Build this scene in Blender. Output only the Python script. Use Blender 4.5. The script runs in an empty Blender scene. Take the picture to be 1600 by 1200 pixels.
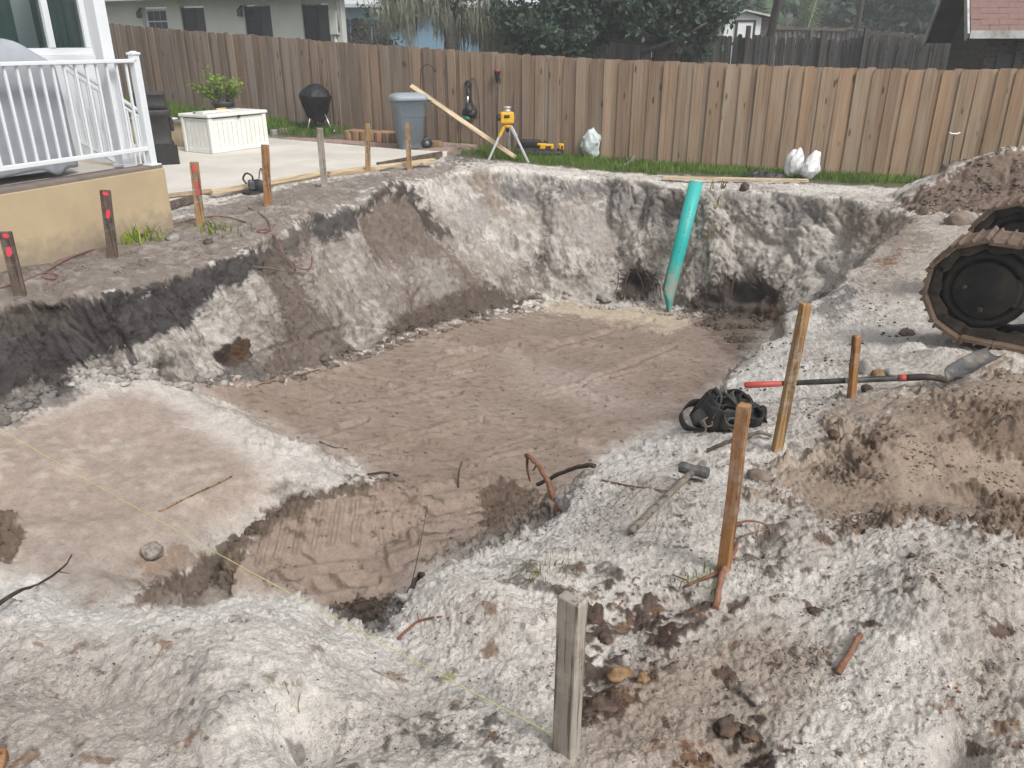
import bpy, math, random
import numpy as np
from mathutils import Vector, Matrix
from mathutils.geometry import delaunay_2d_cdt

S = bpy.context.scene
COL = S.collection
rnd = random.Random(7)

# ------------------------------------------------------------------ camera
EYE = 1.75
FPX = 1250.0
PITCH = math.radians(23.25)
cam_d = bpy.data.cameras.new('camera')
cam_d.sensor_fit = 'HORIZONTAL'
cam_d.sensor_width = 36.0
cam_d.lens = 36.0 * FPX / 1600.0
cam_d.clip_start = 0.05
cam_d.clip_end = 500
cam = bpy.data.objects.new('camera', cam_d)
COL.objects.link(cam)
cam.location = (0, 0, EYE)
cam.rotation_euler = (math.radians(90) - PITCH, 0, 0)
S.camera = cam

# ------------------------------------------------------------------ light: bright overcast
SUN_EL, SUN_AZ = 50.0, 140.0      # azimuth from +Y towards +X (degrees)
world = bpy.data.worlds.new('World')
S.world = world
world.use_nodes = True
wn, wl = world.node_tree.nodes, world.node_tree.links
wn.clear()
sky = wn.new('ShaderNodeTexSky')
sky.sky_type = 'NISHITA'
sky.sun_disc = False
sky.sun_elevation = math.radians(SUN_EL)
sky.sun_rotation = math.radians(SUN_AZ)
sky.air_density = 1.0
sky.dust_density = 5.0
sky.ozone_density = 1.0
hsv = wn.new('ShaderNodeHueSaturation')          # an overcast sky has little blue
hsv.inputs['Saturation'].default_value = 0.10
bg = wn.new('ShaderNodeBackground')
bg.inputs['Strength'].default_value = 0.108
wo = wn.new('ShaderNodeOutputWorld')
wl.new(sky.outputs[0], hsv.inputs['Color'])
wl.new(hsv.outputs[0], bg.inputs['Color'])
wl.new(bg.outputs[0], wo.inputs['Surface'])
sun_d = bpy.data.lights.new('sun', 'SUN')
sun_d.energy = 1.5
sun_d.angle = math.radians(13)
sun_d.color = (1.0, 0.965, 0.92)
sun = bpy.data.objects.new('sun', sun_d)
COL.objects.link(sun)
_a, _e = math.radians(SUN_AZ), math.radians(SUN_EL)
sun_dir = Vector((math.sin(_a) * math.cos(_e), math.cos(_a) * math.cos(_e), math.sin(_e)))
sun.rotation_euler = sun_dir.to_track_quat('Z', 'Y').to_euler()
sun.location = sun_dir * 30
S.view_settings.view_transform = 'Standard'
S.view_settings.look = 'None'
S.view_settings.gamma = 1.0
S.view_settings.exposure = 0.6
S.view_settings.use_curve_mapping = False
S.cycles.max_bounces = 6
S.cycles.diffuse_bounces = 3
S.cycles.transparent_max_bounces = 8
S.cycles.use_denoising = True
S.cycles.denoiser = 'OPENIMAGEDENOISE'
S.cycles.denoising_input_passes = 'RGB_ALBEDO_NORMAL'
S.cycles.denoising_prefilter = 'ACCURATE'

# ------------------------------------------------------------------ measuring helpers
CP, SP = math.cos(PITCH), math.sin(PITCH)

def ray(px, py):
    xc, yc = (px - 800) / FPX, (600 - py) / FPX
    return Vector((xc, CP + yc * SP, -SP + yc * CP))

def P(px, py, z):
    d = ray(px, py)
    t = (z - EYE) / d.z
    return Vector((d.x * t, d.y * t, z))

def PY(px, py, y):
    d = ray(px, py)
    t = y / d.y
    return Vector((d.x * t, y, EYE + d.z * t))

def project(p):
    """numpy (n,3) -> photo pixel coordinates"""
    x, y, z = p[:, 0], p[:, 1], p[:, 2] - EYE
    zc = np.maximum(y * CP - z * SP, 0.05)
    yc = y * SP + z * CP
    return 800 + FPX * x / zc, 600 - FPX * yc / zc, zc

U = Vector((0.436, 0.900, 0)).normalized()      # along the porch, away from the camera
V = Vector((-U.y, U.x, 0))                      # towards the house

# ------------------------------------------------------------------ numpy noise
from concurrent.futures import ThreadPoolExecutor
_pool = ThreadPoolExecutor(4)
_rs = np.random.RandomState(11)
_perm = np.concatenate([_rs.permutation(256)] * 3).astype(np.int32)
_g3 = _rs.normal(size=(256, 3)); _g3 /= np.linalg.norm(_g3, axis=1)[:, None]
_g3 = _g3.astype(np.float32)

_gxs, _gys, _gzs = [np.ascontiguousarray(_g3[:, k]) for k in range(3)]

def noise3(x, y, z):
    x, y, z = np.broadcast_arrays(np.asarray(x, np.float32), np.asarray(y, np.float32), np.asarray(z, np.float32))
    if x.size < 50000: return _noise3(x, y, z)
    shp = x.shape; x, y, z = x.ravel(), y.ravel(), z.ravel()
    n = 16; cut = np.linspace(0, x.size, n + 1).astype(int); out = np.empty(x.size, np.float32)
    def job(k):
        s = slice(cut[k], cut[k + 1]); out[s] = _noise3(x[s], y[s], z[s])
    list(_pool.map(job, range(n)))
    return out.reshape(shp)

def _noise3(x, y, z):
    xi, yi, zi = np.floor(x).astype(np.int32), np.floor(y).astype(np.int32), np.floor(z).astype(np.int32)
    fx, fy, fz = x - xi, y - yi, z - zi
    u, v, w = fx * fx * (3 - 2 * fx), fy * fy * (3 - 2 * fy), fz * fz * (3 - 2 * fz)
    X, Y, Z = xi & 255, yi & 255, zi & 255
    def g(ax, ay, az):
        h = _perm[_perm[_perm[(X + ax) & 255] + ((Y + ay) & 255)] + ((Z + az) & 255)]
        return _gxs[h] * (fx - ax) + _gys[h] * (fy - ay) + _gzs[h] * (fz - az)
    n0 = g(0, 0, 0) * (1 - u) + g(1, 0, 0) * u
    n1 = g(0, 1, 0) * (1 - u) + g(1, 1, 0) * u
    n2 = g(0, 0, 1) * (1 - u) + g(1, 0, 1) * u
    n3 = g(0, 1, 1) * (1 - u) + g(1, 1, 1) * u
    return (n0 * (1 - v) + n1 * v) * (1 - w) + (n2 * (1 - v) + n3 * v) * w     # about -0.7..0.7

def fbm(x, y, z, oct=3, gain=0.5):
    s, a, f = 0, 1.0, 1.0
    for k in range(oct):
        s = s + a * noise3(x * f + 13.7 * k, y * f - 7.3 * k, z * f + 3.1 * k)
        a *= gain; f *= 2.03
    return s

def sstep(a, b, x):
    t = np.clip((x - a) / (b - a), 0, 1)
    return t * t * (3 - 2 * t)

# ------------------------------------------------------------------ terrain control points  (photo pixel, height)
pts, cons = [], []

def chain(lst, world=False):
    i0 = len(pts)
    for a in lst:
        if a[0] == 'w' or world:
            b = a[1:] if a[0] == 'w' else a
            pts.append(Vector(b))
        else:
            pts.append(P(*a))
    for i in range(i0, len(pts) - 1):
        cons.append((i, i + 1))

def spots(lst, world=False):
    for a in lst:
        pts.append(Vector(a) if world else P(*a))

# rim of the pit, clockwise from the left
chain([('w', -3.5, 2.55, -.05), ('w', -4.9, 3.6, -.1), ('w', -4.75, 5.0, -.13),
       (0, 478, -.13), (80, 469, -.13), (160, 459, -.13), (270, 432, -.13), (330, 407, -.12), (385, 391, -.12),
       (415, 370, -.14), (480, 342, -.15), (550, 325, -.16), (600, 291, -.12), (650, 288, -.18), (692, 268, -.2),
       (735, 260, -.22), (785, 258, -.24), (832, 268, -.28), (880, 277, -.33), (950, 274, -.34), (1000, 281, -.36),
       (1040, 290, -.38), (1100, 296, -.38), (1170, 298, -.36), (1240, 302, -.34), (1310, 309, -.32), (1380, 322, -.3),
       (1428, 338, -.28), (1385, 372, -.3), (1335, 418, -.35), (1285, 458, -.38), (1240, 486, -.4), (1210, 518, -.42),
       (1150, 580, -.4), (1125, 605, -.38), (1055, 664, -.28), (1000, 690, -.25), (940, 713, -.3), (905, 756, -.25),
       (862, 802, -.28), (765, 850, -.25), (680, 886, -.22), (643, 925, -.25), (602, 985, -.25), (570, 1003, -.22),
       (530, 980, -.15), (480, 945, -.07), (400, 923, .0), (335, 935, -.02), (240, 953, -.05), (150, 955, -.05),
       (95, 935, -.02), (45, 913, -.02), (0, 908, -.05), ('w', -2.4, 2.36, -.05), ('w', -3.5, 2.55, -.05)])
# the camera-side bank falls away steeply behind its crest
for a in [(1055, 664, -.28), (1000, 690, -.25), (940, 713, -.3), (905, 756, -.25), (862, 802, -.28), (765, 850, -.25), (680, 886, -.22), (643, 925, -.25), (602, 985, -.25), (570, 1003, -.22),
          (530, 980, -.15), (480, 945, -.07), (400, 923, .0), (335, 935, -.02), (240, 953, -.05), (150, 955, -.05), (95, 935, -.02), (45, 913, -.02), (0, 908, -.05)]:
    p = P(*a); k_ = 1 + .17 / p.to_2d().length
    pts.append(Vector((p.x * k_, p.y * k_, p.z - .36)))
# foot of the walls
chain([('w', -2.0, 3.2, -.95), ('w', -3.2, 3.25, -.88), ('w', -4.15, 3.9, -.82), ('w', -4.2, 4.9, -.78),
       (0, 655, -.75), (110, 592, -.78), (230, 574, -.76), (285, 598, -.9), (380, 591, -1.1), (470, 580, -1.3),
       (560, 551, -1.5), (640, 521, -1.66), (740, 496, -1.86), (850, 467, -2.12), (950, 470, -2.18), (1040, 478, -2.2),
       (1130, 490, -2.1), (1210, 505, -1.95), ('w', 3.1, 9.0, -1.85), ('w', 2.25, 7.2, -1.75), ('w', 1.25, 5.8, -1.6),
       ('w', .62, 4.9, -1.42)])
# shallow shelf and its broken edge
chain([(288, 601, -.91), (340, 640, -.95), (450, 692, -1.0), (560, 737, -1.05), (600, 752, -1.1)])
chain([(296, 601, -1.0), (356, 637, -1.15), (470, 688, -1.27), (585, 737, -1.3), (640, 748, -1.36)])
chain([(520, 762, -1.06), (430, 797, -1.02), (345, 866, -.98), (225, 925, -.95), (130, 940, -.95)])
chain([(560, 768, -1.24), (482, 790, -1.23), (372, 875, -1.26), (345, 935, -1.28), (345, 990, -1.28)])
spots([(180, 720, -.92), (350, 760, -.98), (250, 800, -.95), (100, 800, -.92), (0, 800, -.88), (100, 890, -.93), (0, 870, -.9),
       (60, 830, -.86), (20, 720, -.8), (-150, 850, -.9), (470, 735, -1.02), (280, 690, -.95)])
spots([(500, 900, -1.29), (600, 850, -1.33), (700, 800, -1.38), (780, 750, -1.46), (600, 700, -1.38), (800, 650, -1.64), (1000, 650, -1.68),
       (1050, 615, -1.75), (1140, 570, -1.88), (560, 600, -1.48), (680, 560, -1.65), (870, 487, -2.13), (1000, 500, -2.17),
       (1150, 525, -2.0), (900, 560, -1.88), (560, 940, -1.28)])
spots([(840, 825, -1.15), (760, 800, -1.38), (700, 878, -1.15), (650, 905, -1.2), (640, 950, -1.05), (560, 965, -1.1), (600, 940, -1.25), (505, 960, -1.2)])
# the ground near the camera
spots([(100, 1190, .08), (400, 1190, .1), (700, 1190, .08), (885, 1175, .06), (1200, 1190, .1), (1590, 1190, .2), (1590, 1000, .2),
       (1400, 1000, .1), (1250, 1000, .03), (1000, 1000, -.03), (1130, 892, .0), (1000, 850, -.06), (1090, 745, -.1), (900, 900, -.1),
       (780, 1000, -.08), (640, 1060, -.08), (400, 1040, .08), (200, 1060, .03), (1215, 702, -.08), (1328, 628, -.1), (1010, 760, -.14),
       (1110, 670, -.2), (1180, 620, -.26), (1250, 560, -.28), (560, 1100, .02), (250, 1000, .0), (60, 1000, .0)])
chain([(1330, 830, .02), (1400, 822, .08), (1480, 817, .14), (1540, 830, .18), (1600, 848, .2), (1680, 870, .2)])
chain([(1330, 805, -.04), (1400, 790, -.06), (1480, 775, -.06), (1600, 795, -.04), (1700, 800, -.02)])
spots([(1250, 790, -.04), (1400, 690, .04), (1480, 650, .12), (1560, 625, .12), (1640, 640, .12), (1500, 720, .02), (1600, 730, .0),
       (1480, 556, -.1), (1600, 566, -.08), (1700, 575, -.06), (1360, 570, -.14), (1300, 520, -.26), (1420, 455, -.22), (1470, 400, -.2), (1400, 420, -.26),
       (1500, 348, -.22), (1600, 500, -.12), (1600, 400, -.15), (1330, 680, .0), (1430, 610, .0)])
spots([(6.5, 4.2, -.05), (6.5, 8, -.1), (4.0, 2.0, .15), (8, 3, 0)], True)
# spoil heap
spots([(1400, 318, -.3), (1440, 315, -.2), (1560, 330, -.12), (1640, 330, -.1)])
pk = [PY(1450, 286, 10.9), PY(1500, 256, 11.0), PY(1535, 243, 11.0), PY(1572, 227, 11.0), PY(1640, 226, 11.0), PY(1740, 232, 11)]
i0 = len(pts); pts += pk
for i in range(i0, len(pts) - 1): cons.append((i, i + 1))
spots([(5.6, 12.2, -.4), (7.0, 12.6, -.38), (8.6, 12.4, -.35), (10.5, 11.5, -.2), (7.4, 10.2, .1), (6.6, 10.1, .02), (12, 9, -.2)], True)
# strip beside the porch
spots([(30, 462, -.12), (175, 404, -.1), (313, 354, -.1), (418, 322, -.06), (506, 291, -.06), (574, 268, -.1), (639, 266, -.16),
       (460, 312, -.02), (240, 400, -.1), (100, 435, -.1), (690, 250, -.18), (760, 245, -.24)])
spots([(-4.45, 6.75, -.1), (-3.7, 8.4, -.08), (-4.3, 9.8, -.14), (-3.4, 11.1, -.14), (-2.3, 13.0, -.15), (-1.3, 14.7, -.16), (-6, 4, -.1), (-5, 2, -.03), (-3, 1, .05),
       (-6, 8, -.14), (-5, 13, -.14), (-6, 17, -.14), (-3, 16.0, -.14), (-9, 15, -.14)], True)

# the fence line (plan) and the ground under it
FENCE = [(-10.6, 22.1, .42), (-8.8, 20.9, .28), (-6.3, 19.45, .12), (-4.1, 18.3, -.02), (-2.1, 17.25, -.13), (-.6, 16.5, -.22), (1.72, 15.6, -.33),
         (3.5, 15.05, -.38), (5.3, 14.6, -.44), (6.66, 14.2, -.46), (8.6, 13.6, -.43), (10.8, 12.9, -.36)]
i0 = len(pts)
for a in FENCE: pts.append(Vector(a))
for i in range(i0, len(pts) - 1): cons.append((i, i + 1))
spots([(.2, 15.2, -.27), (2.0, 14.6, -.36), (4.2, 13.9, -.41), (5.6, 13.4, -.42)], True)
spots([(-40, 45, .4), (0, 26, -.2), (14, 20, -.35), (-12, 30, .4), (40, 45, -.3), (0, 60, 0), (-40, 0, -.1), (40, 0, -.1), (-30, -40, 0), (30, -40, 0), (0, -3, .12),
       (-3, -2, .1), (3, -2, .14), (1.2, .6, .12), (-1.2, .6, .1), (0, .9, .1), (2.2, 1.4, .2)], True)

vs2 = [Vector((p.x, p.y)) for p in pts]
res = delaunay_2d_cdt(vs2, cons, [], 0, 1e-4)
cv, ct, corig = res[0], res[2], res[3]
cz = np.zeros(len(cv)); cxy = np.array([(v.x, v.y) for v in cv])
for i, o in enumerate(corig):
    if o: cz[i] = np.mean([pts[k].z for k in o])
    else:                                            # crossing of two break lines
        dd = [((vs2[k] - cv[i]).length, pts[k].z) for k in range(len(pts))]
        dd.sort(); cz[i] = np.average([d[1] for d in dd[:3]], weights=[1 / (d[0] + .01) for d in dd[:3]])
GX0, GY0, GS = -13.0, -1.5, 0.04
GNX, GNY = int(26 / GS), int(25 / GS)
HG = np.zeros((GNY, GNX), np.float32)
for f in ct:
    for k in range(1, len(f) - 1):
        t = (f[0], f[k], f[k + 1])
        A = cxy[list(t)]; zz = cz[list(t)]
        lo = np.floor((A.min(0) - (GX0, GY0)) / GS).astype(int); hi = np.ceil((A.max(0) - (GX0, GY0)) / GS).astype(int)
        lo = np.maximum(lo, 0); hi = np.minimum(hi, (GNX - 1, GNY - 1))
        if (hi < lo).any(): continue
        X, Y = np.meshgrid(GX0 + GS * np.arange(lo[0], hi[0] + 1), GY0 + GS * np.arange(lo[1], hi[1] + 1))
        det = (A[1, 1] - A[2, 1]) * (A[0, 0] - A[2, 0]) + (A[2, 0] - A[1, 0]) * (A[0, 1] - A[2, 1])
        if abs(det) < 1e-9: continue
        l0 = ((A[1, 1] - A[2, 1]) * (X - A[2, 0]) + (A[2, 0] - A[1, 0]) * (Y - A[2, 1])) / det
        l1 = ((A[2, 1] - A[0, 1]) * (X - A[2, 0]) + (A[0, 0] - A[2, 0]) * (Y - A[2, 1])) / det
        l2 = 1 - l0 - l1
        m = (l0 >= -1e-6) & (l1 >= -1e-6) & (l2 >= -1e-6)
        sub = HG[lo[1]:hi[1] + 1, lo[0]:hi[0] + 1]
        sub[m] = (l0 * zz[0] + l1 * zz[1] + l2 * zz[2])[m]

def blur(h, n):
    for _ in range(n):
        p = np.pad(h, 1, mode='edge')
        h = (p[:-2, 1:-1] + p[2:, 1:-1] + p[1:-1, :-2] + p[1:-1, 2:] + 2 * p[1:-1, 1:-1]) / 6
    return h
HG = 0.7 * blur(HG, 1) + 0.3 * blur(HG, 8)
# caves washed out at the foot of the far wall
_gx, _gy = np.meshgrid(GX0 + GS * np.arange(GNX), GY0 + GS * np.arange(GNY))
HGY, HGX = np.gradient(HG, GS)

def samp(G, x, y):
    fx = np.clip((x - GX0) / GS, 0, GNX - 1.001); fy = np.clip((y - GY0) / GS, 0, GNY - 1.001)
    ix, iy = fx.astype(np.int32), fy.astype(np.int32)
    tx, ty = fx - ix, fy - iy
    return (G[iy, ix] * (1 - tx) + G[iy, ix + 1] * tx) * (1 - ty) + (G[iy + 1, ix] * (1 - tx) + G[iy + 1, ix + 1] * tx) * ty

def base_h(x, y):
    """height with the break lines wandering a little"""
    w = .055
    r = np.hypot(x, y)
    amt = w * sstep(1.2, 5, r) * (1 - sstep(14.4, 15.2, y + .3 * x)) + .015
    wx = x + amt * (fbm(x * 2.1, y * 2.1, 0.3, 3) * 1.6)
    wy = y + amt * (fbm(x * 2.1 + 40, y * 2.1, 5.3, 3) * 1.6)
    return samp(HG, wx, wy), wx, wy

def poly_d(px, py, poly):
    """signed distance (positive inside) of pixel arrays to a polygon"""
    n = len(poly); d2 = np.full(px.shape, 1e12, np.float32); ins = np.zeros(px.shape, bool)
    for i in range(n):
        ax, ay = poly[i]; bx, by = poly[(i + 1) % n]
        ex, ey = bx - ax, by - ay
        t = np.clip(((px - ax) * ex + (py - ay) * ey) / (ex * ex + ey * ey + 1e-9), 0, 1)
        dx, dy = px - ax - t * ex, py - ay - t * ey
        d2 = np.minimum(d2, dx * dx + dy * dy)
        c = ((ay > py) != (by > py)) & (px < (bx - ax) * (py - ay) / (by - ay + 1e-9) + ax)
        ins ^= c
    return np.where(ins, 1, -1) * np.sqrt(d2)
# ------------------------------------------------------------------ materials
MATS = {}

def mat(name):
    m = bpy.data.materials.new(name); m.use_nodes = True
    nt = m.node_tree
    b = nt.nodes['Principled BSDF']
    MATS[name] = m
    return m, nt, b

class NT:
    """small node-building helper"""
    def __init__(s, nt): s.nt = nt; s.n = nt.nodes; s.l = nt.links
    def node(s, t, **kw):
        n = s.n.new(t)
        for k, v in kw.items():
            if k in ('inp',): 
                for a, b in v.items(): n.inputs[a].default_value = b
            else: setattr(n, k, v)
        return n
    def link(s, a, b): s.l.new(a, b)
    def noise(s, co, scale, detail=4, rough=.55, mp=None):
        if mp is not None:
            m = s.node('ShaderNodeMapping'); m.inputs['Scale'].default_value = mp
            s.link(co, m.inputs['Vector']); co = m.outputs[0]
        n = s.node('ShaderNodeTexNoise'); n.inputs['Scale'].default_value = scale
        n.inputs['Detail'].default_value = detail; n.inputs['Roughness'].default_value = rough
        s.link(co, n.inputs['Vector'])
        return n.outputs['Fac']
    def ramp(s, fac, stops):
        r = s.node('ShaderNodeValToRGB')
        e = r.color_ramp.elements
        while len(e) < len(stops): e.new(.5)
        for i, (p, c) in enumerate(stops):
            e[i].position = p
            e[i].color = (c, c, c, 1) if isinstance(c, (int, float)) else (*c, 1)
        s.link(fac, r.inputs[0])
        return r.outputs[0]
    def mix(s, fac, a, b, mode='MIX'):
        m = s.node('ShaderNodeMix', data_type='RGBA', blend_type=mode)
        for sock, v in ((0, fac), (6, a), (7, b)):
            if hasattr(v, 'links') or hasattr(v, 'is_linked'): s.link(v, m.inputs[sock])
            elif sock == 0: m.inputs[0].default_value = v
            else: m.inputs[sock].default_value = (*v, 1) if len(v) == 3 else v
        return m.outputs[2]
    def math(s, op, a, b=None):
        m = s.node('ShaderNodeMath', operation=op)
        for i, v in enumerate((a, b)):
            if v is None: continue
            if hasattr(v, 'is_linked'): s.link(v, m.inputs[i])
            else: m.inputs[i].default_value = v
        return m.outputs[0]
    def bump(s, h, strength, dist, b):
        n = s.node('ShaderNodeBump'); n.inputs['Strength'].default_value = strength; n.inputs['Distance'].default_value = dist
        s.link(h, n.inputs['Height']); s.link(n.outputs[0], b.inputs['Normal'])

def plain(name, col, rough=.6, metal=0, var=.18, scale=12, bump=.0, spec=.4, dirt=None, dirt_amt=.5):
    """painted / moulded surface with slight blotches and optional dirt"""
    m, nt, b = mat(name); N = NT(nt)
    co = N.node('ShaderNodeTexCoord').outputs['Object']
    f = N.noise(co, scale, 5)
    c2 = tuple(max(0, x * (1 - var)) for x in col); c1 = tuple(min(1, x * (1 + var * .6)) for x in col)
    c = N.ramp(f, [(.3, c2), (.7, c1)])
    if dirt:
        g = N.ramp(N.noise(co, scale * .6, 6, .7), [(.45, 0), (.68, dirt_amt)])
        c = N.mix(g, c, dirt)
    N.link(c, b.inputs['Base Color'])
    rr = N.ramp(N.noise(co, scale * 2, 3), [(.3, max(0, rough - .1)), (.7, min(1, rough + .1))])
    N.link(rr, b.inputs['Roughness'])
    b.inputs['Metallic'].default_value = metal
    b.inputs['Specular IOR Level'].default_value = spec
    if bump: N.bump(N.noise(co, scale * 5, 5), bump, .004, b)
    return m

def wood(name, c_dark, c_light, axis='Z', scale=18, crack=.8, grey=None, knots=True, per_object=False, rough=.75, bump=.35, dirt=None):
    """sawn timber: grain stretched along an axis, knots, weathering"""
    m, nt, b = mat(name); N = NT(nt)
    co = N.node('ShaderNodeTexCoord').outputs['Object']
    if per_object:
        oi = N.node('ShaderNodeObjectInfo')
        mp = N.node('ShaderNodeVectorMath', operation='SCALE'); mp.inputs[0].default_value = (17, 31, 23)
        N.link(oi.outputs['Random'], mp.inputs['Scale'])
        ad = N.node('ShaderNodeVectorMath', operation='ADD'); N.link(co, ad.inputs[0]); N.link(mp.outputs[0], ad.inputs[1])
        co = ad.outputs[0]
    st = {'Z': (1, 1, .06), 'X': (.06, 1, 1), 'Y': (1, .06, 1)}[axis]
    g = N.noise(co, scale, 6, .6, st)
    g2 = N.noise(co, scale * 5, 4, .6, st)
    c = N.ramp(g, [(.3, c_dark), (.72, c_light)])
    c = N.mix(N.ramp(g2, [(.35, .0), (.6, .35)]), c, tuple(x * .55 for x in c_dark))
    crk = N.ramp(N.noise(co, scale * 2.2, 3, .5, {'Z': (1, 1, .025), 'X': (.025, 1, 1), 'Y': (1, .025, 1)}[axis]), [(.55, 0), (.61, crack)])
    if grey: c = N.mix(N.ramp(N.noise(co, 3.0, 4, .6, {'Z': (1, 1, .35), 'X': (.35, 1, 1), 'Y': (1, .35, 1)}[axis]), [(.38, 0), (.66, .85)]), c, grey)
    if knots:
        v = N.node('ShaderNodeTexVoronoi'); v.inputs['Scale'].default_value = 4.2
        mpk = N.node('ShaderNodeMapping'); mpk.inputs['Scale'].default_value = {'Z': (1.6, 1.6, .8), 'X': (.8, 1.6, 1.6), 'Y': (1.6, .8, 1.6)}[axis]
        N.link(co, mpk.inputs['Vector']); N.link(mpk.outputs[0], v.inputs['Vector'])
        k = N.ramp(v.outputs['Distance'], [(.09, .9), (.15, 0)])
        c = N.mix(k, c, tuple(x * .28 for x in c_dark))
    c = N.mix(crk, c, tuple(x * .3 for x in c_dark))
    if dirt: c = N.mix(N.ramp(N.noise(co, 9, 6, .7), [(.48, 0), (.66, .7)]), c, dirt)
    if per_object:
        c = N.mix(1.0, c, oi.outputs['Color'], 'MULTIPLY')
    N.link(c, b.inputs['Base Color'])
    b.inputs['Roughness'].default_value = rough
    b.inputs['Specular IOR Level'].default_value = .25
    if bump: N.bump(g2, bump, .004, b)
    return m

# soil: colours are vertex colours (different earths), grain and relief are noise
m_soil, nt, b = mat('soil'); N = NT(nt)
geo = N.node('ShaderNodeNewGeometry').outputs['Position']
vc = N.node('ShaderNodeVertexColor', layer_name='soil')
vr = N.node('ShaderNodeVertexColor', layer_name='rough')
sep = N.node('ShaderNodeSeparateColor'); N.link(vr.outputs[0], sep.inputs[0])
g1 = N.noise(geo, 55, 5, .65)
g2 = N.noise(geo, 190, 4, .7)
g3 = N.noise(geo, 13, 5, .6)
g4 = N.noise(geo, 420, 3, .7)
g5 = N.noise(geo, 27, 4, .6)
c = N.mix(1.0, vc.outputs[0], N.ramp(g3, [(.3, .80), (.7, 1.14)]), 'MULTIPLY')
c = N.mix(1.0, c, N.ramp(g1, [(.28, .78), (.5, 1.0), (.75, 1.10)]), 'MULTIPLY')
c = N.mix(1.0, c, N.ramp(g4, [(.30, .80), (.5, 1.0), (.70, 1.10)]), 'MULTIPLY')
spk = N.ramp(g2, [(.30, 1.0), (.40, 0.0)])
spk = N.math('MULTIPLY', spk, N.math('MULTIPLY', sep.outputs['Red'], .6))
c = N.mix(spk, c, (.055, .045, .04))
N.link(c, b.inputs['Base Color'])
b.inputs['Roughness'].default_value = .93
b.inputs['Specular IOR Level'].default_value = .18
hsum = N.math('ADD', N.math('ADD', N.math('MULTIPLY', g1, .8), N.math('MULTIPLY', g2, .45)), N.math('MULTIPLY', g5, .9))
bmp = N.node('ShaderNodeBump'); bmp.inputs['Distance'].default_value = .034
N.link(N.math('MULTIPLY', sep.outputs['Green'], .9), bmp.inputs['Strength'])
N.link(hsum, bmp.inputs['Height']); N.link(bmp.outputs[0], b.inputs['Normal'])

# ------------------------------------------------------------------ terrain mesh: a polar sheet, dense in front, out to the horizon
NR = 850
th = np.radians(np.concatenate([np.linspace(-180, -60, 13)[:-1], np.linspace(-60, -49, 12)[:-1], np.linspace(-49, 49, 960), np.linspace(49, 60, 12)[1:], np.linspace(60, 180, 13)[1:-1]]))
NTH = len(th)
fine_r = np.exp(np.linspace(math.log(.45), math.log(17.5), 1500))
FX = np.sin(th)[:, None] * fine_r[None, :]; FY = np.cos(th)[:, None] * fine_r[None, :]
fz = samp(HG, FX, FY)
dr = np.diff(fine_r)[None, :]; dz = np.abs(np.diff(fz, axis=1))
rm = .5 * (fine_r[1:] + fine_r[:-1])[None, :]
wr = np.where(rm < 1.2, .35, 1.0)
Mc = np.concatenate([np.zeros((NTH, 1)), np.cumsum(wr * dr / rm + 2.3 * dz / rm, axis=1)], 1)
for _ in range(3):                                     # neighbouring spokes share their spacing
    q = np.pad(Mc, ((6, 6), (0, 0)), mode='wrap'); Mc = sum(q[k:k + NTH] for k in range(13)) / 13
RR = np.empty((NTH, NR), np.float64)
for i in range(NTH):
    RR[i] = np.interp(np.linspace(0, Mc[i, -1], NR), Mc[i], fine_r)
far_r = np.array([18.5, 20, 22.5, 26, 32, 42, 60, 90, 140, 220])
RR = np.concatenate([RR, np.repeat(far_r[None, :], NTH, 0)], 1)
NC = RR.shape[1]
gx = (np.sin(th)[:, None] * RR).ravel(); gy = (np.cos(th)[:, None] * RR).ravel()
hb, wx, wy = base_h(gx, gy)
nx, ny = -samp(HGX, wx, wy), -samp(HGY, wx, wy)
nl = np.sqrt(nx * nx + ny * ny + 1); nx /= nl; ny /= nl; nz = 1 / nl
steep = sstep(.80, .55, nz)
base = np.stack([gx, gy, hb], 1)
ppx, ppy, dep = project(base)
front = gy > .3
ppx = np.where(front, ppx, -5000); 
rr_ = np.hypot(gx, gy)
# pixel positions are measured with ragged, wandering outlines
wob = FPX / dep
rag = (fbm(gx * 3, gy * 3, hb * 3, 4, .62)); rag2 = fbm(gx * 3 + 50, gy * 3, hb * 3 + 9, 4, .62)
ragw = .028 + .07 * sstep(3.5, 8, dep)
qx = ppx + wob * ragw * rag; qy = ppy + wob * ragw * rag2
n_fine = fbm(gx * 38, gy * 38, hb * 38, 2)
n_mid = fbm(gx * 9, gy * 9, hb * 9, 3)
n_big = fbm(gx * 1.7, gy * 1.7, hb * 1.7, 3)
n_str = fbm((gx + .25 * hb) * 9, (gy + .1 * hb) * 9, hb * 1.3, 4, .6)              # streaks that run down the walls

def region(poly, feather=8, lim=None, soft=False):
    xs = [p[0] for p in poly]; ys = [p[1] for p in poly]
    m = (qx > min(xs) - 3 * feather) & (qx < max(xs) + 3 * feather) & (qy > min(ys) - 3 * feather) & (qy < max(ys) + 3 * feather)
    if lim is not None: m &= (gy > lim[0]) & (gy < lim[1])
    out = np.zeros(qx.shape, np.float32)
    if m.any():
        d = poly_d(qx[m], qy[m], poly)
        if soft: out[m] = sstep(-1.3 * feather, 1.3 * feather, d + .5 * feather * n_mid[m])
        else: out[m] = sstep(-.3 * feather - 1, .3 * feather + 1, d + feather * 1.9 * (n_mid[m] + .8 * n_fine[m]))
    return out

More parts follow.
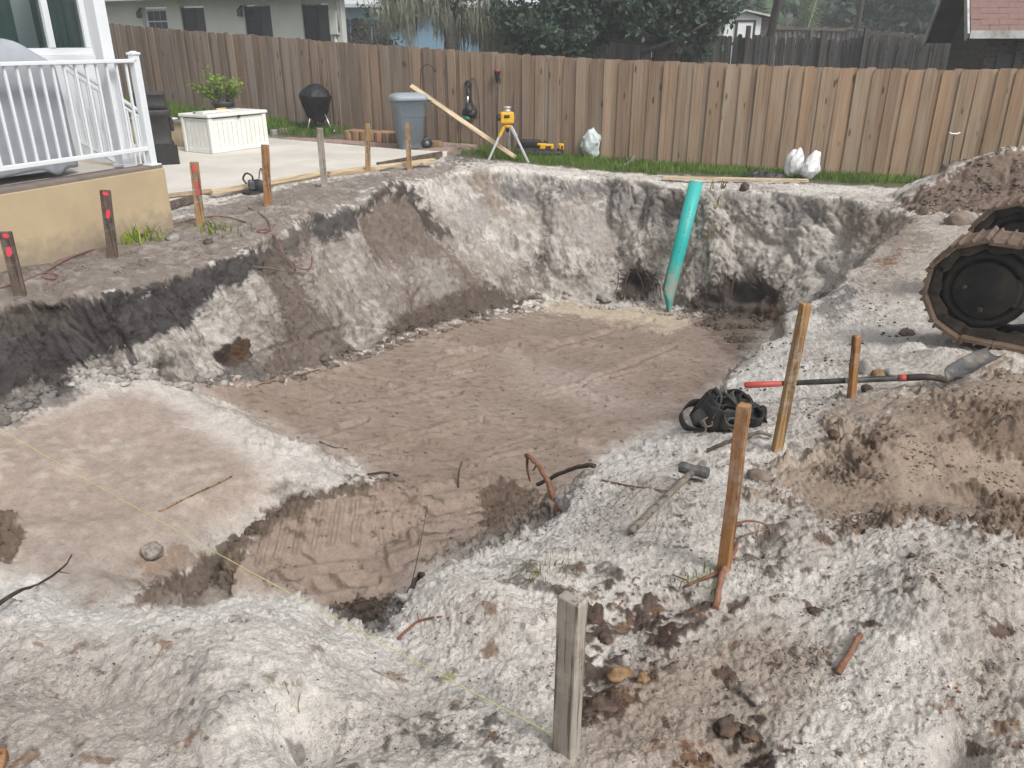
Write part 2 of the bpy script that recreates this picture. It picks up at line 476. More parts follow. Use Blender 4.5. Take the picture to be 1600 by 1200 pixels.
NEARRIM = [(-80, 905), (0, 908), (45, 913), (95, 935), (150, 955), (240, 953), (335, 935), (400, 923), (480, 945), (530, 980), (570, 1003), (602, 985), (643, 925), (680, 886),
           (765, 850), (862, 802), (905, 756), (940, 713), (1000, 690), (1055, 664), (1125, 605), (1150, 580), (1210, 518)]
A_FLOOR = [(285, 604), (345, 636), (460, 690), (575, 738), (600, 745), (480, 785), (430, 800), (365, 875), (345, 940), (500, 975), (620, 960), (700, 895), (860, 805), (910, 760),
           (940, 715), (1055, 668), (1125, 610), (1165, 575), (1220, 510), (1190, 500), (1030, 487), (880, 482), (840, 482), (740, 500), (640, 525), (560, 555), (470, 585), (380, 595)]
A_PAD = [(-80, 690), (20, 655), (120, 622), (230, 600), (290, 618), (350, 668), (440, 730), (410, 790), (300, 850), (200, 915), (60, 900), (-80, 890)]
A_CLODS = [[(432, 796), (470, 788), (385, 862), (350, 945), (190, 955), (225, 922), (340, 858)],
           [(495, 960), (560, 940), (640, 940), (650, 960), (605, 995), (570, 1010)],
           [(745, 762), (800, 752), (850, 785), (880, 800), (850, 835), (700, 892), (655, 890), (690, 862), (760, 830)],
           [(415, 800), (470, 772), (560, 748), (625, 748), (600, 762), (520, 774), (440, 815)],
           [(-40, 795), (15, 800), (40, 840), (15, 880), (-40, 880)],
           [(1210, 735), (1290, 670), (1400, 625), (1480, 600), (1640, 580), (1640, 860), (1480, 818), (1330, 828), (1250, 800), (1190, 770)],
           [(1392, 325), (1450, 288), (1500, 256), (1575, 226), (1700, 222), (1700, 345), (1530, 338), (1440, 332)]]
A_TREAD = [(360, 880), (480, 782), (640, 752), (760, 750), (770, 820), (690, 860), (650, 900), (620, 945), (500, 960), (360, 945)]
gx, gy = gx.astype(np.float32), gy.astype(np.float32)
w_floor = region(A_FLOOR, 7, (2.6, 13.6)); w_pad = region(A_PAD, 26, (2.8, 9), True)
w_clod = np.maximum.reduce([region(a, 9, (2.55 if i == 1 else 2.78, 8)) for i, a in enumerate(A_CLODS[:5])] + [region(A_CLODS[6], 10)])
w_mud = region(A_CLODS[5], 26)
w_tread = region(A_TREAD, 10, (2.6, 8))
A_SMOOTH = [(1360, 700), (1480, 680), (1640, 730), (1640, 790), (1500, 750), (1420, 735)]
w_smooth = region(A_SMOOTH, 10)
y_far = gy + .3 * gx
w_grass = sstep(14.65, 14.85, y_far + .35 * rag) * (gx > -1.3)
near = sstep(6.0, 2.2, rr_)
w_sand = np.clip(1 - w_floor - w_pad - w_clod - w_mud, 0, 1)
n_vf = fbm(gx * 95, gy * 95, hb * 95, 2)
outside = sstep(15.2, 15.6, y_far)
# ---- relief along the surface normal (metres)
big_l = np.abs(noise3(gx * 2.6, gy * 2.6, hb * 2.6)); lump = np.abs(noise3(gx * 7, gy * 7, hb * 7)); lump2 = np.abs(noise3(gx * 19, gy * 19, hb * 19)); lump3 = np.abs(noise3(gx * 48, gy * 48, hb * 48))
disp = w_sand * (.045 * n_big + .020 * n_mid + .009 * n_fine + (.030 - .010 * steep) * (lump2 - .2) * sstep(-.3, .35, n_big + n_mid) + .020 * (lump3 - .15))
disp += w_clod * (.05 * n_big + .13 * (big_l - .2) * (1 + .8 * sstep(8, 10, gy)) + .09 * (lump - .15) + .075 * (lump2 - .15) + .05 * (lump3 - .1) + .012 * n_fine)
patch = sstep(-.28, .12, fbm(gx * 1.9 + 4, gy * 1.9, 8.0, 3)) * (1 - .9 * w_smooth)
disp += w_mud * (.035 * n_big + .012 * n_mid + patch * (.10 * (lump - .15) + .085 * (lump2 - .15) + .06 * (lump3 - .1)) + .006 * n_fine + .01 * lump3)
drag = fbm(gx * 5 + gy * 2.0, (gy - .5 * gx) * 22, 2.0, 3)
disp += w_floor * (1 - w_clod) * (.018 * n_big + .008 * n_mid * (1 - .6 * w_tread) + .017 * (1 - .9 * w_tread) * np.maximum(drag, 0) * sstep(-.3, .3, n_big) + .012 * (lump2 - .2) * sstep(.0, .4, n_mid) + .004 * n_fine)
disp += w_pad * (1 - w_clod) * (.012 * n_big + .004 * n_mid + .002 * n_fine)
# grouser prints of the digger on the lower floor
ta = (gx * .90 + gy * .43) + .03 * rag; tb = (gy * .90 - gx * .43)
pr = (np.abs(((ta / .17) % 1) - .5) < .36) * (np.abs(((tb / .62) % 1) - .5) < .43)
pr_n = sstep(-.25, .1, fbm(gx * 1.3 + 7, gy * 1.3, 1.0, 2))
disp -= w_tread * (1 - w_clod) * .004 * pr * pr_n
disp += w_tread * (1 - w_clod) * .04 * np.maximum(0, fbm(gx * 6 + 3, gy * 12, 4, 3) - .22)
def groove(x0, y0, x1, y1, w, dpt, rim=.6, ymax=8):
    global disp
    ex, ey = x1 - x0, y1 - y0; m = (gy > 2.7) & (gy < ymax) & (np.abs(ppx - (x0 + x1) / 2) < abs(ex) / 2 + 6 * w) & (np.abs(ppy - (y0 + y1) / 2) < abs(ey) / 2 + 6 * w)
    ax_, ay_ = ppx[m] + 3 * rag[m], ppy[m] + 3 * rag2[m]
    t = np.clip(((ax_ - x0) * ex + (ay_ - y0) * ey) / (ex * ex + ey * ey), 0, 1); d = np.hypot(ax_ - x0 - t * ex, ay_ - y0 - t * ey)
    disp[m] += -dpt * np.exp(-(d / w) ** 4) + dpt * rim * np.exp(-((d - 2.1 * w) / w) ** 2) * sstep(-.2, .3, n_mid[m] + .3)
for i, x in enumerate((405, 432, 458, 487, 515, 545, 575)): groove(x + 14, 806 - i * 4, x - 4 + i * 2, 880 - i * 7, 3.2, .011, 1.8)
for (x0, y0, x1, y1) in [(655, 772, 760, 757), (668, 803, 790, 778), (655, 838, 800, 806), (620, 880, 720, 856), (430, 905, 560, 893), (470, 925, 590, 912), (470, 778, 600, 768), (560, 800, 640, 790)]: groove(x0, y0, x1, y1, 5, .016, 1.7)
for (x0, y0, x1, y1) in [(612, 770, 622, 840), (640, 775, 652, 850), (590, 800, 600, 870)]: groove(x0, y0, x1, y1, 4, .012)
_rg = random.Random(4)
for k in range(34):                                              # scrape lines left by the bucket on the deep floor
    x, y = _rg.uniform(420, 1080), _rg.uniform(510, 720); l_ = _rg.uniform(40, 190); a = _rg.choice((-.22, -.30, .12, .45)) + _rg.uniform(-.1, .1)
    groove(x - l_ / 2, y - a * l_ / 2, x + l_ / 2, y + a * l_ / 2, _rg.uniform(1.6, 3.2), _rg.uniform(.012, .03), .8, 12.5)
# walls: bucket-tooth grooves, slabs breaking away
slab = noise3(gx * 2.3, gy * 2.3, hb * 1.5 + 7)
scr = np.exp(-(noise3((gx + .35 * hb) * 6.5, (gy + .15 * hb) * 6.5, hb * .7 + 5) / .05) ** 2) * sstep(-.1, .3, noise3(gx * 1.2, gy * 1.2, hb + 9) + .1)
scr2 = np.exp(-(noise3((gx + .35 * hb) * 13, (gy + .15 * hb) * 13, hb * 1.1 + 15) / .05) ** 2)
disp -= steep * (.045 * scr + .02 * scr2)
gul = 1 - np.abs(noise3((gx + .3 * hb) * 1.5, (gy + .1 * hb) * 1.5, hb * .3 + 2)) * 3.2
disp += steep * (1 - w_clod) * (-.10 * np.clip(gul, 0, 1) ** 3 + .022 * n_str + .030 * np.sign(slab) * np.minimum(np.abs(slab) * 8, 1) + .065 * noise3(gx * 2.1, gy * 2.1, hb * 1.2) + .035 * noise3(gx * 5.1, gy * 5.1, hb * 2.2) + .02 * n_mid + .055 * (lump2 - .2) + .036 * (lump3 - .15))

def pxbump(px, py, sx, sy, amp, lim=None):
    global disp
    e = np.exp(-(((ppx - px) / sx) ** 2 + ((ppy - py) / sy) ** 2))
    if lim: e = e * (gy > lim[0]) * (gy < lim[1])
    disp = disp + amp * e
pxbump(974, 430, 11, 14, -.3, (11, 14.5)); pxbump(994, 440, 13, 11, -.35, (11, 14.5)); pxbump(985, 460, 24, 7, .08, (11, 14.5)); pxbump(1146, 456, 11, 13, -.3, (10, 14)); pxbump(1170, 447, 13, 17, -.4, (10, 14)); pxbump(1195, 462, 9, 11, -.25, (10, 14)); pxbump(1118, 470, 14, 8, -.14, (10, 14)); pxbump(1160, 480, 30, 9, .12, (10, 14))
pxbump(370, 560, 40, 14, -.10, (6, 9)); pxbump(272, 575, 18, 16, -.18, (5.5, 8))
pxbump(80, 520, 14, 90, -.1, (5, 8)); pxbump(195, 540, 12, 60, -.1, (5, 8))
for (a, b_, c_, d_, e_) in [(400, 1030, 120, 60, .06), (350, 1130, 60, 50, .05), (60, 985, 90, 50, .04), (760, 960, 70, 45, .06), (1450, 930, 120, 60, .07), (480, 1150, 60, 40, -.07), (640, 1080, 60, 40, -.05), (230, 1120, 60, 50, -.02), (140, 1090, 45, 25, -.05), (700, 930, 60, 40, .05), (845, 905, 60, 40, .05), (990, 960, 50, 30, -.06),
                            (1390, 845, 30, 10, .03), (1150, 1165, 60, 30, -.06), (1490, 1170, 40, 40, -.09), (1420, 1010, 90, 50, .04), (1060, 935, 40, 20, -.06), (1180, 850, 60, 20, -.05),
                            (920, 1060, 40, 40, -.05), (600, 1150, 120, 25, -.05), (240, 1010, 90, 50, .03), (30, 1130, 80, 60, .03), (1510, 775, 70, 12, -.04), (1240, 500, 30, 16, .06),
                            (610, 300, 34, 14, .14), (450, 325, 40, 14, .08), (780, 268, 40, 10, .08), (1190, 600, 40, 20, .04), (1290, 315, 40, 10, .06), (1470, 562, 40, 9, .07), (1560, 575, 60, 9, .10), (1420, 545, 20, 14, .04)]:
    pxbump(a, b_, c_, d_, e_)
disp *= np.where(outside > .5, .15, 1.0) * sstep(.4, .9, rr_)
disp = np.where(rr_ > 17.6, 0, disp)
pos = base + disp[:, None] * np.stack([nx, ny, nz], 1)

# ---- earth colours (albedo)
WHITE = np.array((.69, .65, .602)); GREY = np.array((.30, .275, .255)); MUD = np.array((.262, .203, .166)); PAD = np.array((.315, .255, .216))
CLOD = np.array((.135, .098, .073)); TOP = np.array((.068, .062, .061)); DARKB = np.array((.062, .043, .033)); RUST = np.array((.24, .115, .05))
BEIGE = np.array((.47, .395, .305)); STRIP = np.array((.25, .205, .175)); HEAP = np.array((.205, .150, .115)); TAN = np.array((.35, .285, .23))
colr = np.repeat(WHITE[None, :], len(gx), 0)
spec = np.full(len(gx), .8)
def lay(w, col, a=1.0):
    global colr
    k = np.clip(w * a, 0, 1)[:, None]
    colr = colr * (1 - k) + np.asarray(col)[None, :] * k
# sand: whiter tops, warmer hollows, drifts of grey dust
lay(sstep(.0, .5, n_big), (.47, .40, .345), .5)
dens = fbm(gx * 1.6 + 9, gy * 1.6, hb * 1.6, 3)
lay(steep, (.49, .448, .405), .8)
lay(sstep(.1, .5, dens), GREY, .40)
lay(sstep(.15, .55, n_mid + .25 * n_fine - .3 * dens), (.74, .71, .675), .45)
calm = 1 - .75 * (1 - steep) * sstep(9, 4, rr_)
lay(calm * sstep(.10, .24, n_fine * .8 + n_vf * .6 + .35 * dens), (.30, .275, .25), .5)
lay(calm * sstep(.26, .36, n_fine * .7 - n_vf * .7 + .4 * dens), (.13, .115, .105), .65)
lay(steep * sstep(.10, .42, n_str + .4 * rag), (.20, .17, .148), .65)
lay(steep * sstep(.15, .4, -n_str), (.68, .65, .61), .6)
lay(steep * sstep(.0, .4, fbm(gx * 1.4, gy * 1.4, hb * 3 + 3, 4)), (.33, .28, .24), .55)
R = lambda poly, col, f=10, a=1.0, lim=None, soft=False: lay(region(poly, f, lim, soft or f > 20), col, a)
# far bank and right hand ground
R([(1290, 335), (1600, 330), (1700, 420), (1450, 440), (1400, 480), (1330, 440), (1340, 380)], TAN, 26, .6)
R([(1320, 330), (1420, 330), (1470, 380), (1400, 400), (1340, 370)], (.23, .18, .145), 18, .55)
R([(1360, 402), (1410, 396), (1400, 412), (1365, 414)], RUST, 4, .8)
R([(1100, 300), (1230, 300), (1260, 330), (1235, 345), (1150, 330)], (.13, .12, .12), 14, .35)
R([(1225, 325), (1310, 320), (1300, 345), (1240, 350)], (.10, .095, .095), 10, .4)
R([(1280, 455), (1330, 450), (1345, 470), (1300, 500), (1270, 490)], (.10, .098, .10), 12, .65)
R([(950, 285), (1060, 298), (1090, 320), (1060, 345), (980, 345), (935, 320)], (.085, .082, .085), 14, .5)
R([(850, 285), (930, 282), (965, 300), (900, 310), (855, 300)], (.12, .115, .115), 10, .6)
R([(750, 275), (820, 285), (870, 310), (895, 325), (840, 325), (770, 300)], (.14, .135, .135), 12, .65)
R([(700, 330), (760, 300), (790, 330), (740, 370), (700, 360)], GREY, 14, .6)
R([(730, 262), (760, 268), (800, 330), (815, 350), (780, 330), (745, 290)], TAN, 7, .8)
R([(850, 320), (950, 330), (955, 380), (930, 395), (860, 360)], (.40, .365, .335), 10, .7)
R([(1180, 350), (1310, 370), (1370, 400), (1250, 440), (1190, 400)], (.56, .52, .48), 16, .7)
R([(850, 465), (880, 430), (960, 440), (1010, 470), (900, 480)], (.42, .385, .35), 10, .5)
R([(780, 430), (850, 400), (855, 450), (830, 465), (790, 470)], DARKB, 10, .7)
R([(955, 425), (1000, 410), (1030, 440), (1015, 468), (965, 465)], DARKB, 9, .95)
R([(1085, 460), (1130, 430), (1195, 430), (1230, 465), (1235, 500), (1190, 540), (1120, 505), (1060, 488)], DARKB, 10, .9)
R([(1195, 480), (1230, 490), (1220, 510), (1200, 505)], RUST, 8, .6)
# strip beside the porch
R([(-80, 440), (265, 345), (400, 300), (500, 282), (640, 262), (730, 250), (700, 272), (600, 290), (490, 347), (400, 378), (270, 448), (0, 494), (-80, 506)], STRIP, 8, .95)
lay(region([(-80, 440), (265, 345), (400, 300), (600, 272), (720, 255), (600, 290), (490, 347), (400, 378), (270, 432), (-80, 490)], 8) * sstep(0, .35, n_mid + n_big * .5), (.42, .395, .37), .6)
R([(690, 232), (780, 245), (770, 256), (700, 254)], (.09, .07, .06), 6, .7)
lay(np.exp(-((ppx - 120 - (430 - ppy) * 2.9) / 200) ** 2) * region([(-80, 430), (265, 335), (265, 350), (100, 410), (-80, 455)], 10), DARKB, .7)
# left wall: black top soil over white sand
R([(-80, 478), (0, 484), (150, 468), (270, 436), (385, 394), (408, 378), (420, 405), (395, 432), (350, 450), (305, 500), (190, 548), (110, 580), (40, 604), (-80, 645)], TOP, 9, .97)
lay(region([(-80, 478), (150, 468), (270, 436), (385, 394), (345, 445), (180, 535), (40, 594), (-80, 640)], 9) * sstep(.1, .5, n_mid + .5 * n_fine), (.11, .10, .098), .7)
R([(-80, 485), (100, 476), (120, 515), (60, 520), (-80, 530)], (.12, .105, .09), 9, .75)
R([(72, 540), (98, 540), (112, 620), (88, 620)], (.06, .055, .052), 5, .9)
R([(190, 510), (205, 510), (222, 570), (200, 570)], (.07, .063, .06), 5, .8)
R([(338, 548), (365, 526), (400, 530), (408, 562), (372, 572)], DARKB, 5, .95)
R([(362, 532), (392, 532), (392, 560), (370, 562)], (.12, .07, .04), 4, .8)
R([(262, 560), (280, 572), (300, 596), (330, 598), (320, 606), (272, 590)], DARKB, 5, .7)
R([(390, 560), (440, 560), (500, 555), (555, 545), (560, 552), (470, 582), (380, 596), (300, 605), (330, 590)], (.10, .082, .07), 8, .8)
# brown slides between
R([(395, 380), (480, 342), (600, 295), (700, 330), (850, 440), (850, 468), (740, 500), (560, 555), (440, 585), (400, 560), (440, 500)], (.27, .222, .188), 16, .6)
lay(region([(395, 380), (480, 342), (600, 295), (700, 330), (850, 440), (740, 500), (560, 555), (440, 585), (440, 500)], 14) * sstep(.08, .3, -n_str + .3 * n_mid), (.50, .465, .43), .75)
R([(395, 388), (480, 347), (495, 372), (440, 415), (405, 425)], (.085, .072, .066), 9, .8)
R([(405, 398), (470, 392), (500, 470), (560, 545), (480, 582), (420, 592), (430, 545), (455, 520), (420, 440)], (.165, .128, .105), 11, .85)
R([(565, 345), (608, 298), (655, 320), (690, 372), (760, 440), (840, 468), (760, 492), (690, 506), (600, 535), (565, 545), (640, 480), (640, 430), (590, 400)], (.175, .132, .105), 12, .8)
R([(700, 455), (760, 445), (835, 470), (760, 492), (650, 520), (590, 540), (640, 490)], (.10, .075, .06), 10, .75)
R([(480, 338), (560, 322), (565, 345), (545, 368), (492, 368)], TOP, 7, .9)
R([(556, 332), (600, 287), (642, 300), (668, 322), (705, 365), (690, 372), (640, 322), (606, 300), (575, 338)], (.07, .055, .047), 5, .9)
R([(490, 330), (585, 300), (600, 290), (560, 325)], (.30, .265, .24), 8, .7)
R([(640, 400), (700, 400), (720, 450), (660, 470)], (.45, .42, .39), 12, .55)
# pit floor
lay(w_floor, MUD, 1.0)
lay(w_floor * sstep(.05, .45, n_big + .4 * rag), (.33, .27, .228), .6)
lay(w_floor * sstep(.05, .32, fbm(gx * .9 + 5, gy * .9, 2.0, 4)), (.225, .172, .138), .6)
lay(w_floor * sstep(.12, .5, drag + .3 * n_mid), CLOD, .75)
R([(840, 480), (880, 466), (960, 478), (1040, 482), (1085, 508), (1040, 520), (960, 503), (870, 490)], BEIGE, 5, .92)
R([(930, 494), (1000, 500), (1040, 512), (1000, 512)], MUD, 5, .8)
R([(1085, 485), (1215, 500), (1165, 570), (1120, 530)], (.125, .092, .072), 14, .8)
R([(800, 560), (930, 600), (1020, 640), (930, 640), (820, 600)], (.39, .335, .295), 26, .6)
lay(w_pad, PAD, 1.0)
lay(w_pad * sstep(.1, .4, n_mid + n_big), (.46, .41, .37), .4)
R([(220, 602), (286, 600), (345, 640), (465, 692), (590, 742), (530, 756), (430, 735), (350, 690), (280, 640)], (.56, .525, .49), 24, .6)
R([(60, 850), (160, 830), (300, 800), (340, 850), (230, 920), (130, 950), (40, 910)], (.27, .225, .195), 24, .6)
R([(-80, 600), (60, 590), (110, 580), (130, 620), (20, 660), (-80, 690)], (.085, .075, .07), 12, .6)
R([(205, 880), (290, 850), (330, 870), (280, 910), (210, 915)], (.20, .12, .07), 12, .6)
lay(w_tread * (1 - w_clod), (.285, .220, .180), .7)
lay(w_tread * pr * pr_n, (.32, .25, .205), .4)
lay(w_tread * sstep(.2, .4, fbm(gx * 6 + 3, gy * 12, 4, 3)), CLOD, .9)
lay(w_mud, (.225, .168, .126), .92)
lay(w_mud * patch, (.145, .104, .076), .88)
lay(region([(1180, 780), (1230, 700), (1300, 640), (1420, 590), (1640, 560), (1640, 610), (1420, 640), (1300, 720), (1230, 790)], 30), TAN, .5)
lay(w_clod, CLOD, .95)
lay(w_clod * sstep(.0, .4, lump - .15 + .5 * n_fine), (.235, .185, .145), .6)
R(A_CLODS[6], HEAP, 9, .75)
R(A_CLODS[1], (.075, .055, .043), 9, .9, (2.5, 6))
lay(w_smooth, (.29, .225, .175), .9)
# hidden walls on the camera side stay sand coloured; foreground patches
R([(-40, 1000), (200, 1010), (330, 1080), (300, 1200), (-40, 1210)], (.40, .345, .305), 50, .65)
R([(900, 1110), (1000, 1030), (1150, 985), (1300, 1010), (1260, 1110), (1150, 1210), (880, 1210)], (.38, .30, .235), 34, .75)
R([(1440, 880), (1620, 840), (1640, 1210), (1520, 1210), (1480, 1050)], (.33, .245, .185), 60, .45)
lay(np.exp(-(((ppx - 320) / 60) ** 2 + ((ppy - 1105) / 45) ** 2)) * sstep(-.2, .3, n_mid + n_fine), (.09, .088, .09), .9)
lay(region([(1080, 1130), (1190, 1120), (1215, 1210), (1060, 1210)], 14) * sstep(-.1, .25, n_mid + n_fine), DARKB, .95)
lay(region([(1060, 1150), (1130, 1140), (1110, 1205), (1050, 1205)], 14) * sstep(0, .3, -n_mid + n_fine), (.17, .07, .03), .8)
lay(region([(890, 930), (1010, 895), (1050, 980), (1000, 1100), (900, 1130), (880, 1000)], 24) * sstep(-.12, .12, n_mid + .8 * n_fine), (.085, .052, .038), .9)
lay(region([(1050, 920), (1110, 930), (1090, 1000), (1030, 1010)], 18) * sstep(-.1, .15, n_mid + .8 * n_fine), (.075, .048, .037), .9)
lay(region([(780, 880), (890, 850), (960, 900), (890, 940), (800, 920)], 18) * sstep(-.1, .3, n_mid + .7 * n_fine), (.13, .115, .10), .8)
lay(region([(1150, 840), (1235, 830), (1250, 880), (1180, 895)], 16) * sstep(-.1, .3, n_mid + .7 * n_fine), (.10, .07, .055), .8)
lay(region([(560, 1140), (760, 1120), (780, 1210), (500, 1210)], 26) * sstep(0, .35, n_mid + .5 * n_fine), (.11, .095, .085), .8)
lay(near * w_sand * sstep(.38, .46, fbm(gx * 7 + 31, gy * 7, 0, 4, .6)), (.25, .15, .088), .75)
lay(near * w_sand * (gx > .2) * sstep(.37, .43, fbm(gx * 9 + 131, gy * 9, 3, 4, .62)), (.11, .062, .042), .85)
lay(near * w_sand * sstep(.40, .5, fbm(gx * 11 + 77, gy * 11, 0, 3)), (.10, .075, .065), .6)
R([(1180, 770), (1250, 690), (1330, 640), (1400, 620), (1300, 700), (1250, 760)], TAN, 22, .7)
R([(940, 740), (1060, 690), (1140, 760), (1060, 860), (900, 870), (880, 800)], GREY, 40, .4)
_rim = [(x, y) for x, y in NEARRIM]
R(_rim + [(1260, 520), (1200, 610), (1110, 690), (1000, 740), (950, 790), (890, 850), (760, 900), (700, 930), (660, 990), (590, 1050), (500, 1020), (400, 985), (300, 1000), (150, 1010), (-80, 965)], (.73, .705, .675), 22, .6)
R([(-80, 905), (45, 910), (100, 940), (160, 958), (150, 990), (-80, 960)], (.73, .705, .675), 12, .6)
lay(w_sand * near * sstep(.42, .50, np.abs(fbm(gx * 14, gy * 14, 5.0, 3)) ), (.16, .14, .125), .45)
# ground under the grass and beyond the fence
lay(w_grass, (.075, .085, .035), .9)
lay(w_grass * sstep(.1, .5, n_mid + n_big), (.13, .10, .065), .8)
lay(outside * (gx < -1.2), (.10, .09, .06), .9)
lay(sstep(17, 19, rr_), (.07, .075, .04), 1.0)
spec = .25 + .75 * np.clip(w_sand - .5 * steep, 0, 1) * (.4 + .6 * near)
spec *= 1 - .7 * w_pad - .3 * w_floor
rgh = .35 + .5 * w_sand + .3 * w_clod - .2 * w_pad

ii = np.arange(NTH); jn = NC
i2 = (ii + 1) % NTH
J = np.arange(NC - 1)
q = np.stack([(ii[:, None] * jn + J), (i2[:, None] * jn + J), (i2[:, None] * jn + J + 1), (ii[:, None] * jn + J + 1)], -1).reshape(-1, 4)
q = q[:, ::-1]
# inner disc under the camera
ctr = len(pos)
pos = np.vstack([pos, [[0, 0, .1]]])
fan = np.stack([np.full(NTH, ctr), i2 * jn, ii * jn], 1)[:, ::-1]
me = bpy.data.meshes.new('ground')
nq, nf = len(q), len(fan)
me.vertices.add(len(pos)); me.vertices.foreach_set('co', pos.astype(np.float32).ravel())
me.loops.add(nq * 4 + nf * 3); me.loops.foreach_set('vertex_index', np.concatenate([q.ravel(), fan.ravel()]).astype(np.int32))
me.polygons.add(nq + nf)
me.polygons.foreach_set('loop_start', np.concatenate([np.arange(nq) * 4, nq * 4 + np.arange(nf) * 3]).astype(np.int32))
me.polygons.foreach_set('use_smooth', np.ones(nq + nf, bool))
me.update(calc_edges=True)
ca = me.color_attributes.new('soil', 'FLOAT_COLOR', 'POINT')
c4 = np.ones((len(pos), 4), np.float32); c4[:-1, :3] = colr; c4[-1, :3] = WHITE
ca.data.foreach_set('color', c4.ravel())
cb = me.color_attributes.new('rough', 'FLOAT_COLOR', 'POINT')
c4 = np.ones((len(pos), 4), np.float32); c4[:-1, 0] = spec; c4[:-1, 1] = rgh; c4[:-1, 2] = 0
cb.data.foreach_set('color', c4.ravel())
ground = bpy.data.objects.new('ground', me); COL.objects.link(ground)
me.materials.append(m_soil)
ground['kind'] = 'structure'; ground['label'] = 'white and brown sandy ground with a deep dug pool pit'

# a lookup of the finished surface
_ok = np.arange(NTH)[(th > math.radians(-49)) & (th < math.radians(49))]
PZ = pos[:-1, 2].reshape(NTH, NC); TH0 = th
def G(x, y):
    """height of the finished ground"""
    a = math.atan2(x, y); r = math.hypot(x, y)
    i = int(np.clip(np.searchsorted(TH0, a) - 1, 0, NTH - 2))
    t = (a - TH0[i]) / (TH0[i + 1] - TH0[i])
    return float((1 - t) * np.interp(r, RR[i], PZ[i]) + t * np.interp(r, RR[i + 1], PZ[i + 1]))
def GP(px, py, lift=0.0, t0=.8, t1=30):
    """where the sight line of a photo pixel meets the ground"""
    d = ray(px, py); d = d / d.y; prev = t0
    for t in np.exp(np.linspace(math.log(t0), math.log(t1), 500)):
        p = Vector((d.x * t, t, EYE + d.z * t))
        if p.z <= G(p.x, p.y):
            a, b_ = prev, t
            for _ in range(14):
                mdl = .5 * (a + b_); p = Vector((d.x * mdl, mdl, EYE + d.z * mdl))
                if p.z <= G(p.x, p.y): b_ = mdl
                else: a = mdl
            p.z += lift
            return p
        prev = t
    return Vector((d.x * t1, t1, 0))
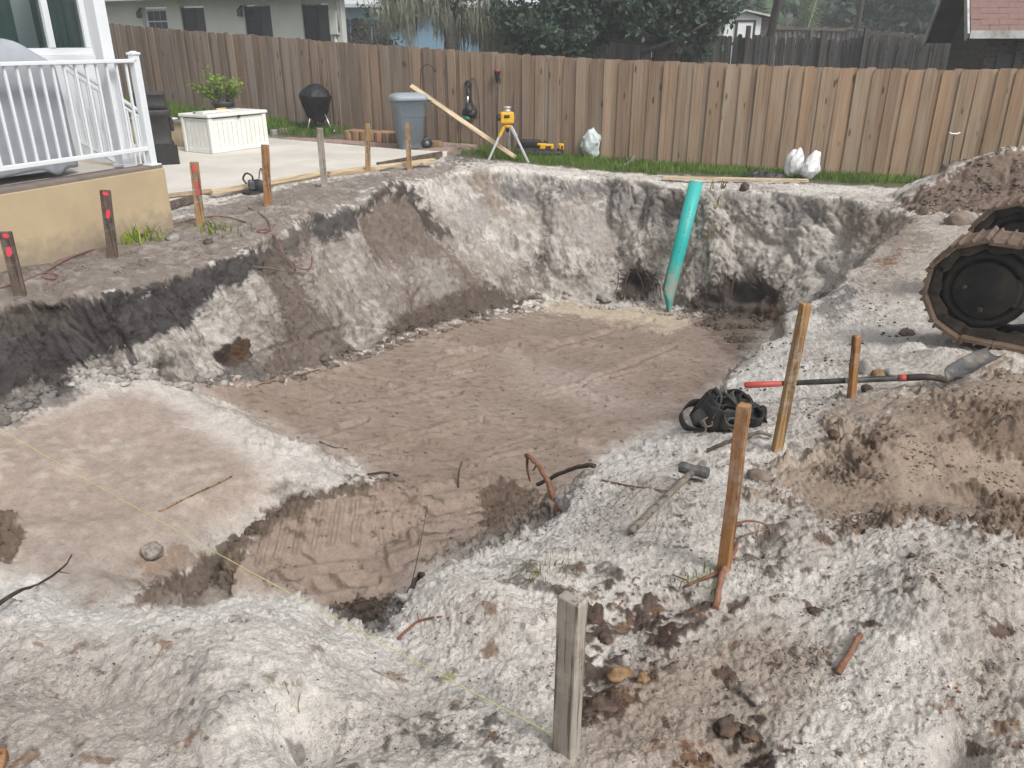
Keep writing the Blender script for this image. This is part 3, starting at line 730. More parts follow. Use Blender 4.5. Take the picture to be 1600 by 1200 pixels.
# ------------------------------------------------------------------ mesh building
class MB:
    def __init__(s): s.v = []; s.f = []; s.sm = []
    def add(s, verts, faces, smooth=False):
        o = len(s.v); s.v += [tuple(v) for v in verts]
        s.f += [tuple(i + o for i in f) for f in faces]; s.sm += [smooth] * len(faces)
        return s
    def box(s, c, size, rz=0, m=None):
        x, y, z = size[0] / 2, size[1] / 2, size[2] / 2
        vs = [Vector((a, b, d)) for a in (-x, x) for b in (-y, y) for d in (-z, z)]
        if rz: vs = [Matrix.Rotation(rz, 3, 'Z') @ v for v in vs]
        if m: vs = [m @ v for v in vs]
        c = Vector(c); vs = [v + c for v in vs]
        return s.add(vs, [(0, 1, 3, 2), (4, 6, 7, 5), (0, 4, 5, 1), (2, 3, 7, 6), (0, 2, 6, 4), (1, 5, 7, 3)])
    def bar(s, p0, p1, w, h, up=(0, 0, 1), taper=1.0):
        p0, p1 = Vector(p0), Vector(p1); d = (p1 - p0).normalized()
        a = d.cross(Vector(up))
        if a.length < 1e-4: a = d.cross(Vector((1, 0, 0)))
        a.normalize(); b = a.cross(d).normalized()
        vs = []
        for p, k in ((p0, 1), (p1, taper)):
            for (i, j) in ((-1, -1), (1, -1), (1, 1), (-1, 1)): vs.append(p + a * (i * w / 2 * k) + b * (j * h / 2 * k))
        return s.add(vs, [(0, 1, 2, 3), (7, 6, 5, 4), (0, 4, 5, 1), (1, 5, 6, 2), (2, 6, 7, 3), (3, 7, 4, 0)])
    def tube(s, pts, r, n=8, caps=True, smooth=True):
        pts = [Vector(p) for p in pts]; rs = r if isinstance(r, (list, tuple)) else [r] * len(pts)
        o = len(s.v); vs = []; fs = []; prev = None
        for i, p in enumerate(pts):
            d = (pts[min(i + 1, len(pts) - 1)] - pts[max(i - 1, 0)])
            if d.length < 1e-9: d = Vector((0, 0, 1))
            d.normalize()
            a = prev - d * prev.dot(d) if prev is not None else d.orthogonal()
            if a.length < 1e-6: a = d.orthogonal()
            a.normalize(); prev = a; b = d.cross(a)
            for k in range(n):
                t = 2 * math.pi * k / n
                vs.append(p + (a * math.cos(t) + b * math.sin(t)) * rs[i])
        for i in range(len(pts) - 1):
            for k in range(n):
                fs.append((i * n + k, i * n + (k + 1) % n, (i + 1) * n + (k + 1) % n, (i + 1) * n + k))
        s.add(vs, fs, smooth)
        if caps: 
            s.f += [tuple(o + k for k in reversed(range(n))), tuple(o + (len(pts) - 1) * n + k for k in range(n))]; s.sm += [False, False]
        return s
    def lathe(s, prof, n=20, c=(0, 0, 0), m=None, smooth=True, sx=1, sy=1):
        vs = []; fs = []
        for (r, z) in prof:
            for k in range(n):
                t = 2 * math.pi * k / n
                v = Vector((r * sx * math.cos(t), r * sy * math.sin(t), z))
                if m: v = m @ v
                vs.append(v + Vector(c))
        for i in range(len(prof) - 1):
            for k in range(n): fs.append((i * n + k, i * n + (k + 1) % n, (i + 1) * n + (k + 1) % n, (i + 1) * n + k))
        s.add(vs, fs, smooth)
        o = len(s.v) - len(vs)
        if prof[0][0] > 1e-4: s.f.append(tuple(o + k for k in reversed(range(n)))); s.sm.append(False)
        if prof[-1][0] > 1e-4: s.f.append(tuple(o + (len(prof) - 1) * n + k for k in range(n))); s.sm.append(False)
        return s
    def loft(s, rings, smooth=True, caps=True):
        """rings: lists of points with equal count"""
        n = len(rings[0]); vs = [p for r in rings for p in r]; fs = []
        for i in range(len(rings) - 1):
            for k in range(n): fs.append((i * n + k, i * n + (k + 1) % n, (i + 1) * n + (k + 1) % n, (i + 1) * n + k))
        o = len(s.v); s.add(vs, fs, smooth)
        if caps:
            s.f += [tuple(o + k for k in reversed(range(n))), tuple(o + (len(rings) - 1) * n + k for k in range(n))]; s.sm += [False, False]
        return s
    def prism(s, poly, z0, z1):
        n = len(poly); vs = [(x, y, z0) for x, y in poly] + [(x, y, z1) for x, y in poly]
        fs = [tuple(reversed(range(n))), tuple(range(n, 2 * n))] + [(k, (k + 1) % n, n + (k + 1) % n, n + k) for k in range(n)]
        return s.add(vs, fs)
    def lump(s, c, r, seed=0, amp=.25, sub=2, sq=(1, 1, 1), rot=None):
        vs, fs = ICO[sub]
        q = np.array(vs); k = 1 + amp * 1.6 * noise3(q[:, 0] * 1.7 + seed * 3.1, q[:, 1] * 1.7, q[:, 2] * 1.7) + amp * .9 * noise3(q[:, 0] * 4 + seed, q[:, 1] * 4, q[:, 2] * 4) + amp * .5 * noise3(q[:, 0] * 9 + seed, q[:, 1] * 9, q[:, 2] * 9)
        q = q * k[:, None] * r * np.array(sq)
        if rot: q = q @ np.array(Matrix.Rotation(rot, 3, 'Z')).T
        return s.add((q + np.array(c)).tolist(), fs, True)
    def build(s, name, m, parent=None, origin=(0, 0, 0), bevel=0, seg=1):
        o3 = Vector(origin)
        me = bpy.data.meshes.new(name)
        me.from_pydata([(v[0] - o3.x, v[1] - o3.y, v[2] - o3.z) for v in s.v], [], s.f)
        me.polygons.foreach_set('use_smooth', s.sm)
        me.materials.append(m if not isinstance(m, str) else MATS[m])
        me.update()
        ob = bpy.data.objects.new(name, me); COL.objects.link(ob)
        if parent: ob.parent = parent
        else: ob.location = o3
        if bevel:
            md = ob.modifiers.new('bevel', 'BEVEL'); md.width = bevel; md.segments = seg; md.limit_method = 'ANGLE'; md.angle_limit = math.radians(40)
        return ob

def _ico():
    import bmesh
    out = {}
    for k in (1, 2, 3):
        bm = bmesh.new(); bmesh.ops.create_icosphere(bm, subdivisions=k, radius=1)
        bm.verts.ensure_lookup_table()
        out[k] = ([tuple(v.co) for v in bm.verts], [tuple(v.index for v in f.verts) for f in bm.faces]); bm.free()
    return out
ICO = _ico()

def empty(name, loc, rz=0):
    o = bpy.data.objects.new(name, None); COL.objects.link(o); o.location = loc; o.rotation_euler = (0, 0, rz)
    o.empty_display_size = .1
    return o

def tag(o, label, cat, group=None):
    o['label'] = label; o['category'] = cat
    if group: o['group'] = group
    return o

def struct(o): o['kind'] = 'structure'; return o

def dup(o, parent=None):
    c = o.copy(); COL.objects.link(c); c.parent = parent
    for ch in [k for k in bpy.data.objects if k.parent == o]: dup(ch, c)
    return c

def raw_mesh(name, verts, faces, m, smooth=False):
    me = bpy.data.meshes.new(name)
    verts = np.asarray(verts, np.float32); faces = np.asarray(faces, np.int32); k = faces.shape[1]
    me.vertices.add(len(verts)); me.vertices.foreach_set('co', verts.ravel())
    me.loops.add(faces.size); me.loops.foreach_set('vertex_index', faces.ravel())
    me.polygons.add(len(faces)); me.polygons.foreach_set('loop_start', (np.arange(len(faces)) * k).astype(np.int32))
    me.polygons.foreach_set('use_smooth', np.full(len(faces), smooth))
    me.update(calc_edges=True)
    me.materials.append(MATS[m] if isinstance(m, str) else m)
    return me

# ------------------------------------------------------------------ material set
wood('fence_wood', (.18, .128, .092), (.30, .226, .17), 'Z', 16, crack=.3, grey=(.26, .218, .18), per_object=True, bump=.5)
wood('old_fence_wood', (.075, .068, .064), (.180, .165, .152), 'Z', 14, grey=(.10, .105, .10), per_object=True, bump=.5)
wood('pine', (.50, .38, .235), (.70, .57, .40), 'X', 20, bump=.25)
wood('pine_dirty', (.36, .26, .16), (.52, .40, .26), 'X', 20, bump=.3, dirt=(.25, .20, .16))
wood('stake_tan', (.27, .155, .065), (.43, .27, .12), 'Z', 24, bump=.35, dirt=(.42, .37, .33))
wood('stake_orange', (.25, .115, .045), (.40, .21, .085), 'Z', 24, bump=.35, dirt=(.38, .31, .25))
wood('stake_grey', (.19, .155, .12), (.40, .35, .295), 'Z', 30, grey=(.35, .325, .295), bump=.5, dirt=(.40, .36, .30))
wood('stake_brown', (.085, .058, .042), (.165, .12, .09), 'Z', 24, bump=.4, dirt=(.20, .18, .165))
wood('shed_wood', (.085, .066, .055), (.165, .132, .112), 'X', 14, grey=(.085, .08, .075), bump=.4)
wood('pole_wood', (.060, .048, .040), (.115, .095, .08), 'Z', 10, bump=.4)
wood('old_handle', (.16, .135, .11), (.34, .29, .235), 'X', 26, grey=(.13, .115, .10), bump=.4, knots=False, dirt=(.12, .10, .085))
wood('edging_wood', (.25, .155, .085), (.42, .29, .175), 'Z', 20, per_object=True, bump=.4)
plain('white_paint', (.70, .73, .76), .45, var=.03, scale=3, dirt=(.60, .61, .60), dirt_amt=.2)
plain('house_white', (.62, .645, .59), .8, var=.07, scale=1.6, bump=.2, dirt=(.42, .46, .42), dirt_amt=.4)
plain('stucco', (.45, .355, .225), .9, var=.08, scale=2.2, bump=.7, dirt=(.36, .285, .185), dirt_amt=.5)
plain('deck_cap', (.20, .165, .145), .85, var=.25, scale=6, bump=.4)
plain('patio_concrete', (.58, .55, .50), .85, var=.09, scale=1.3, bump=.25, dirt=(.40, .36, .30), dirt_amt=.55)
plain('paver', (.30, .20, .17), .9, var=.25, scale=7, bump=.4, dirt=(.36, .32, .29))
plain('paver_edge', (.22, .18, .15), .9, var=.25, scale=7, bump=.4)
plain('box_plastic', (.74, .74, .71), .5, var=.05, scale=3, dirt=(.55, .53, .47), dirt_amt=.3)
plain('grey_plastic', (.15, .185, .215), .5, var=.10, scale=4, dirt=(.22, .23, .235), dirt_amt=.35)
plain('grey_lid', (.26, .31, .35), .5, var=.08, scale=4, dirt=(.33, .34, .34))
plain('black_plastic', (.018, .018, .019), .5, var=.3, scale=8, dirt=(.05, .048, .045))
plain('dark_plastic', (.035, .033, .033), .6, var=.3, scale=6, dirt=(.07, .065, .06))
plain('cover_grey', (.33, .35, .385), .85, var=.09, scale=5, bump=.3, dirt=(.26, .27, .30))
plain('cover_black', (.010, .011, .013), .6, var=.3, scale=7, bump=.4)
plain('chrome', (.62, .62, .62), .35, metal=.9, var=.08, scale=9)
plain('aluminium', (.60, .61, .63), .45, metal=.35, var=.10, scale=9, dirt=(.42, .40, .38))
plain('iron', (.025, .022, .02), .7, var=.3, scale=18)
plain('yellow_tool', (.75, .42, .02), .5, var=.10, scale=9, dirt=(.35, .22, .04))
plain('tool_black', (.02, .02, .021), .55, var=.3, scale=14, dirt=(.10, .09, .08))
plain('pvc', (.014, .39, .36), .45, var=.07, scale=3, spec=.4, dirt=(.13, .37, .33), dirt_amt=.6)
plain('pvc_mud', (.05, .33, .275), .6, var=.2, scale=10, dirt=(.28, .24, .19), dirt_amt=.8)
plain('pvc_print', (.008, .19, .18), .5)
plain('hose_red', (.19, .075, .07), .6, var=.25, scale=14, dirt=(.25, .19, .17))
plain('bag_white', (.70, .72, .73), .4, var=.06, scale=9, spec=.5, bump=.3)
plain('bag_mint', (.50, .56, .55), .45, var=.12, scale=16, spec=.5, bump=.5, dirt=(.66, .68, .68))
plain('sheet_black', (.022, .022, .024), .45, var=.3, scale=10, bump=.4, dirt=(.10, .09, .085))
plain('branch_bark', (.19, .165, .135), .9, var=.3, scale=22, bump=.6)
plain('root_red', (.19, .082, .045), .8, var=.35, scale=26, bump=.7, dirt=(.30, .22, .16))
plain('root_dark', (.055, .04, .034), .85, var=.35, scale=26, bump=.7, dirt=(.14, .11, .09))
plain('steel_dark', (.040, .034, .028), .7, metal=.25, var=.35, scale=11, bump=.5, dirt=(.13, .10, .075), dirt_amt=.8)
plain('steel_black', (.010, .0105, .011), .7, metal=.1, var=.3, scale=9, bump=.5, dirt=(.045, .035, .026), dirt_amt=.85)
plain('track_steel', (.13, .088, .062), .8, metal=.1, var=.35, scale=12, bump=.6, dirt=(.20, .145, .105), dirt_amt=.9)
plain('shovel_steel', (.09, .09, .092), .65, metal=.3, var=.35, scale=14, bump=.4, dirt=(.27, .23, .19), dirt_amt=.95)
plain('shovel_black', (.022, .022, .023), .55, var=.3, scale=14, dirt=(.16, .14, .12))
plain('shovel_red', (.42, .035, .03), .55, var=.2, scale=14, dirt=(.30, .14, .12))
plain('hammer_steel', (.085, .088, .092), .55, metal=.4, var=.35, scale=20, bump=.4, dirt=(.26, .24, .22))
plain('canvas_black', (.022, .022, .023), .85, var=.4, scale=24, bump=.6, dirt=(.085, .08, .076))
plain('leather_grey', (.055, .052, .05), .75, var=.3, scale=20, bump=.5, dirt=(.14, .13, .12))
plain('leather_tan', (.20, .155, .115), .75, var=.3, scale=20, bump=.5)
plain('rock_brown', (.20, .155, .125), .95, var=.35, scale=18, bump=.9)
plain('rock_orange', (.24, .14, .068), .95, var=.4, scale=22, bump=.9, dirt=(.34, .27, .21))
plain('rock_grey', (.33, .31, .29), .95, var=.3, scale=18, bump=.9, dirt=(.15, .13, .12))
plain('rock_dark', (.075, .052, .04), .95, var=.45, scale=25, bump=1.0, dirt=(.20, .12, .075))
plain('paint_pink', (.66, .055, .09), .6, var=.12, scale=30)
plain('wire_green', (.25, .30, .12), .7)
plain('string_yellow', (.52, .54, .18), .7, var=.1, scale=40)
plain('glass_dark', (.012, .016, .018), .12, var=.2, scale=2, spec=.5)
plain('screen_grey', (.055, .062, .068), .5, var=.15, scale=3)
plain('curtain', (.20, .30, .285), .9, var=.12, scale=3)
plain('roof_blue', (.16, .27, .37), .6, var=.10, scale=2)
plain('wall_far', (.42, .45, .46), .9, var=.08, scale=2)
plain('shed_white', (.74, .77, .78), .6, var=.05, scale=2)
plain('shingle', (.215, .135, .118), .95, var=.2, scale=9, bump=.8, dirt=(.20, .12, .105))
plain('fascia', (.56, .57, .57), .75, var=.2, scale=4, dirt=(.22, .20, .17), dirt_amt=.8)
plain('soffit', (.10, .09, .075), .9, var=.3, scale=4)
plain('bark', (.11, .10, .09), .95, var=.35, scale=12, bump=.9, dirt=(.16, .155, .14))
plain('pot_dark', (.045, .045, .05), .6, var=.2, scale=7)

# mud splashed up the foot of the stucco
_m = MATS['stucco']; _n = NT(_m.node_tree); _b = _m.node_tree.nodes['Principled BSDF']
_old = _b.inputs['Base Color'].links[0].from_socket; _gp = _n.node('ShaderNodeNewGeometry').outputs['Position']
_sx = _n.node('ShaderNodeSeparateXYZ'); _n.link(_gp, _sx.inputs[0])
_hgt = _n.math('SUBTRACT', _n.math('MULTIPLY', _n.noise(_gp, 9, 6, .7), .55), _sx.outputs['Z'])
_n.link(_n.mix(_n.ramp(_hgt, [(.12, 0), (.34, .75)]), _old, (.23, .19, .15)), _b.inputs['Base Color'])

_m = MATS['pvc']; _n = NT(_m.node_tree); _b = _m.node_tree.nodes['Principled BSDF']       # dried mud on the lower half of the pipe
_old = _b.inputs['Base Color'].links[0].from_socket; _gp = _n.node('ShaderNodeNewGeometry').outputs['Position']
_sx = _n.node('ShaderNodeSeparateXYZ'); _n.link(_gp, _sx.inputs[0])
_hgt = _n.math('SUBTRACT', _n.math('MULTIPLY', _n.noise(_gp, 7, 7, .75), 2.2), _n.math('ADD', _sx.outputs['Z'], 2.2))
_n.link(_n.mix(_n.ramp(_hgt, [(.30, 0), (.75, .8)]), _old, (.31, .27, .22)), _b.inputs['Base Color'])

def leaf_mat(name, c1, c2, rough=.6, trans=.25):
    m, nt, b = mat(name); N = NT(nt)
    pos_ = N.node('ShaderNodeNewGeometry').outputs['Position']
    rn = N.node('ShaderNodeVertexColor', layer_name='tint')
    f = N.noise(pos_, 1.4, 3)
    c = N.mix(N.ramp(f, [(.35, 0), (.65, 1)]), c1, c2)
    c = N.mix(1.0, c, rn.outputs[0], 'MULTIPLY')
    N.link(c, b.inputs['Base Color']); b.inputs['Roughness'].default_value = rough
    b.inputs['Specular IOR Level'].default_value = .3
    t = N.node('ShaderNodeBsdfTranslucent'); N.link(c, t.inputs['Color'])
    ms = N.node('ShaderNodeMixShader'); ms.inputs[0].default_value = trans
    out = nt.nodes['Material Output']
    N.link(b.outputs[0], ms.inputs[1]); N.link(t.outputs[0], ms.inputs[2]); N.link(ms.outputs[0], out.inputs['Surface'])
    return m
leaf_mat('grass_leaf', (.075, .16, .028), (.13, .235, .045))
leaf_mat('oak_leaf', (.052, .088, .062), (.092, .135, .088))
leaf_mat('far_leaf', (.068, .105, .072), (.10, .145, .096))
leaf_mat('palm_leaf', (.10, .15, .085), (.15, .20, .11))
leaf_mat('moss_leaf', (.20, .215, .155), (.27, .28, .205))
leaf_mat('plant_leaf', (.12, .22, .035), (.22, .32, .06))
leaf_mat('weed_leaf', (.11, .17, .04), (.20, .25, .07))
leaf_mat('dry_leaf', (.20, .17, .10), (.28, .24, .13))

def tint_attr(me, vals):
    a = me.color_attributes.new('tint', 'FLOAT_COLOR', 'POINT')
    c = np.ones((len(me.vertices), 4), np.float32); c[:, :3] = vals
    a.data.foreach_set('color', c.ravel())

def leaf_cloud(name, centres, size, m, seed=0, elong=2.0, parent=None, origin=(0, 0, 0), down=0.0, jitter=.5):
    """many small leaf faces (bent quads) around given centres"""
    r = np.random.RandomState(seed); n = len(centres)
    c = np.asarray(centres, np.float64) - np.array(origin)
    d = r.normal(size=(n, 3)); d[:, 2] -= down; d /= np.linalg.norm(d, axis=1)[:, None]
    e = np.cross(d, r.normal(size=(n, 3))); e /= np.linalg.norm(e, axis=1)[:, None] + 1e-9
    s = size * (1 + jitter * (r.rand(n, 1) - .5) * 2)
    a = d * s * elong / 2; b = e * s / 2
    v = np.stack([c - a, c + b, c + a, c - b], 1).reshape(-1, 3)
    me = raw_mesh(name, v, np.arange(4 * n).reshape(-1, 4), m)
    t = np.repeat(.65 + .7 * r.rand(n, 1), 3, 1)
    tint_attr(me, np.repeat(t, 4, 0))
    ob = bpy.data.objects.new(name, me); COL.objects.link(ob)
    if parent: ob.parent = parent
    else: ob.location = origin
    return ob

def grass_blades(name, bases, h0, h1, m, seed=0, width=.006, lean=.5, parent=None, origin=(0, 0, 0)):
    r = np.random.RandomState(seed); n = len(bases)
    b = np.asarray(bases, np.float64) - np.array(origin)
    h = h0 + (h1 - h0) * r.rand(n, 1); ang = r.rand(n) * 6.283
    side = np.stack([np.cos(ang), np.sin(ang), np.zeros(n)], 1) * width / 2
    la = r.rand(n) * 6.283
    ln = np.stack([np.cos(la), np.sin(la), np.zeros(n)], 1) * lean * h * r.rand(n, 1)
    up = np.array([[0, 0, 1]])
    mid = b + up * h * .6 + ln * .35; tip = b + up * h * .95 + ln
    v = np.stack([b - side, b + side, mid + side * .8, mid - side * .8, tip + side * .1, tip - side * .1], 1).reshape(-1, 3)
    k = np.arange(n)[:, None] * 6
    f = np.concatenate([k + np.array([[0, 1, 2, 3]]), k + np.array([[3, 2, 4, 5]])], 0)
    me = raw_mesh(name, v, f, m)
    t = .6 + .8 * r.rand(n, 1); tt = np.concatenate([t * (1 + .25 * r.rand(n, 1)), t, t * .8], 1)
    tint_attr(me, np.repeat(tt, 6, 0))
    ob = bpy.data.objects.new(name, me); COL.objects.link(ob)
    if parent: ob.parent = parent
    else: ob.location = origin
    return ob
# ================================================================== SETTING
def line_t(px, a, d, z):
    """parameter on the horizontal line a + t d (height z) that shows at photo column px"""
    k = (px - 800) / FPX; dz = z - EYE
    return (k * (a.y * CP - dz * SP) - a.x) / (d.x - k * d.y * CP)

# ------------------------------------------------------------------ patio
near_edge = [P(262, 315, -.1), P(330, 302, -.1), P(440, 286, -.1), P(506, 274, -.1), P(590, 257, -.1), P(640, 248, -.1), P(699, 236.5, -.1)]
fe0 = P(622, 232.5, -.1); fe1 = P(440, 217, -.1)
fdir = (fe1 - fe0).normalized()
fe2 = fe1 + fdir * 5.2
poly = [(p.x, p.y) for p in near_edge] + [(fe0.x, fe0.y), (fe1.x, fe1.y), (fe2.x, fe2.y), (-11, 14.5), (-7.5, 9.0), (-4.4, 9.9)]
patio = struct(MB().prism(poly, -.24, -.1).build('patio', 'patio_concrete', bevel=.01))
# paver band between the slab and the fence
pv = struct(MB().prism([(near_edge[-1].x, near_edge[-1].y + .02)] + [(p.x, p.y) for p in (fe0 + Vector((.0, .02, 0)), fe1 + Vector((0, .02, 0)))] +
                       [(fe1.x + .55, fe1.y + 1.05), (fe0.x + .5, fe0.y + .95), (near_edge[-1].x + .55, near_edge[-1].y + .75)], -.25, -.125).build('paver_path', 'paver_edge'))
pav_me = MB().box((0, 0, 0), (.40, .27, .05)).build('paver', 'paver', bevel=.008)
fn = Vector((-fdir.y, fdir.x, 0)); fn = fn if fn.y > 0 else -fn
first = True
L = (fe1 - near_edge[-1]).length
for r_ in range(4):
    k = 0
    while True:
        s_ = .25 + k * .412 + (.2 if r_ % 2 else 0) - r_ * .05; k += 1
        if s_ > L + .1: break
        c_ = near_edge[-1] + (fe1 - near_edge[-1]).normalized() * s_ + fn * (.17 + r_ * .28)
        o = pav_me if first else pav_me.copy()
        if not first: COL.objects.link(o)
        first = False
        o.location = (c_.x, c_.y, -.122 + rnd.uniform(-.004, .004)); o.rotation_euler = (rnd.uniform(-.01, .01), rnd.uniform(-.01, .01), math.atan2(fdir.y, fdir.x) + rnd.uniform(-.01, .01))
        o.parent = pv

# ------------------------------------------------------------------ porch and house
A0 = Vector((-4.36, 6.9, 0))
ZD = .57
t_end = line_t(256, A0, U, ZD)
porch = empty('porch', (A0.x, A0.y, -.12))
tag(porch, 'raised porch with tan stucco wall beside the pit', 'porch')
def pp(t, off, z): return A0 + U * t + V * off + Vector((0, 0, z))
def slabbox(name, t0, t1, o0, o1, z0, z1, m, parent, origin, bevel=0):
    q_ = [pp(t0, o0, 0), pp(t1, o0, 0), pp(t1, o1, 0), pp(t0, o1, 0)]
    return MB().prism([(p.x, p.y) for p in q_], z0, z1).build(name, m, parent, origin, bevel)
po = porch.location
slabbox('stucco_wall', -3.2, t_end, 0, .2, -.2, ZD - .03, 'stucco', porch, po, .006)
slabbox('end_wall', t_end - .2, t_end - .003, .203, 1.45, -.2, ZD - .03, 'stucco', porch, po)
slabbox('floor', -3.2, t_end - .21, .25, 1.45, ZD - .12, ZD - .012, 'patio_concrete', porch, po)
slabbox('edge_cap', -3.2, t_end - .01, .012, .245, ZD - .027, ZD, 'deck_cap', porch, po)

rail = empty('porch_railing', pp(0, .09, ZD)); ro = rail.location
tag(rail, 'white metal railing along the front of the porch', 'railing')
t_p = line_t(238, A0 + V * .09, U, ZD)
MB().bar(pp(-3.2, .09, 1.565), pp(t_p, .09, 1.565), .075, .035).build('top_rail', 'white_paint', rail, ro, .006)
MB().bar(pp(-3.2, .09, .735), pp(t_p, .09, .735), .045, .04).build('bottom_rail', 'white_paint', rail, ro, .004)
b0 = MB().bar(Vector((0, 0, .757)), Vector((0, 0, 1.548)), .02, .02, up=(U.x, U.y, 0)).build('baluster', 'white_paint', rail)
k = 0
t = t_p - .11
while t > -2.2:
    o = b0 if k == 0 else b0.copy()
    if k: COL.objects.link(o); o.parent = rail
    p = pp(t, .09, 0); o.location = (p.x - ro.x, p.y - ro.y, -ro.z)
    t -= .112; k += 1
MB().bar(pp(t_p, .09, ZD), pp(t_p, .09, 1.62), .075, .075, up=U).build('end_post', 'white_paint', rail, ro, .004)
MB().bar(pp(t_p, .09, 1.62), pp(t_p, .09, 1.642), .095, .095, up=U).bar(pp(t_p, .09, 1.642), pp(t_p, .09, 1.655), .07, .07, up=U, taper=.4).build('post_cap', 'white_paint', rail, ro, .003)
MB().bar(pp(t_p, .09, ZD), pp(t_p, .09, ZD + .014), .13, .13, up=U).build('base_plate', 'white_paint', rail, ro, .003)

t_c = line_t(196, A0 + V * .26, U, ZD)
column = empty('porch_column', pp(t_c, .26, ZD)); co_ = column.location
tag(column, 'tall white square column at the porch corner', 'column')
MB().bar(pp(t_c, .26, ZD), pp(t_c, .26, 3.4), .125, .125, up=U).build('shaft', 'white_paint', column, co_, .006)
MB().bar(pp(t_c, .26, ZD), pp(t_c, .26, ZD + .03), .16, .16, up=U).build('base', 'white_paint', column, co_, .004)

st = empty('stair_railing', pp(1.1, 1.2, ZD)); so = st.location
tag(st, 'white stair handrail sloping down behind the porch column', 'railing')
ta_, tb_ = line_t(98, A0 + V * 1.2, U, 1.5), line_t(226, A0 + V * 1.2, U, .95)
za, zb = 1.56, .95
MB().bar(pp(ta_, 1.2, za), pp(tb_, 1.2, zb), .05, .035).build('handrail', 'white_paint', st, so, .004)
MB().bar(pp(ta_, 1.2, za - .07), pp(tb_, 1.2, zb - .07), .03, .025).build('under_rail', 'white_paint', st, so)
MB().bar(pp(ta_, 1.2, za - .80), pp(tb_, 1.2, zb - .80), .035, .035).build('bottom_rail', 'white_paint', st, so)
for k in range(14):
    f_ = (k + .7) / 14.4; t = ta_ + (tb_ - ta_) * f_; z = za + (zb - za) * f_
    MB().bar(pp(t, 1.2, z - .79), pp(t, 1.2, z - .08), .02, .02, up=U).build('baluster', 'white_paint', st, so)
MB().bar(pp(tb_, 1.2, -.1), pp(tb_, 1.2, zb + .03), .07, .07, up=U).build('post', 'white_paint', st, so, .004)

OFFW = 1.5
t_h = line_t(163, A0 + V * OFFW, U, 1.6)
house = empty('house', pp(t_h, OFFW, -.12)); ho = house.location
tag(house, 'white house with wide windows behind the porch', 'house')
def hw(name, t0, t1, o0, o1, z0, z1, m, parent=house, bevel=0): return slabbox(name, t0, t1, OFFW + o0, OFFW + o1, z0, z1, m, parent, ho, bevel)
hw('wall', -4.2, t_h, 0, .18, -.15, 1.54, 'white_paint')
hw('wall', t_h - .12, t_h, 0, .18, 1.543, 3.3, 'white_paint')
hw('wall', t_h - .14, t_h - .003, .183, 5, -.15, 3.3, 'white_paint')
hw('wall', -4.2, t_h - .123, 0, .18, 3.0, 3.3, 'white_paint')
sill = hw('window_sill', -4.2, t_h - .1, -.035, .15, 1.543, 1.60, 'white_paint', bevel=.004)
t_m = line_t(77, A0 + V * OFFW, U, 1.9)
hw('window_frame', -4.2, t_h - .123, .02, .09, 1.603, 1.675, 'white_paint')
hw('window_frame', t_h - .19, t_h - .125, .02, .09, 1.678, 2.995, 'white_paint')
hw('mullion', t_m - .035, t_m + .035, .012, .095, 1.678, 2.995, 'white_paint')
mg, ntg, bgl = mat('window_glass')
bgl.inputs['Base Color'].default_value = (.80, .90, .88, 1); bgl.inputs['Roughness'].default_value = .02
_N = NT(ntg); _t = _N.node('ShaderNodeBsdfTransparent'); _g = _N.node('ShaderNodeBsdfGlossy'); _g.inputs['Roughness'].default_value = .03
_t.inputs['Color'].default_value = (.80, .88, .86, 1); _m = _N.node('ShaderNodeMixShader'); _f = _N.node('ShaderNodeFresnel'); _f.inputs[0].default_value = 1.5
_N.link(_f.outputs[0], _m.inputs[0]); _N.link(_t.outputs[0], _m.inputs[1]); _N.link(_g.outputs[0], _m.inputs[2]); _N.link(_m.outputs[0], ntg.nodes['Material Output'].inputs['Surface'])
hw('pane', t_m + .036, t_h - .191, .05, .056, 1.678, 2.99, 'window_glass')
hw('pane', -4.1, t_m - .036, .05, .056, 1.678, 2.99, 'window_glass')
hw('dark_room_panel', -4.2, t_h - .15, 1.6, 1.65, -.1, 3.2, 'glass_dark')  # near-black panel: the darkness of the unlit room is put into its colour
def curtain(t0, t1, m='curtain'):
    mb = MB(); n = 40; vs = []
    for i in range(n + 1):
        t = t0 + (t1 - t0) * i / n
        o_ = .25 + .04 * math.sin(i * 1.5) + .015 * math.sin(i * 3.7)
        for z in (1.5, 3.1): vs.append(pp(t, OFFW + o_, z))
    mb.add(vs, [(2 * i, 2 * i + 2, 2 * i + 3, 2 * i + 1) for i in range(n)], True)
    mb.build('curtain', m, house, ho)
curtain(t_m + .02, t_m + .42); curtain(t_m - 1.5, t_m - .22); curtain(-3.6, t_m - 1.9)
MB().lump(pp(t_m - .95, OFFW - .03, 2.18), .07, 3, .05, 2).tube([pp(t_m - .95, OFFW - .03, 2.25), pp(t_m - .95, OFFW - .03, 2.6)], .006, 6).build('wall_lamp', 'iron', house, ho)

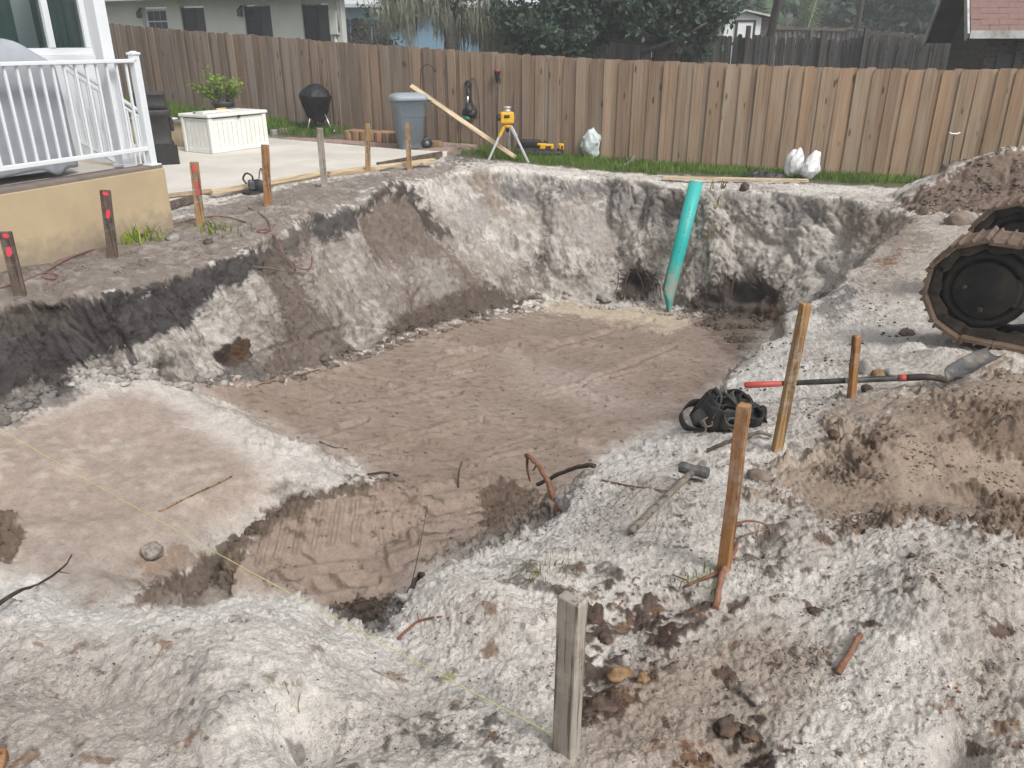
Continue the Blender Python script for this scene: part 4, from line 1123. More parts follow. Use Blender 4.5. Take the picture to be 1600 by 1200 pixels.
# covered grill on the porch
gt1 = line_t(134, A0 + V * .30, U, .62)
gc = pp(gt1 - .80, .62, ZD)
def fold_loft(rings_fn, nz, n, seed, amp):
    rings = []
    for i in range(nz + 1):
        rings.append(rings_fn(i / nz, n))
    q_ = np.array([[tuple(p) for p in r] for r in rings])
    nn = noise3(q_[..., 0] * 5 + seed, q_[..., 1] * 5, q_[..., 2] * 1.2) * amp * 1.6 + noise3(q_[..., 0] * 13 + seed, q_[..., 1] * 13, q_[..., 2] * 3) * amp * .6
    cx, cy = q_[..., 0].mean(1, keepdims=True), q_[..., 1].mean(1, keepdims=True)
    dx, dy = q_[..., 0] - cx, q_[..., 1] - cy; l_ = np.hypot(dx, dy) + 1e-6
    q_[..., 0] += dx / l_ * nn; q_[..., 1] += dy / l_ * nn
    return [[Vector(p) for p in r] for r in q_]
def rrect(lx, ly, r, n):
    out = []
    for k in range(n):
        a = 2 * math.pi * k / n; c_, s_ = math.cos(a), math.sin(a); e = 2 / r
        out.append((math.copysign(abs(c_) ** e, c_) * lx / 2, math.copysign(abs(s_) ** e, s_) * ly / 2))
    return out
def grill_ring(f, n):
    prof = [(0, 1.62, .66, .06), (.5, 1.60, .66, .66), (.74, 1.56, .65, .97), (.80, 1.42, .63, 1.02), (.9, 1.08, .56, 1.13), (.97, .88, .42, 1.19), (1, .5, .15, 1.21)]
    for a, b_ in zip(prof, prof[1:]):
        if a[0] <= f <= b_[0]:
            k_ = (f - a[0]) / (b_[0] - a[0]); L_, W_, Z_ = [a[j] + (b_[j] - a[j]) * k_ for j in (1, 2, 3)]; break
    return [gc + U * x + V * y + Vector((0, 0, Z_ + (.03 * math.sin(9 * x) + .02 * math.sin(23 * x)) * (1 - f) ** 6)) for x, y in rrect(L_, W_, 5.5, n)]
gcov = MB().loft(fold_loft(grill_ring, 40, 120, 2, .02)).build('covered_grill', 'cover_grey', None, gc)
tag(gcov, 'large grill under a grey fabric cover on the porch', 'grill')

# ------------------------------------------------------------------ fence boards
def board_mesh(w, h, t, seed, ear=.028):
    r_ = random.Random(seed); mb = MB()
    x = w / 2; bow = r_.uniform(-.006, .006)
    pts_ = [(-x, 0), (x, 0), (x + bow * .5, h * .5), (x, h - ear), (x - ear, h), (-x + ear, h), (-x, h - ear), (-x + bow * .5, h * .5)]
    n = len(pts_)
    vs = [(a, -t / 2, b_) for a, b_ in pts_] + [(a, t / 2, b_) for a, b_ in pts_]
    fs = [(0, 1, 2, 7), (7, 2, 3, 6), (6, 3, 4, 5), (n, n + 7, n + 2, n + 1), (n + 7, n + 6, n + 3, n + 2), (n + 6, n + 5, n + 4, n + 3)]
    fs += [(k, n + k, n + (k + 1) % n, (k + 1) % n) for k in range(n)]
    mb.add(vs, [tuple(reversed(f)) for f in fs])
    me_ = bpy.data.meshes.new('board'); me_.from_pydata(mb.v, [], mb.f); me_.update()
    return me_
def interp_line(line, s):
    acc = 0
    for a, b_ in zip(line, line[1:]):
        a, b_ = Vector(a), Vector(b_); l_ = (b_ - a).to_2d().length
        if acc + l_ >= s or b_ == Vector(line[-1]):
            f_ = (s - acc) / l_
            return a.lerp(b_, f_), (b_ - a).to_2d().normalized()
        acc += l_
def line_len(line): return sum((Vector(b_).to_2d() - Vector(a).to_2d()).length for a, b_ in zip(line, line[1:]))
def build_fence(name, line, pitch, w, h, m, label, gap=.0105, two=True, variants=8, hj=.012, tint=None, tilt=.006, rails=(.35, .95, 1.55), zj=.01):
    root = empty(name, Vector(line[len(line) // 2])); tag(root, label, 'fence'); o3 = root.location
    ms = [board_mesh(w * rnd.uniform(.96, 1.03), 1.0, .018, k) for k in range(variants)]
    for me_ in ms: me_.materials.append(MATS[m])
    LL = line_len(line); s = 0; k = 0
    while s < LL:
        p, d = interp_line(line, s)
        nrm = Vector((d.y, -d.x, 0));  nrm = nrm if nrm.y < 0 else -nrm
        side = 1 if (k % 2 == 0 or not two) else -1
        o = bpy.data.objects.new('board', rnd.choice(ms)); COL.objects.link(o); o.parent = root
        q_ = p + nrm * (side * gap) - o3
        o.location = (q_.x, q_.y, q_.z - .03 + rnd.uniform(-zj, zj)); 
        o.rotation_euler = (rnd.uniform(-tilt, tilt), rnd.uniform(-tilt, tilt), math.atan2(d.y, d.x) + rnd.uniform(-.02, .02))
        o.scale = (1, 1, h + rnd.uniform(-hj, hj))
        g_ = rnd.uniform(.78, 1.15)
        if side < 0: g_ *= .95
        base_t = tint(s / LL) if tint else (1, 1, 1)
        wv = rnd.uniform(-.05, .05)
        o.color = (base_t[0] * g_ * (1 + wv), base_t[1] * g_, base_t[2] * g_ * (1 - wv), 1)
        s += pitch / (2 if two else 1) * rnd.uniform(.96, 1.04); k += 1
    for hz in rails:
        mb = MB()
        for a, b_ in zip(line, line[1:]):
            mb.bar(Vector(a) + Vector((0, .07 if two else .04, hz * h / 1.8)), Vector(b_) + Vector((0, .07 if two else .04, hz * h / 1.8)), .04, .09)
        mb.build('rail', m, root, o3)
    return root
def f_tint(f):
    f = min(1, max(0, (f - .30) / .62)); return (1.0 + .55 * f, .99 + .43 * f, 1.0 + .2 * f)
fence = build_fence('board_fence', FENCE, .265, .178, 1.80, 'fence_wood', 'long brown wooden board fence across the back of the yard', tint=f_tint)

# older fences in the gardens behind
def ray_at(px, py, y): return PY(px, py, y)
LINE2 = []
for px, ty, D in [(752, 37, 27.5), (860, 42, 26.5), (1000, 47, 25.3), (1130, 52, 24.2), (1210, 57, 23.6), (1330, 57, 22.8), (1490, 62, 21.6)]:
    p = PY(px, ty, D); p.z -= 1.8; LINE2.append(tuple(p))
fence2 = build_fence('weathered_fence', LINE2, .128, .14, 1.8, 'old_fence_wood', 'dark weathered board fence behind the live oak', gap=0, two=False, hj=.05, tilt=.02, tint=lambda f: (1.0, 1.0, 1.0), zj=.02)
for (px, ty, D) in [(1290, 47, 22.9), (1358, 43, 22.4), (1172, 40, 23.7)]:
    p = PY(px, ty, D); MB().bar((p.x, p.y + .12, 0), (p.x, p.y + .12, p.z), .11, .11).build('post', 'pole_wood', fence2, fence2.location)
LINE3 = []
for px, ty, D in [(528, 27, 33), (560, 28, 32.5), (612, 30, 32)]:
    p = PY(px, ty, D); p.z -= 1.8; LINE3.append(tuple(p))
fence3 = build_fence('blackened_fence', LINE3, .16, .145, 1.8, 'old_fence_wood', 'short run of almost black board fence beside the white neighbour house', gap=0, two=False, hj=.03, tilt=.015, tint=lambda f: (.6, .55, .55))
# lighter fence farther back, seen from its rail side
LINE4 = []
for px, ty, D in [(1212, 39, 33), (1325, 42, 32), (1360, 46, 31), (1500, 56, 29)]:
    p = PY(px, ty, D); p.z -= 1.7; LINE4.append(tuple(p))
fence4 = empty('pale_fence', Vector(LINE4[1])); tag(fence4, 'pale grey fence with posts and top rail in the farthest garden', 'fence')
mb = MB()
for a, b_ in zip(LINE4, LINE4[1:]):
    a, b_ = Vector(a), Vector(b_); n_ = int((b_ - a).length / .16)
    for k in range(n_):
        p = a.lerp(b_, (k + .5) / n_); mb.bar(p, p + Vector((0, 0, 1.66 + rnd.uniform(-.03, .03))), .15, .02, up=(0, 1, 0))
ob = mb.build('boards', 'old_fence_wood', fence4, fence4.location); ob['kind'] = 'stuff'; ob.color = (1.7, 1.55, 1.6, 1)
for a, b_ in zip(LINE4, LINE4[1:]):
    a, b_ = Vector(a), Vector(b_)
    for hz in (1.6, .9): MB().bar(a + Vector((0, -.05, hz)), b_ + Vector((0, -.05, hz)), .05, .11).build('rail', 'old_handle', fence4, fence4.location)
    n_ = max(1, int((b_ - a).length / 1.6))
    for k in range(n_):
        p = a.lerp(b_, (k + .5) / n_) + Vector((0, -.1, 0)); MB().bar(p, p + Vector((0, 0, 1.6)), .09, .09).build('post', 'old_fence_wood', fence4, fence4.location).color = (1.3, 1.2, 1.2, 1)

# ------------------------------------------------------------------ neighbour's white house
C0 = PY(536, 60, 25.5); C0.z = 0
nb = empty('neighbour_house', C0); tag(nb, 'white stucco house with dark windows behind the left fence', 'house'); no = nb.location
def np_(t, off, z): return C0 + V * t + U * off + Vector((0, 0, z))
def nbox(name, t0, t1, o0, o1, z0, z1, m, parent=nb, bevel=0):
    q_ = [np_(t0, o0, 0), np_(t1, o0, 0), np_(t1, o1, 0), np_(t0, o1, 0)]
    return MB().prism([(p.x, p.y) for p in reversed(q_)], z0, z1).build(name, m, parent, no, bevel)
def nt_(px, z=2.0): return line_t(px, C0, V, z)
wins = [(226, 266, 'door'), (286, 323, 'slider'), (384, 426, 'slider'), (474, 516, 'slider')]
edges = [0.0]
cuts = sorted([(nt_(b_), nt_(a)) for a, b_, _ in wins])
prev = 0.0
for (t0, t1) in cuts:
    nbox('wall', prev, t0, 0, .2, 0, 3.0, 'house_white'); prev = t1
nbox('wall', prev, prev + 6, 0, .2, 0, 3.0, 'house_white')
rdir = (Vector((C0.x, C0.y, 0)).normalized() + V * .12).normalized()
q_ = [np_(.003, .2, 0), np_(.2, .2, 0), np_(.2, .2, 0) + rdir * 7, np_(.003, .2, 0) + rdir * 7]
MB().prism([(p.x, p.y) for p in q_], 0, 3.0).build('wall', 'house_white', nb, no)
for (t0, t1), (_, _, kind) in zip(cuts, [w for w in sorted(wins, key=lambda w: -w[1])]):
    nbox('wall', t0 + .002, t1 - .002, .003, .197, 2.75, 3.0, 'house_white')
    w_ = nbox('window' if kind == 'slider' else 'door', t0 + .04, t1 - .04, .10, .14, .2, 2.7, 'screen_grey' if kind == 'slider' else 'white_paint')
    tm = (t0 + t1) / 2
    if kind == 'slider':
        nbox('pane', tm + .03, t1 - .06, .085, .097, .22, 2.68, 'glass_dark', w_)
        nbox('frame', tm - .03, tm + .025, .07, .098, .22, 2.68, 'tool_black', w_)
        nbox('frame', t0 + .004, t0 + .04, .05, .15, .2, 2.7, 'tool_black', w_)
        nbox('frame', t1 - .04, t1 - .004, .05, .15, .2, 2.7, 'tool_black', w_)
    else:
        for a in range(3):
            for c_ in range(4):
                u0 = t0 + .16 + a * (t1 - t0 - .32) / 3
                nbox('pane', u0 + .015, u0 + (t1 - t0 - .32) / 3 - .015, .085, .097, 1.35 + c_ * .33, 1.35 + c_ * .33 + .29, 'screen_grey', w_)
nbox('roof', -.35, 16, -.6, 1.2, 3.0, 3.12, 'fascia')
nbox('soffit_trim', -.35, 16, -.62, -.603, 2.92, 3.1, 'white_paint')
mbx = nbox('meter_box', nt_(531) , nt_(519), -.12, -.003, 1.9, 2.55, 'house_white', bevel=.01)
MB().tube([np_(nt_(525), -.05, 1.9), np_(nt_(525), -.05, .8)], .03, 8).build('conduit', 'house_white', nb, no)
MB().tube([np_(nt_(532), -.06, 3.0), np_(nt_(532), -.06, 2.0)], .035, 8).build('conduit', 'fascia', nb, no)
for px in (222, 379):
    t = nt_(px, 2.6); f_ = MB().bar(np_(t, -.14, 2.42), np_(t, -.14, 2.62), .16, .13).build('wall_lamp', 'screen_grey', nb, no, .01)
    MB().bar(np_(t, -.14, 2.62), np_(t, -.02, 2.72), .08, .05).build('bracket', 'tool_black', f_, no)

# blue house far behind the moss tree
bh = empty('blue_house', PY(660, 60, 46)); tag(bh, 'blue walled house with a grey roof glimpsed behind the moss tree', 'house'); bo = bh.location
a, b_ = PY(520, 9, 46), PY(830, 13, 46)
MB().box(((a.x + b_.x) / 2, 48.5, 1.6), (b_.x - a.x, 5, 3.7)).build('wall', 'roof_blue', bh, bo)
MB().add([(a.x - .4, 45.4, a.z), (b_.x + .4, 45.4, a.z), (b_.x + .4, 48.5, a.z + 1.5), (a.x - .4, 48.5, a.z + 1.5), (a.x - .4, 51.6, a.z), (b_.x + .4, 51.6, a.z)], [(0, 1, 2, 3), (3, 2, 5, 4), (0, 3, 4), (1, 5, 2)]).build('roof', 'wall_far', bh, bo)
MB().box(((a.x + b_.x) / 2, 45.35, a.z - .02), (b_.x - a.x + .9, .06, .16)).build('fascia_board', 'wall_far', bh, bo)

# white garden shed
sx0, sx1 = PY(1132, 40, 34), PY(1189, 40, 34)
shd = empty('garden_shed', (sx0.x, 34, 0)); tag(shd, 'small white metal shed with a rusty roof beyond the weathered fence', 'shed'); so_ = shd.location
zt = PY(1160, 22, 34).z
mid = (sx0.x + sx1.x) / 2
MB().add([(sx0.x, 34, -.2), (sx1.x, 34, -.2), (sx1.x, 34, zt - .12), (mid, 34, zt + .1), (sx0.x, 34, zt - .12), (sx0.x, 35.6, -.2), (sx1.x, 35.6, -.2), (sx1.x, 35.6, zt - .12), (mid, 35.6, zt + .1), (sx0.x, 35.6, zt - .12)],
         [(0, 1, 2, 3, 4), (9, 8, 7, 6, 5), (1, 6, 7, 2), (5, 0, 4, 9)]).build('wall', 'shed_white', shd, so_)
MB().add([(sx0.x - .1, 33.8, zt - .14), (mid, 33.8, zt + .13), (mid, 35.8, zt + .13), (sx0.x - .1, 35.8, zt - .14), (sx1.x + .45, 33.8, zt - .1), (sx1.x + .45, 35.8, zt - .1)], [(0, 1, 2, 3), (1, 4, 5, 2)]).build('roof', 'shingle', shd, so_)
MB().bar((sx0.x - .1, 33.78, zt - .14), (mid, 33.78, zt + .13), .05, .07).bar((mid, 33.78, zt + .13), (sx1.x + .45, 33.78, zt - .1), .05, .07).build('roof_trim', 'fascia', shd, so_)
MB().box((sx1.x + .27, 34.8, .9), (.5, 1.5, zt * 2 - 1.95 - .0)).build('dark_side', 'shed_wood', shd, so_)  # added dark timber block standing in for the shed's dark side
d0, d1 = PY(1151, 40, 33.97), PY(1179, 40, 33.97)
dr_ = MB().box(((d0.x + d1.x) / 2, 33.975, zt - 1.1), (d1.x - d0.x - .1, .03, 1.65)).build('door', 'shed_white', shd, so_)
MB().box((d0.x, 33.96, zt - 1.1), (.07, .06, 1.75)).box((d1.x, 33.96, zt - 1.1), (.07, .06, 1.75)).box(((d0.x + d1.x) / 2, 33.96, zt - .24), (d1.x - d0.x + .065, .065, .065)).build('door_frame', 'iron', dr_, so_)

# utility poles
for (px0, px1, D, r_, lab) in [(1203, 1216, 26, .125, 'thick dark wooden utility pole beside the white shed'), (1337, 1347, 36, .11, 'thin grey utility pole among the far trees')]:
    p0, p1 = PY(px0, 58, D), PY(px1, 0, D)
    dd = (p1 - p0).normalized()
    p0 = p0 - dd * (p0.z + .2) / dd.z
    pole = MB().tube([p0, p0 + dd * 3.5, p0 + dd * 7], [r_, r_ * .96, r_ * .9], 12).build('utility_pole', 'pole_wood', None, p0); tag(pole, lab, 'utility pole')
wire = MB().tube([PY(1276, 0, 36), PY(1262, 46, 33)], .012, 5).build('guy_wire', 'moss_leaf', None, PY(1262, 46, 33)); tag(wire, 'slanting yellow guy wire cover in front of the far trees', 'wire')
wire.data.materials.clear(); wire.data.materials.append(MATS['wire_green'])

# ------------------------------------------------------------------ brown shed on the right
W_ = Vector((.968, -.25, 0)); N_ = Vector((.25, .968, 0))
e0 = PY(1514, 50, 15.4)
sh = empty('brown_shed', (e0.x, e0.y, -.4)); tag(sh, 'old brown plank shed with a reddish shingle roof at the right', 'shed'); sho = sh.location
def sp(w, n, z): return Vector((e0.x, e0.y, 0)) + W_ * w + N_ * n + Vector((0, 0, z))
ze = e0.z; rise = 1.75; half = 1.65; slope_n = Vector((0, 0, 1))
def roof_slab(n0, z0, n1, z1, name):
    vs = [sp(0, n0, z0), sp(7, n0, z0), sp(7, n1, z1), sp(0, n1, z1)]
    return MB().add(vs + [v - Vector((0, 0, .07)) for v in vs], [(0, 1, 2, 3), (7, 6, 5, 4), (0, 4, 5, 1), (1, 5, 6, 2), (2, 6, 7, 3), (3, 7, 4, 0)]).build(name, 'soffit', sh, sho)
rf = roof_slab(0, ze + .02, half, ze + rise, 'roof')
rf2 = roof_slab(half + .01, ze + rise, half * 2 + .15, ze - .12, 'roof')
sl = (sp(0, half, ze + rise) - sp(0, 0, ze + .02)); sl_l = sl.length; sl = sl.normalized()
rn_ = W_.cross(sl).normalized()
sm0 = MB(); hw_ = .148
sm0.add([(-hw_, 0, .010), (hw_, 0, .010), (hw_, .30, .002), (-hw_, .30, .002), (-hw_, 0, 0), (hw_, 0, 0), (hw_, .30, -.004), (-hw_, .30, -.004)], [(0, 1, 2, 3), (7, 6, 5, 4), (0, 4, 5, 1), (1, 5, 6, 2), (2, 6, 7, 3), (3, 7, 4, 0)])
sh0 = sm0.build('shingle', 'shingle', rf); fst = True
rotm = Matrix((W_, sl, rn_)).transposed().to_4x4()
for r_ in range(int(sl_l / .13)):
    for c_ in range(14):
        o = sh0 if fst else sh0.copy()
        if not fst: COL.objects.link(o); o.parent = rf
        fst = False
        p = sp(.17 + c_ * .305 + (.15 if r_ % 2 else 0), 0, ze + .02) + sl * (r_ * .13 - .02) + rn_ * (.008 + r_ * .0002 + rnd.uniform(0, .004))
        o.matrix_local = Matrix.Translation(p - sho) @ rotm
rk = Vector((0, 0, .0))
MB().bar(sp(-.02, 0 - .03, ze - .08), sp(-.02, half, ze + rise - .02), .035, .17, up=(0, 0, 1)).build('rake_board', 'fascia', sh, sho)
MB().bar(sp(-.02, half + .01, ze + rise - .02), sp(-.02, half * 2 + .2, ze - .2), .035, .13, up=(0, 0, 1)).build('rake_board', 'fascia', sh, sho)
MB().bar(sp(.02, -.03, ze - .04), sp(7, -.03, ze - .04), .03, .13).build('eave_board', 'fascia', sh, sho)
MB().prism([(p.x, p.y) for p in (sp(.47, .46, 0), sp(7, .46, 0), sp(7, 3.0, 0), sp(.47, 3.0, 0))], -.4, ze - .08).build('wall', 'shed_wood', sh, sho)
# walls of overlapping planks
wl0 = .45
for k in range(16):
    z = -.4 + k * .165
    if z > ze - .12: break
    MB().bar(sp(wl0 + .62, .40 - .004 * (k % 2), z + .09), sp(7, .40 - .004 * (k % 2), z + .09), .03, .172, up=(N_.x * .12, N_.y * .12, 1)).build('plank', 'shed_wood', sh, sho)
    MB().bar(sp(wl0, .45, z + .09), sp(wl0, half * 2 - .2, z + .09), .03, .17, up=(W_.x * -.12, W_.y * -.12, 1)).build('plank', 'shed_wood', sh, sho)
    if k % 1 == 0: MB().bar(sp(wl0 + .02, .42, z + .09), sp(wl0 + .17, .42, z + .09), .03, .17, up=(N_.x * .12, N_.y * .12, 1)).build('plank', 'shed_wood', sh, sho)
MB().bar(sp(wl0 + .54, .385, -.4), sp(wl0 + .54, .385, ze - .07), .13, .05, up=N_).build('corner_board', 'shed_wood', sh, sho)
MB().bar(sp(wl0, .40, -.4), sp(wl0, .40, ze - .07), .06, .06, up=N_).build('corner_board', 'shed_wood', sh, sho)
MB().box(sp(wl0 + .32, .43, .55), (.26, .03, 1.9), rz=math.atan2(W_.y, W_.x)).build('door', 'screen_grey', sh, sho)
vs = [sp(wl0, .45, ze - .05), sp(wl0, half * 2 - .2, ze - .1), sp(wl0, half, ze + rise - .1)]
MB().add(vs + [v + W_ * .03 for v in vs], [(0, 1, 2), (5, 4, 3), (0, 3, 4, 1), (1, 4, 5, 2), (2, 5, 3, 0)]).build('gable', 'soffit', sh, sho)
# ------------------------------------------------------------------ trees
def tree_crown(c, rad, n_clump, n_leaf, size, seed, low=None):
    r_ = np.random.RandomState(seed); out = []
    for _ in range(n_clump):
        d = r_.normal(size=3); d /= np.linalg.norm(d); f_ = r_.rand() ** .4
        cc = np.array(c) + d * np.array(rad) * f_
        cr = np.array(rad).mean() * r_.uniform(.12, .24)
        m_ = int(n_leaf / n_clump * r_.uniform(.6, 1.4))
        g = r_.normal(size=(m_, 3)) * cr * np.array([1, 1, .75]) * .6
        out.append(cc + g)
    o = np.concatenate(out)
    return o if low is None else o[o[:, 2] > low]
# live oak
ob_ = PY(1035, 75, 21.5); oz = -.1
oak = empty('live_oak', (ob_.x, ob_.y, oz)); tag(oak, 'dark spreading live oak with low forked branches behind the fence', 'tree'); oo = oak.location
mb = MB()
fork = Vector((ob_.x, ob_.y, PY(1040, 68, 21.5).z))
mb.tube([(ob_.x + .15, ob_.y, oz - .1), (ob_.x + .08, ob_.y, .8), fork], [.30, .25, .24], 12)
mb.build('trunk', 'bark', oak, oo)
lim = [[(1020, 72), (985, 45), (965, 30), (950, 5)], [(1028, 68), (1010, 40), (990, 10), (985, -30)], [(1040, 62), (1045, 30), (1050, -5)], [(1050, 62), (1075, 40), (1090, 10), (1095, -30)],
       [(1010, 72), (960, 60), (915, 40), (880, 22), (850, 5)], [(1060, 72), (1020, 92), (1050, 68), (1080, 60), (1130, 45)], [(1000, 85), (1035, 70), (1070, 55), (1105, 35)], [(935, 88), (925, 62), (905, 48)]]
for i, l_ in enumerate(lim):
    yy = 21.5 + (i % 3 - 1) * .5
    p_ = [fork] + [PY(a, b_, yy + (k * .25 * (1 if i % 2 else -1))) for k, (a, b_) in enumerate(l_[1:] if i < 5 else l_)]
    if i >= 5: p_ = p_[1:]
    MB().tube(p_, [max(.015, .095 - .022 * k) * (.65 if i > 4 else 1) for k in range(len(p_))], 8).build('branch', 'bark', oak, oo)
cc1 = tree_crown((PY(870, 20, 21.3).x, 21.2, 2.7), (1.5, 1.6, 1.6), 60, 12000, .1, 3)
cc2 = tree_crown((PY(1082, 15, 21.5).x, 21.4, 2.9), (1.0, 1.4, 1.7), 55, 11000, .1, 4)
cc3 = tree_crown((PY(985, -40, 22).x, 22.4, 4.2), (3.0, 2.0, 2.0), 70, 13000, .1, 5)
cc4 = tree_crown((PY(960, 20, 22.6).x, 23.0, 2.6), (2.4, .8, 1.2), 40, 7000, .1, 6)
cc5 = tree_crown((PY(985, 25, 20.8).x, 20.7, 2.6), (2.2, .5, 1.0), 45, 4500, .1, 9)
leaf_cloud('crown', np.concatenate([cc1, cc2, cc3, cc4, cc5]), .075, 'oak_leaf', 8, 1.9, oak, oo)
# moss-hung tree
mt = empty('moss_tree', (PY(700, 70, 24).x, 24, 0)); tag(mt, 'tree hung with long grey green moss behind the fence', 'tree'); mo = mt.location
MB().tube([(mo.x, 24, -.1), (mo.x + .1, 24, 1.8), (mo.x - .1, 24, 4)], [.22, .18, .12], 10).build('trunk', 'bark', mt, mo)
for k in range(9):
    p1 = PY(rnd.uniform(600, 800), rnd.uniform(-60, 20), 24 + rnd.uniform(-1, 1))
    MB().tube([(mo.x, 24, 1.8 + .2 * k), ((mo.x + p1.x) / 2, (24 + p1.y) / 2, 2.6 + .1 * k), p1], [.06, .045, .02], 6).build('branch', 'bark', mt, mo)
r_ = np.random.RandomState(5); vs = []; fs = []; tn = []
def strand(x, y, z, l_, w, tv):
    o = len(vs); n = 5; a = r_.rand() * 3.14; sx, sy = math.cos(a) * w, math.sin(a) * w; dx = r_.normal() * .03; dy = r_.normal() * .03
    for i in range(n + 1):
        f_ = i / n; k_ = (1 - .8 * f_) * (1 + .5 * math.sin(i * 2.1 + x * 9))
        cx, cy = x + dx * f_ + .02 * math.sin(f_ * 7 + x * 20), y + dy * f_
        vs.append((cx - sx * k_ - mo.x, cy - sy * k_ - mo.y, z - l_ * f_)); vs.append((cx + sx * k_ - mo.x, cy + sy * k_ - mo.y, z - l_ * f_)); tn.extend([tv, tv])
    for i in range(n): fs.append((o + 2 * i, o + 2 * i + 1, o + 2 * i + 3, o + 2 * i + 2))
for _ in range(3000):
    g = r_.randint(26); gr = np.random.RandomState(g)
    px = gr.uniform(598, 800); yy = 24 + gr.uniform(-1.2, 1.2); top = gr.uniform(-25, 42); ln = gr.uniform(.45, 1.25)
    p = PY(px, top, yy)
    dx_ = r_.normal() * .22
    strand(p.x + dx_, p.y + r_.normal() * .2, p.z + r_.normal() * .18, ln * max(.2, 1 - abs(dx_) * 1.2) * r_.uniform(.5, 1.1), r_.uniform(.008, .022), r_.uniform(.55, 1.3))
me_ = raw_mesh('moss', vs, fs, 'moss_leaf'); tint_attr(me_, np.repeat(np.array(tn)[:, None], 3, 1))
ob = bpy.data.objects.new('moss', me_); COL.objects.link(ob); ob.parent = mt; ob['kind'] = 'stuff'
cm = tree_crown((mo.x + .2, 24.4, 4.0), (2.6, 1.6, 1.5), 50, 6000, .1, 12, 2.5)
leaf_cloud('crown', cm, .06, 'moss_leaf', 13, 2.2, mt, mo)
# small leafy shrub by the black fence
c_ = PY(585, 45, 27); sb = empty('wild_shrub', (c_.x, c_.y, 0)); tag(sb, 'thin twiggy shrub in front of the black fence', 'shrub')
for k in range(10):
    e_ = c_ + Vector((rnd.uniform(-1, .8), rnd.uniform(-.4, .4), rnd.uniform(-.3, 1.3)))
    MB().tube([(c_.x + .3, c_.y, 0), (c_.x + .1 + (e_.x - c_.x) * .4, c_.y, 1.3), e_], [.02, .014, .005], 5).build('stem', 'branch_bark', sb, sb.location)
leaf_cloud('foliage', tree_crown((c_.x, c_.y, c_.z), (.9, .5, .9), 40, 700, .1, 15), .06, 'oak_leaf', 15, 1.8, sb, sb.location)
# trees of the far gardens
far_specs = [(1170, 46, 2.2, 3.4), (1290, 50, 3.0, 4.6), (1385, 44, 2.6, 4.2), (1450, 40, 2.6, 4.0), (1520, 46, 3.0, 4.5), (1100, 55, 3.4, 5), (960, 52, 3.5, 5), (820, 56, 3.5, 5), (1230, 60, 4, 6), (1340, 60, 4, 6), (650, 62, 5, 7), (480, 62, 5, 7)]
far_lab = ['dark green tree rising behind the white shed roof', 'broad dark tree right of the palm', 'shadowy dark tree right of the thin pole', 'dense dark tree left of the brown shed roof', 'dark tree standing behind the brown shed',
           'hazy green tree behind the right side of the live oak', 'hazy green tree behind the middle of the live oak', 'hazy green tree left behind the live oak', 'tall hazy tree in the distance behind the palm', 'tall hazy tree in the distance behind the thin pole',
           'tall distant tree behind the moss tree', 'tall distant tree behind the white neighbour house']
for i, (px, D, rx, hgt) in enumerate(far_specs):
    p = PY(px, 40, D); tr = empty('garden_tree', (p.x, D, 0)); tag(tr, far_lab[i], 'tree', 'trees of the far gardens')
    MB().tube([(p.x, D, -.2), (p.x + .1, D, hgt * .6), (p.x, D, hgt)], [.28, .2, .12], 8).build('trunk', 'bark', tr, tr.location)
    leaf_cloud('crown', tree_crown((p.x, D, hgt * .62), (rx, rx * .7, hgt * .55), 80, 6500, .2, 40 + i, .2), .24, 'far_leaf', 60 + i, 1.7, tr, tr.location)
# fan palm
pc = PY(1232, 22, 41); pm = empty('fan_palm', (pc.x, pc.y, 0)); tag(pm, 'pale green fan palm beside the thick utility pole', 'palm')
MB().tube([(pc.x, pc.y, -.2), (pc.x + .1, pc.y, 1.5), pc], [.2, .18, .2], 10).build('trunk', 'bark', pm, pm.location)
vs = []; fs = []; tn = []
for k in range(34):
    az = rnd.uniform(0, 6.283); el = rnd.uniform(-.7, 1.2); d = Vector((math.cos(az) * math.cos(el), math.sin(az) * math.cos(el), math.sin(el)))
    hub = pc + d * rnd.uniform(.6, 1.0); sd = d.orthogonal().normalized(); sd = Matrix.Rotation(rnd.uniform(0, 6.28), 3, d) @ sd
    tv = rnd.uniform(.7, 1.25)
    for j in range(13):
        a = (j - 6) / 6 * 1.35; dd = (d * math.cos(a) + sd * math.sin(a)).normalized(); w = dd.cross(d.cross(sd)).normalized() * .035
        tip = hub + dd * .95 + Vector((0, 0, -.25 * abs(a)))
        o = len(vs); vs += [hub - pm.location, hub + dd * .5 + w - pm.location, tip - pm.location, hub + dd * .5 - w - pm.location]; fs.append((o, o + 1, o + 2, o + 3)); tn += [tv] * 4
me_ = raw_mesh('fronds', [tuple(v) for v in vs], fs, 'palm_leaf'); tint_attr(me_, np.repeat(np.array(tn)[:, None], 3, 1))
ob = bpy.data.objects.new('fronds', me_); COL.objects.link(ob); ob.parent = pm; ob['kind'] = 'stuff'
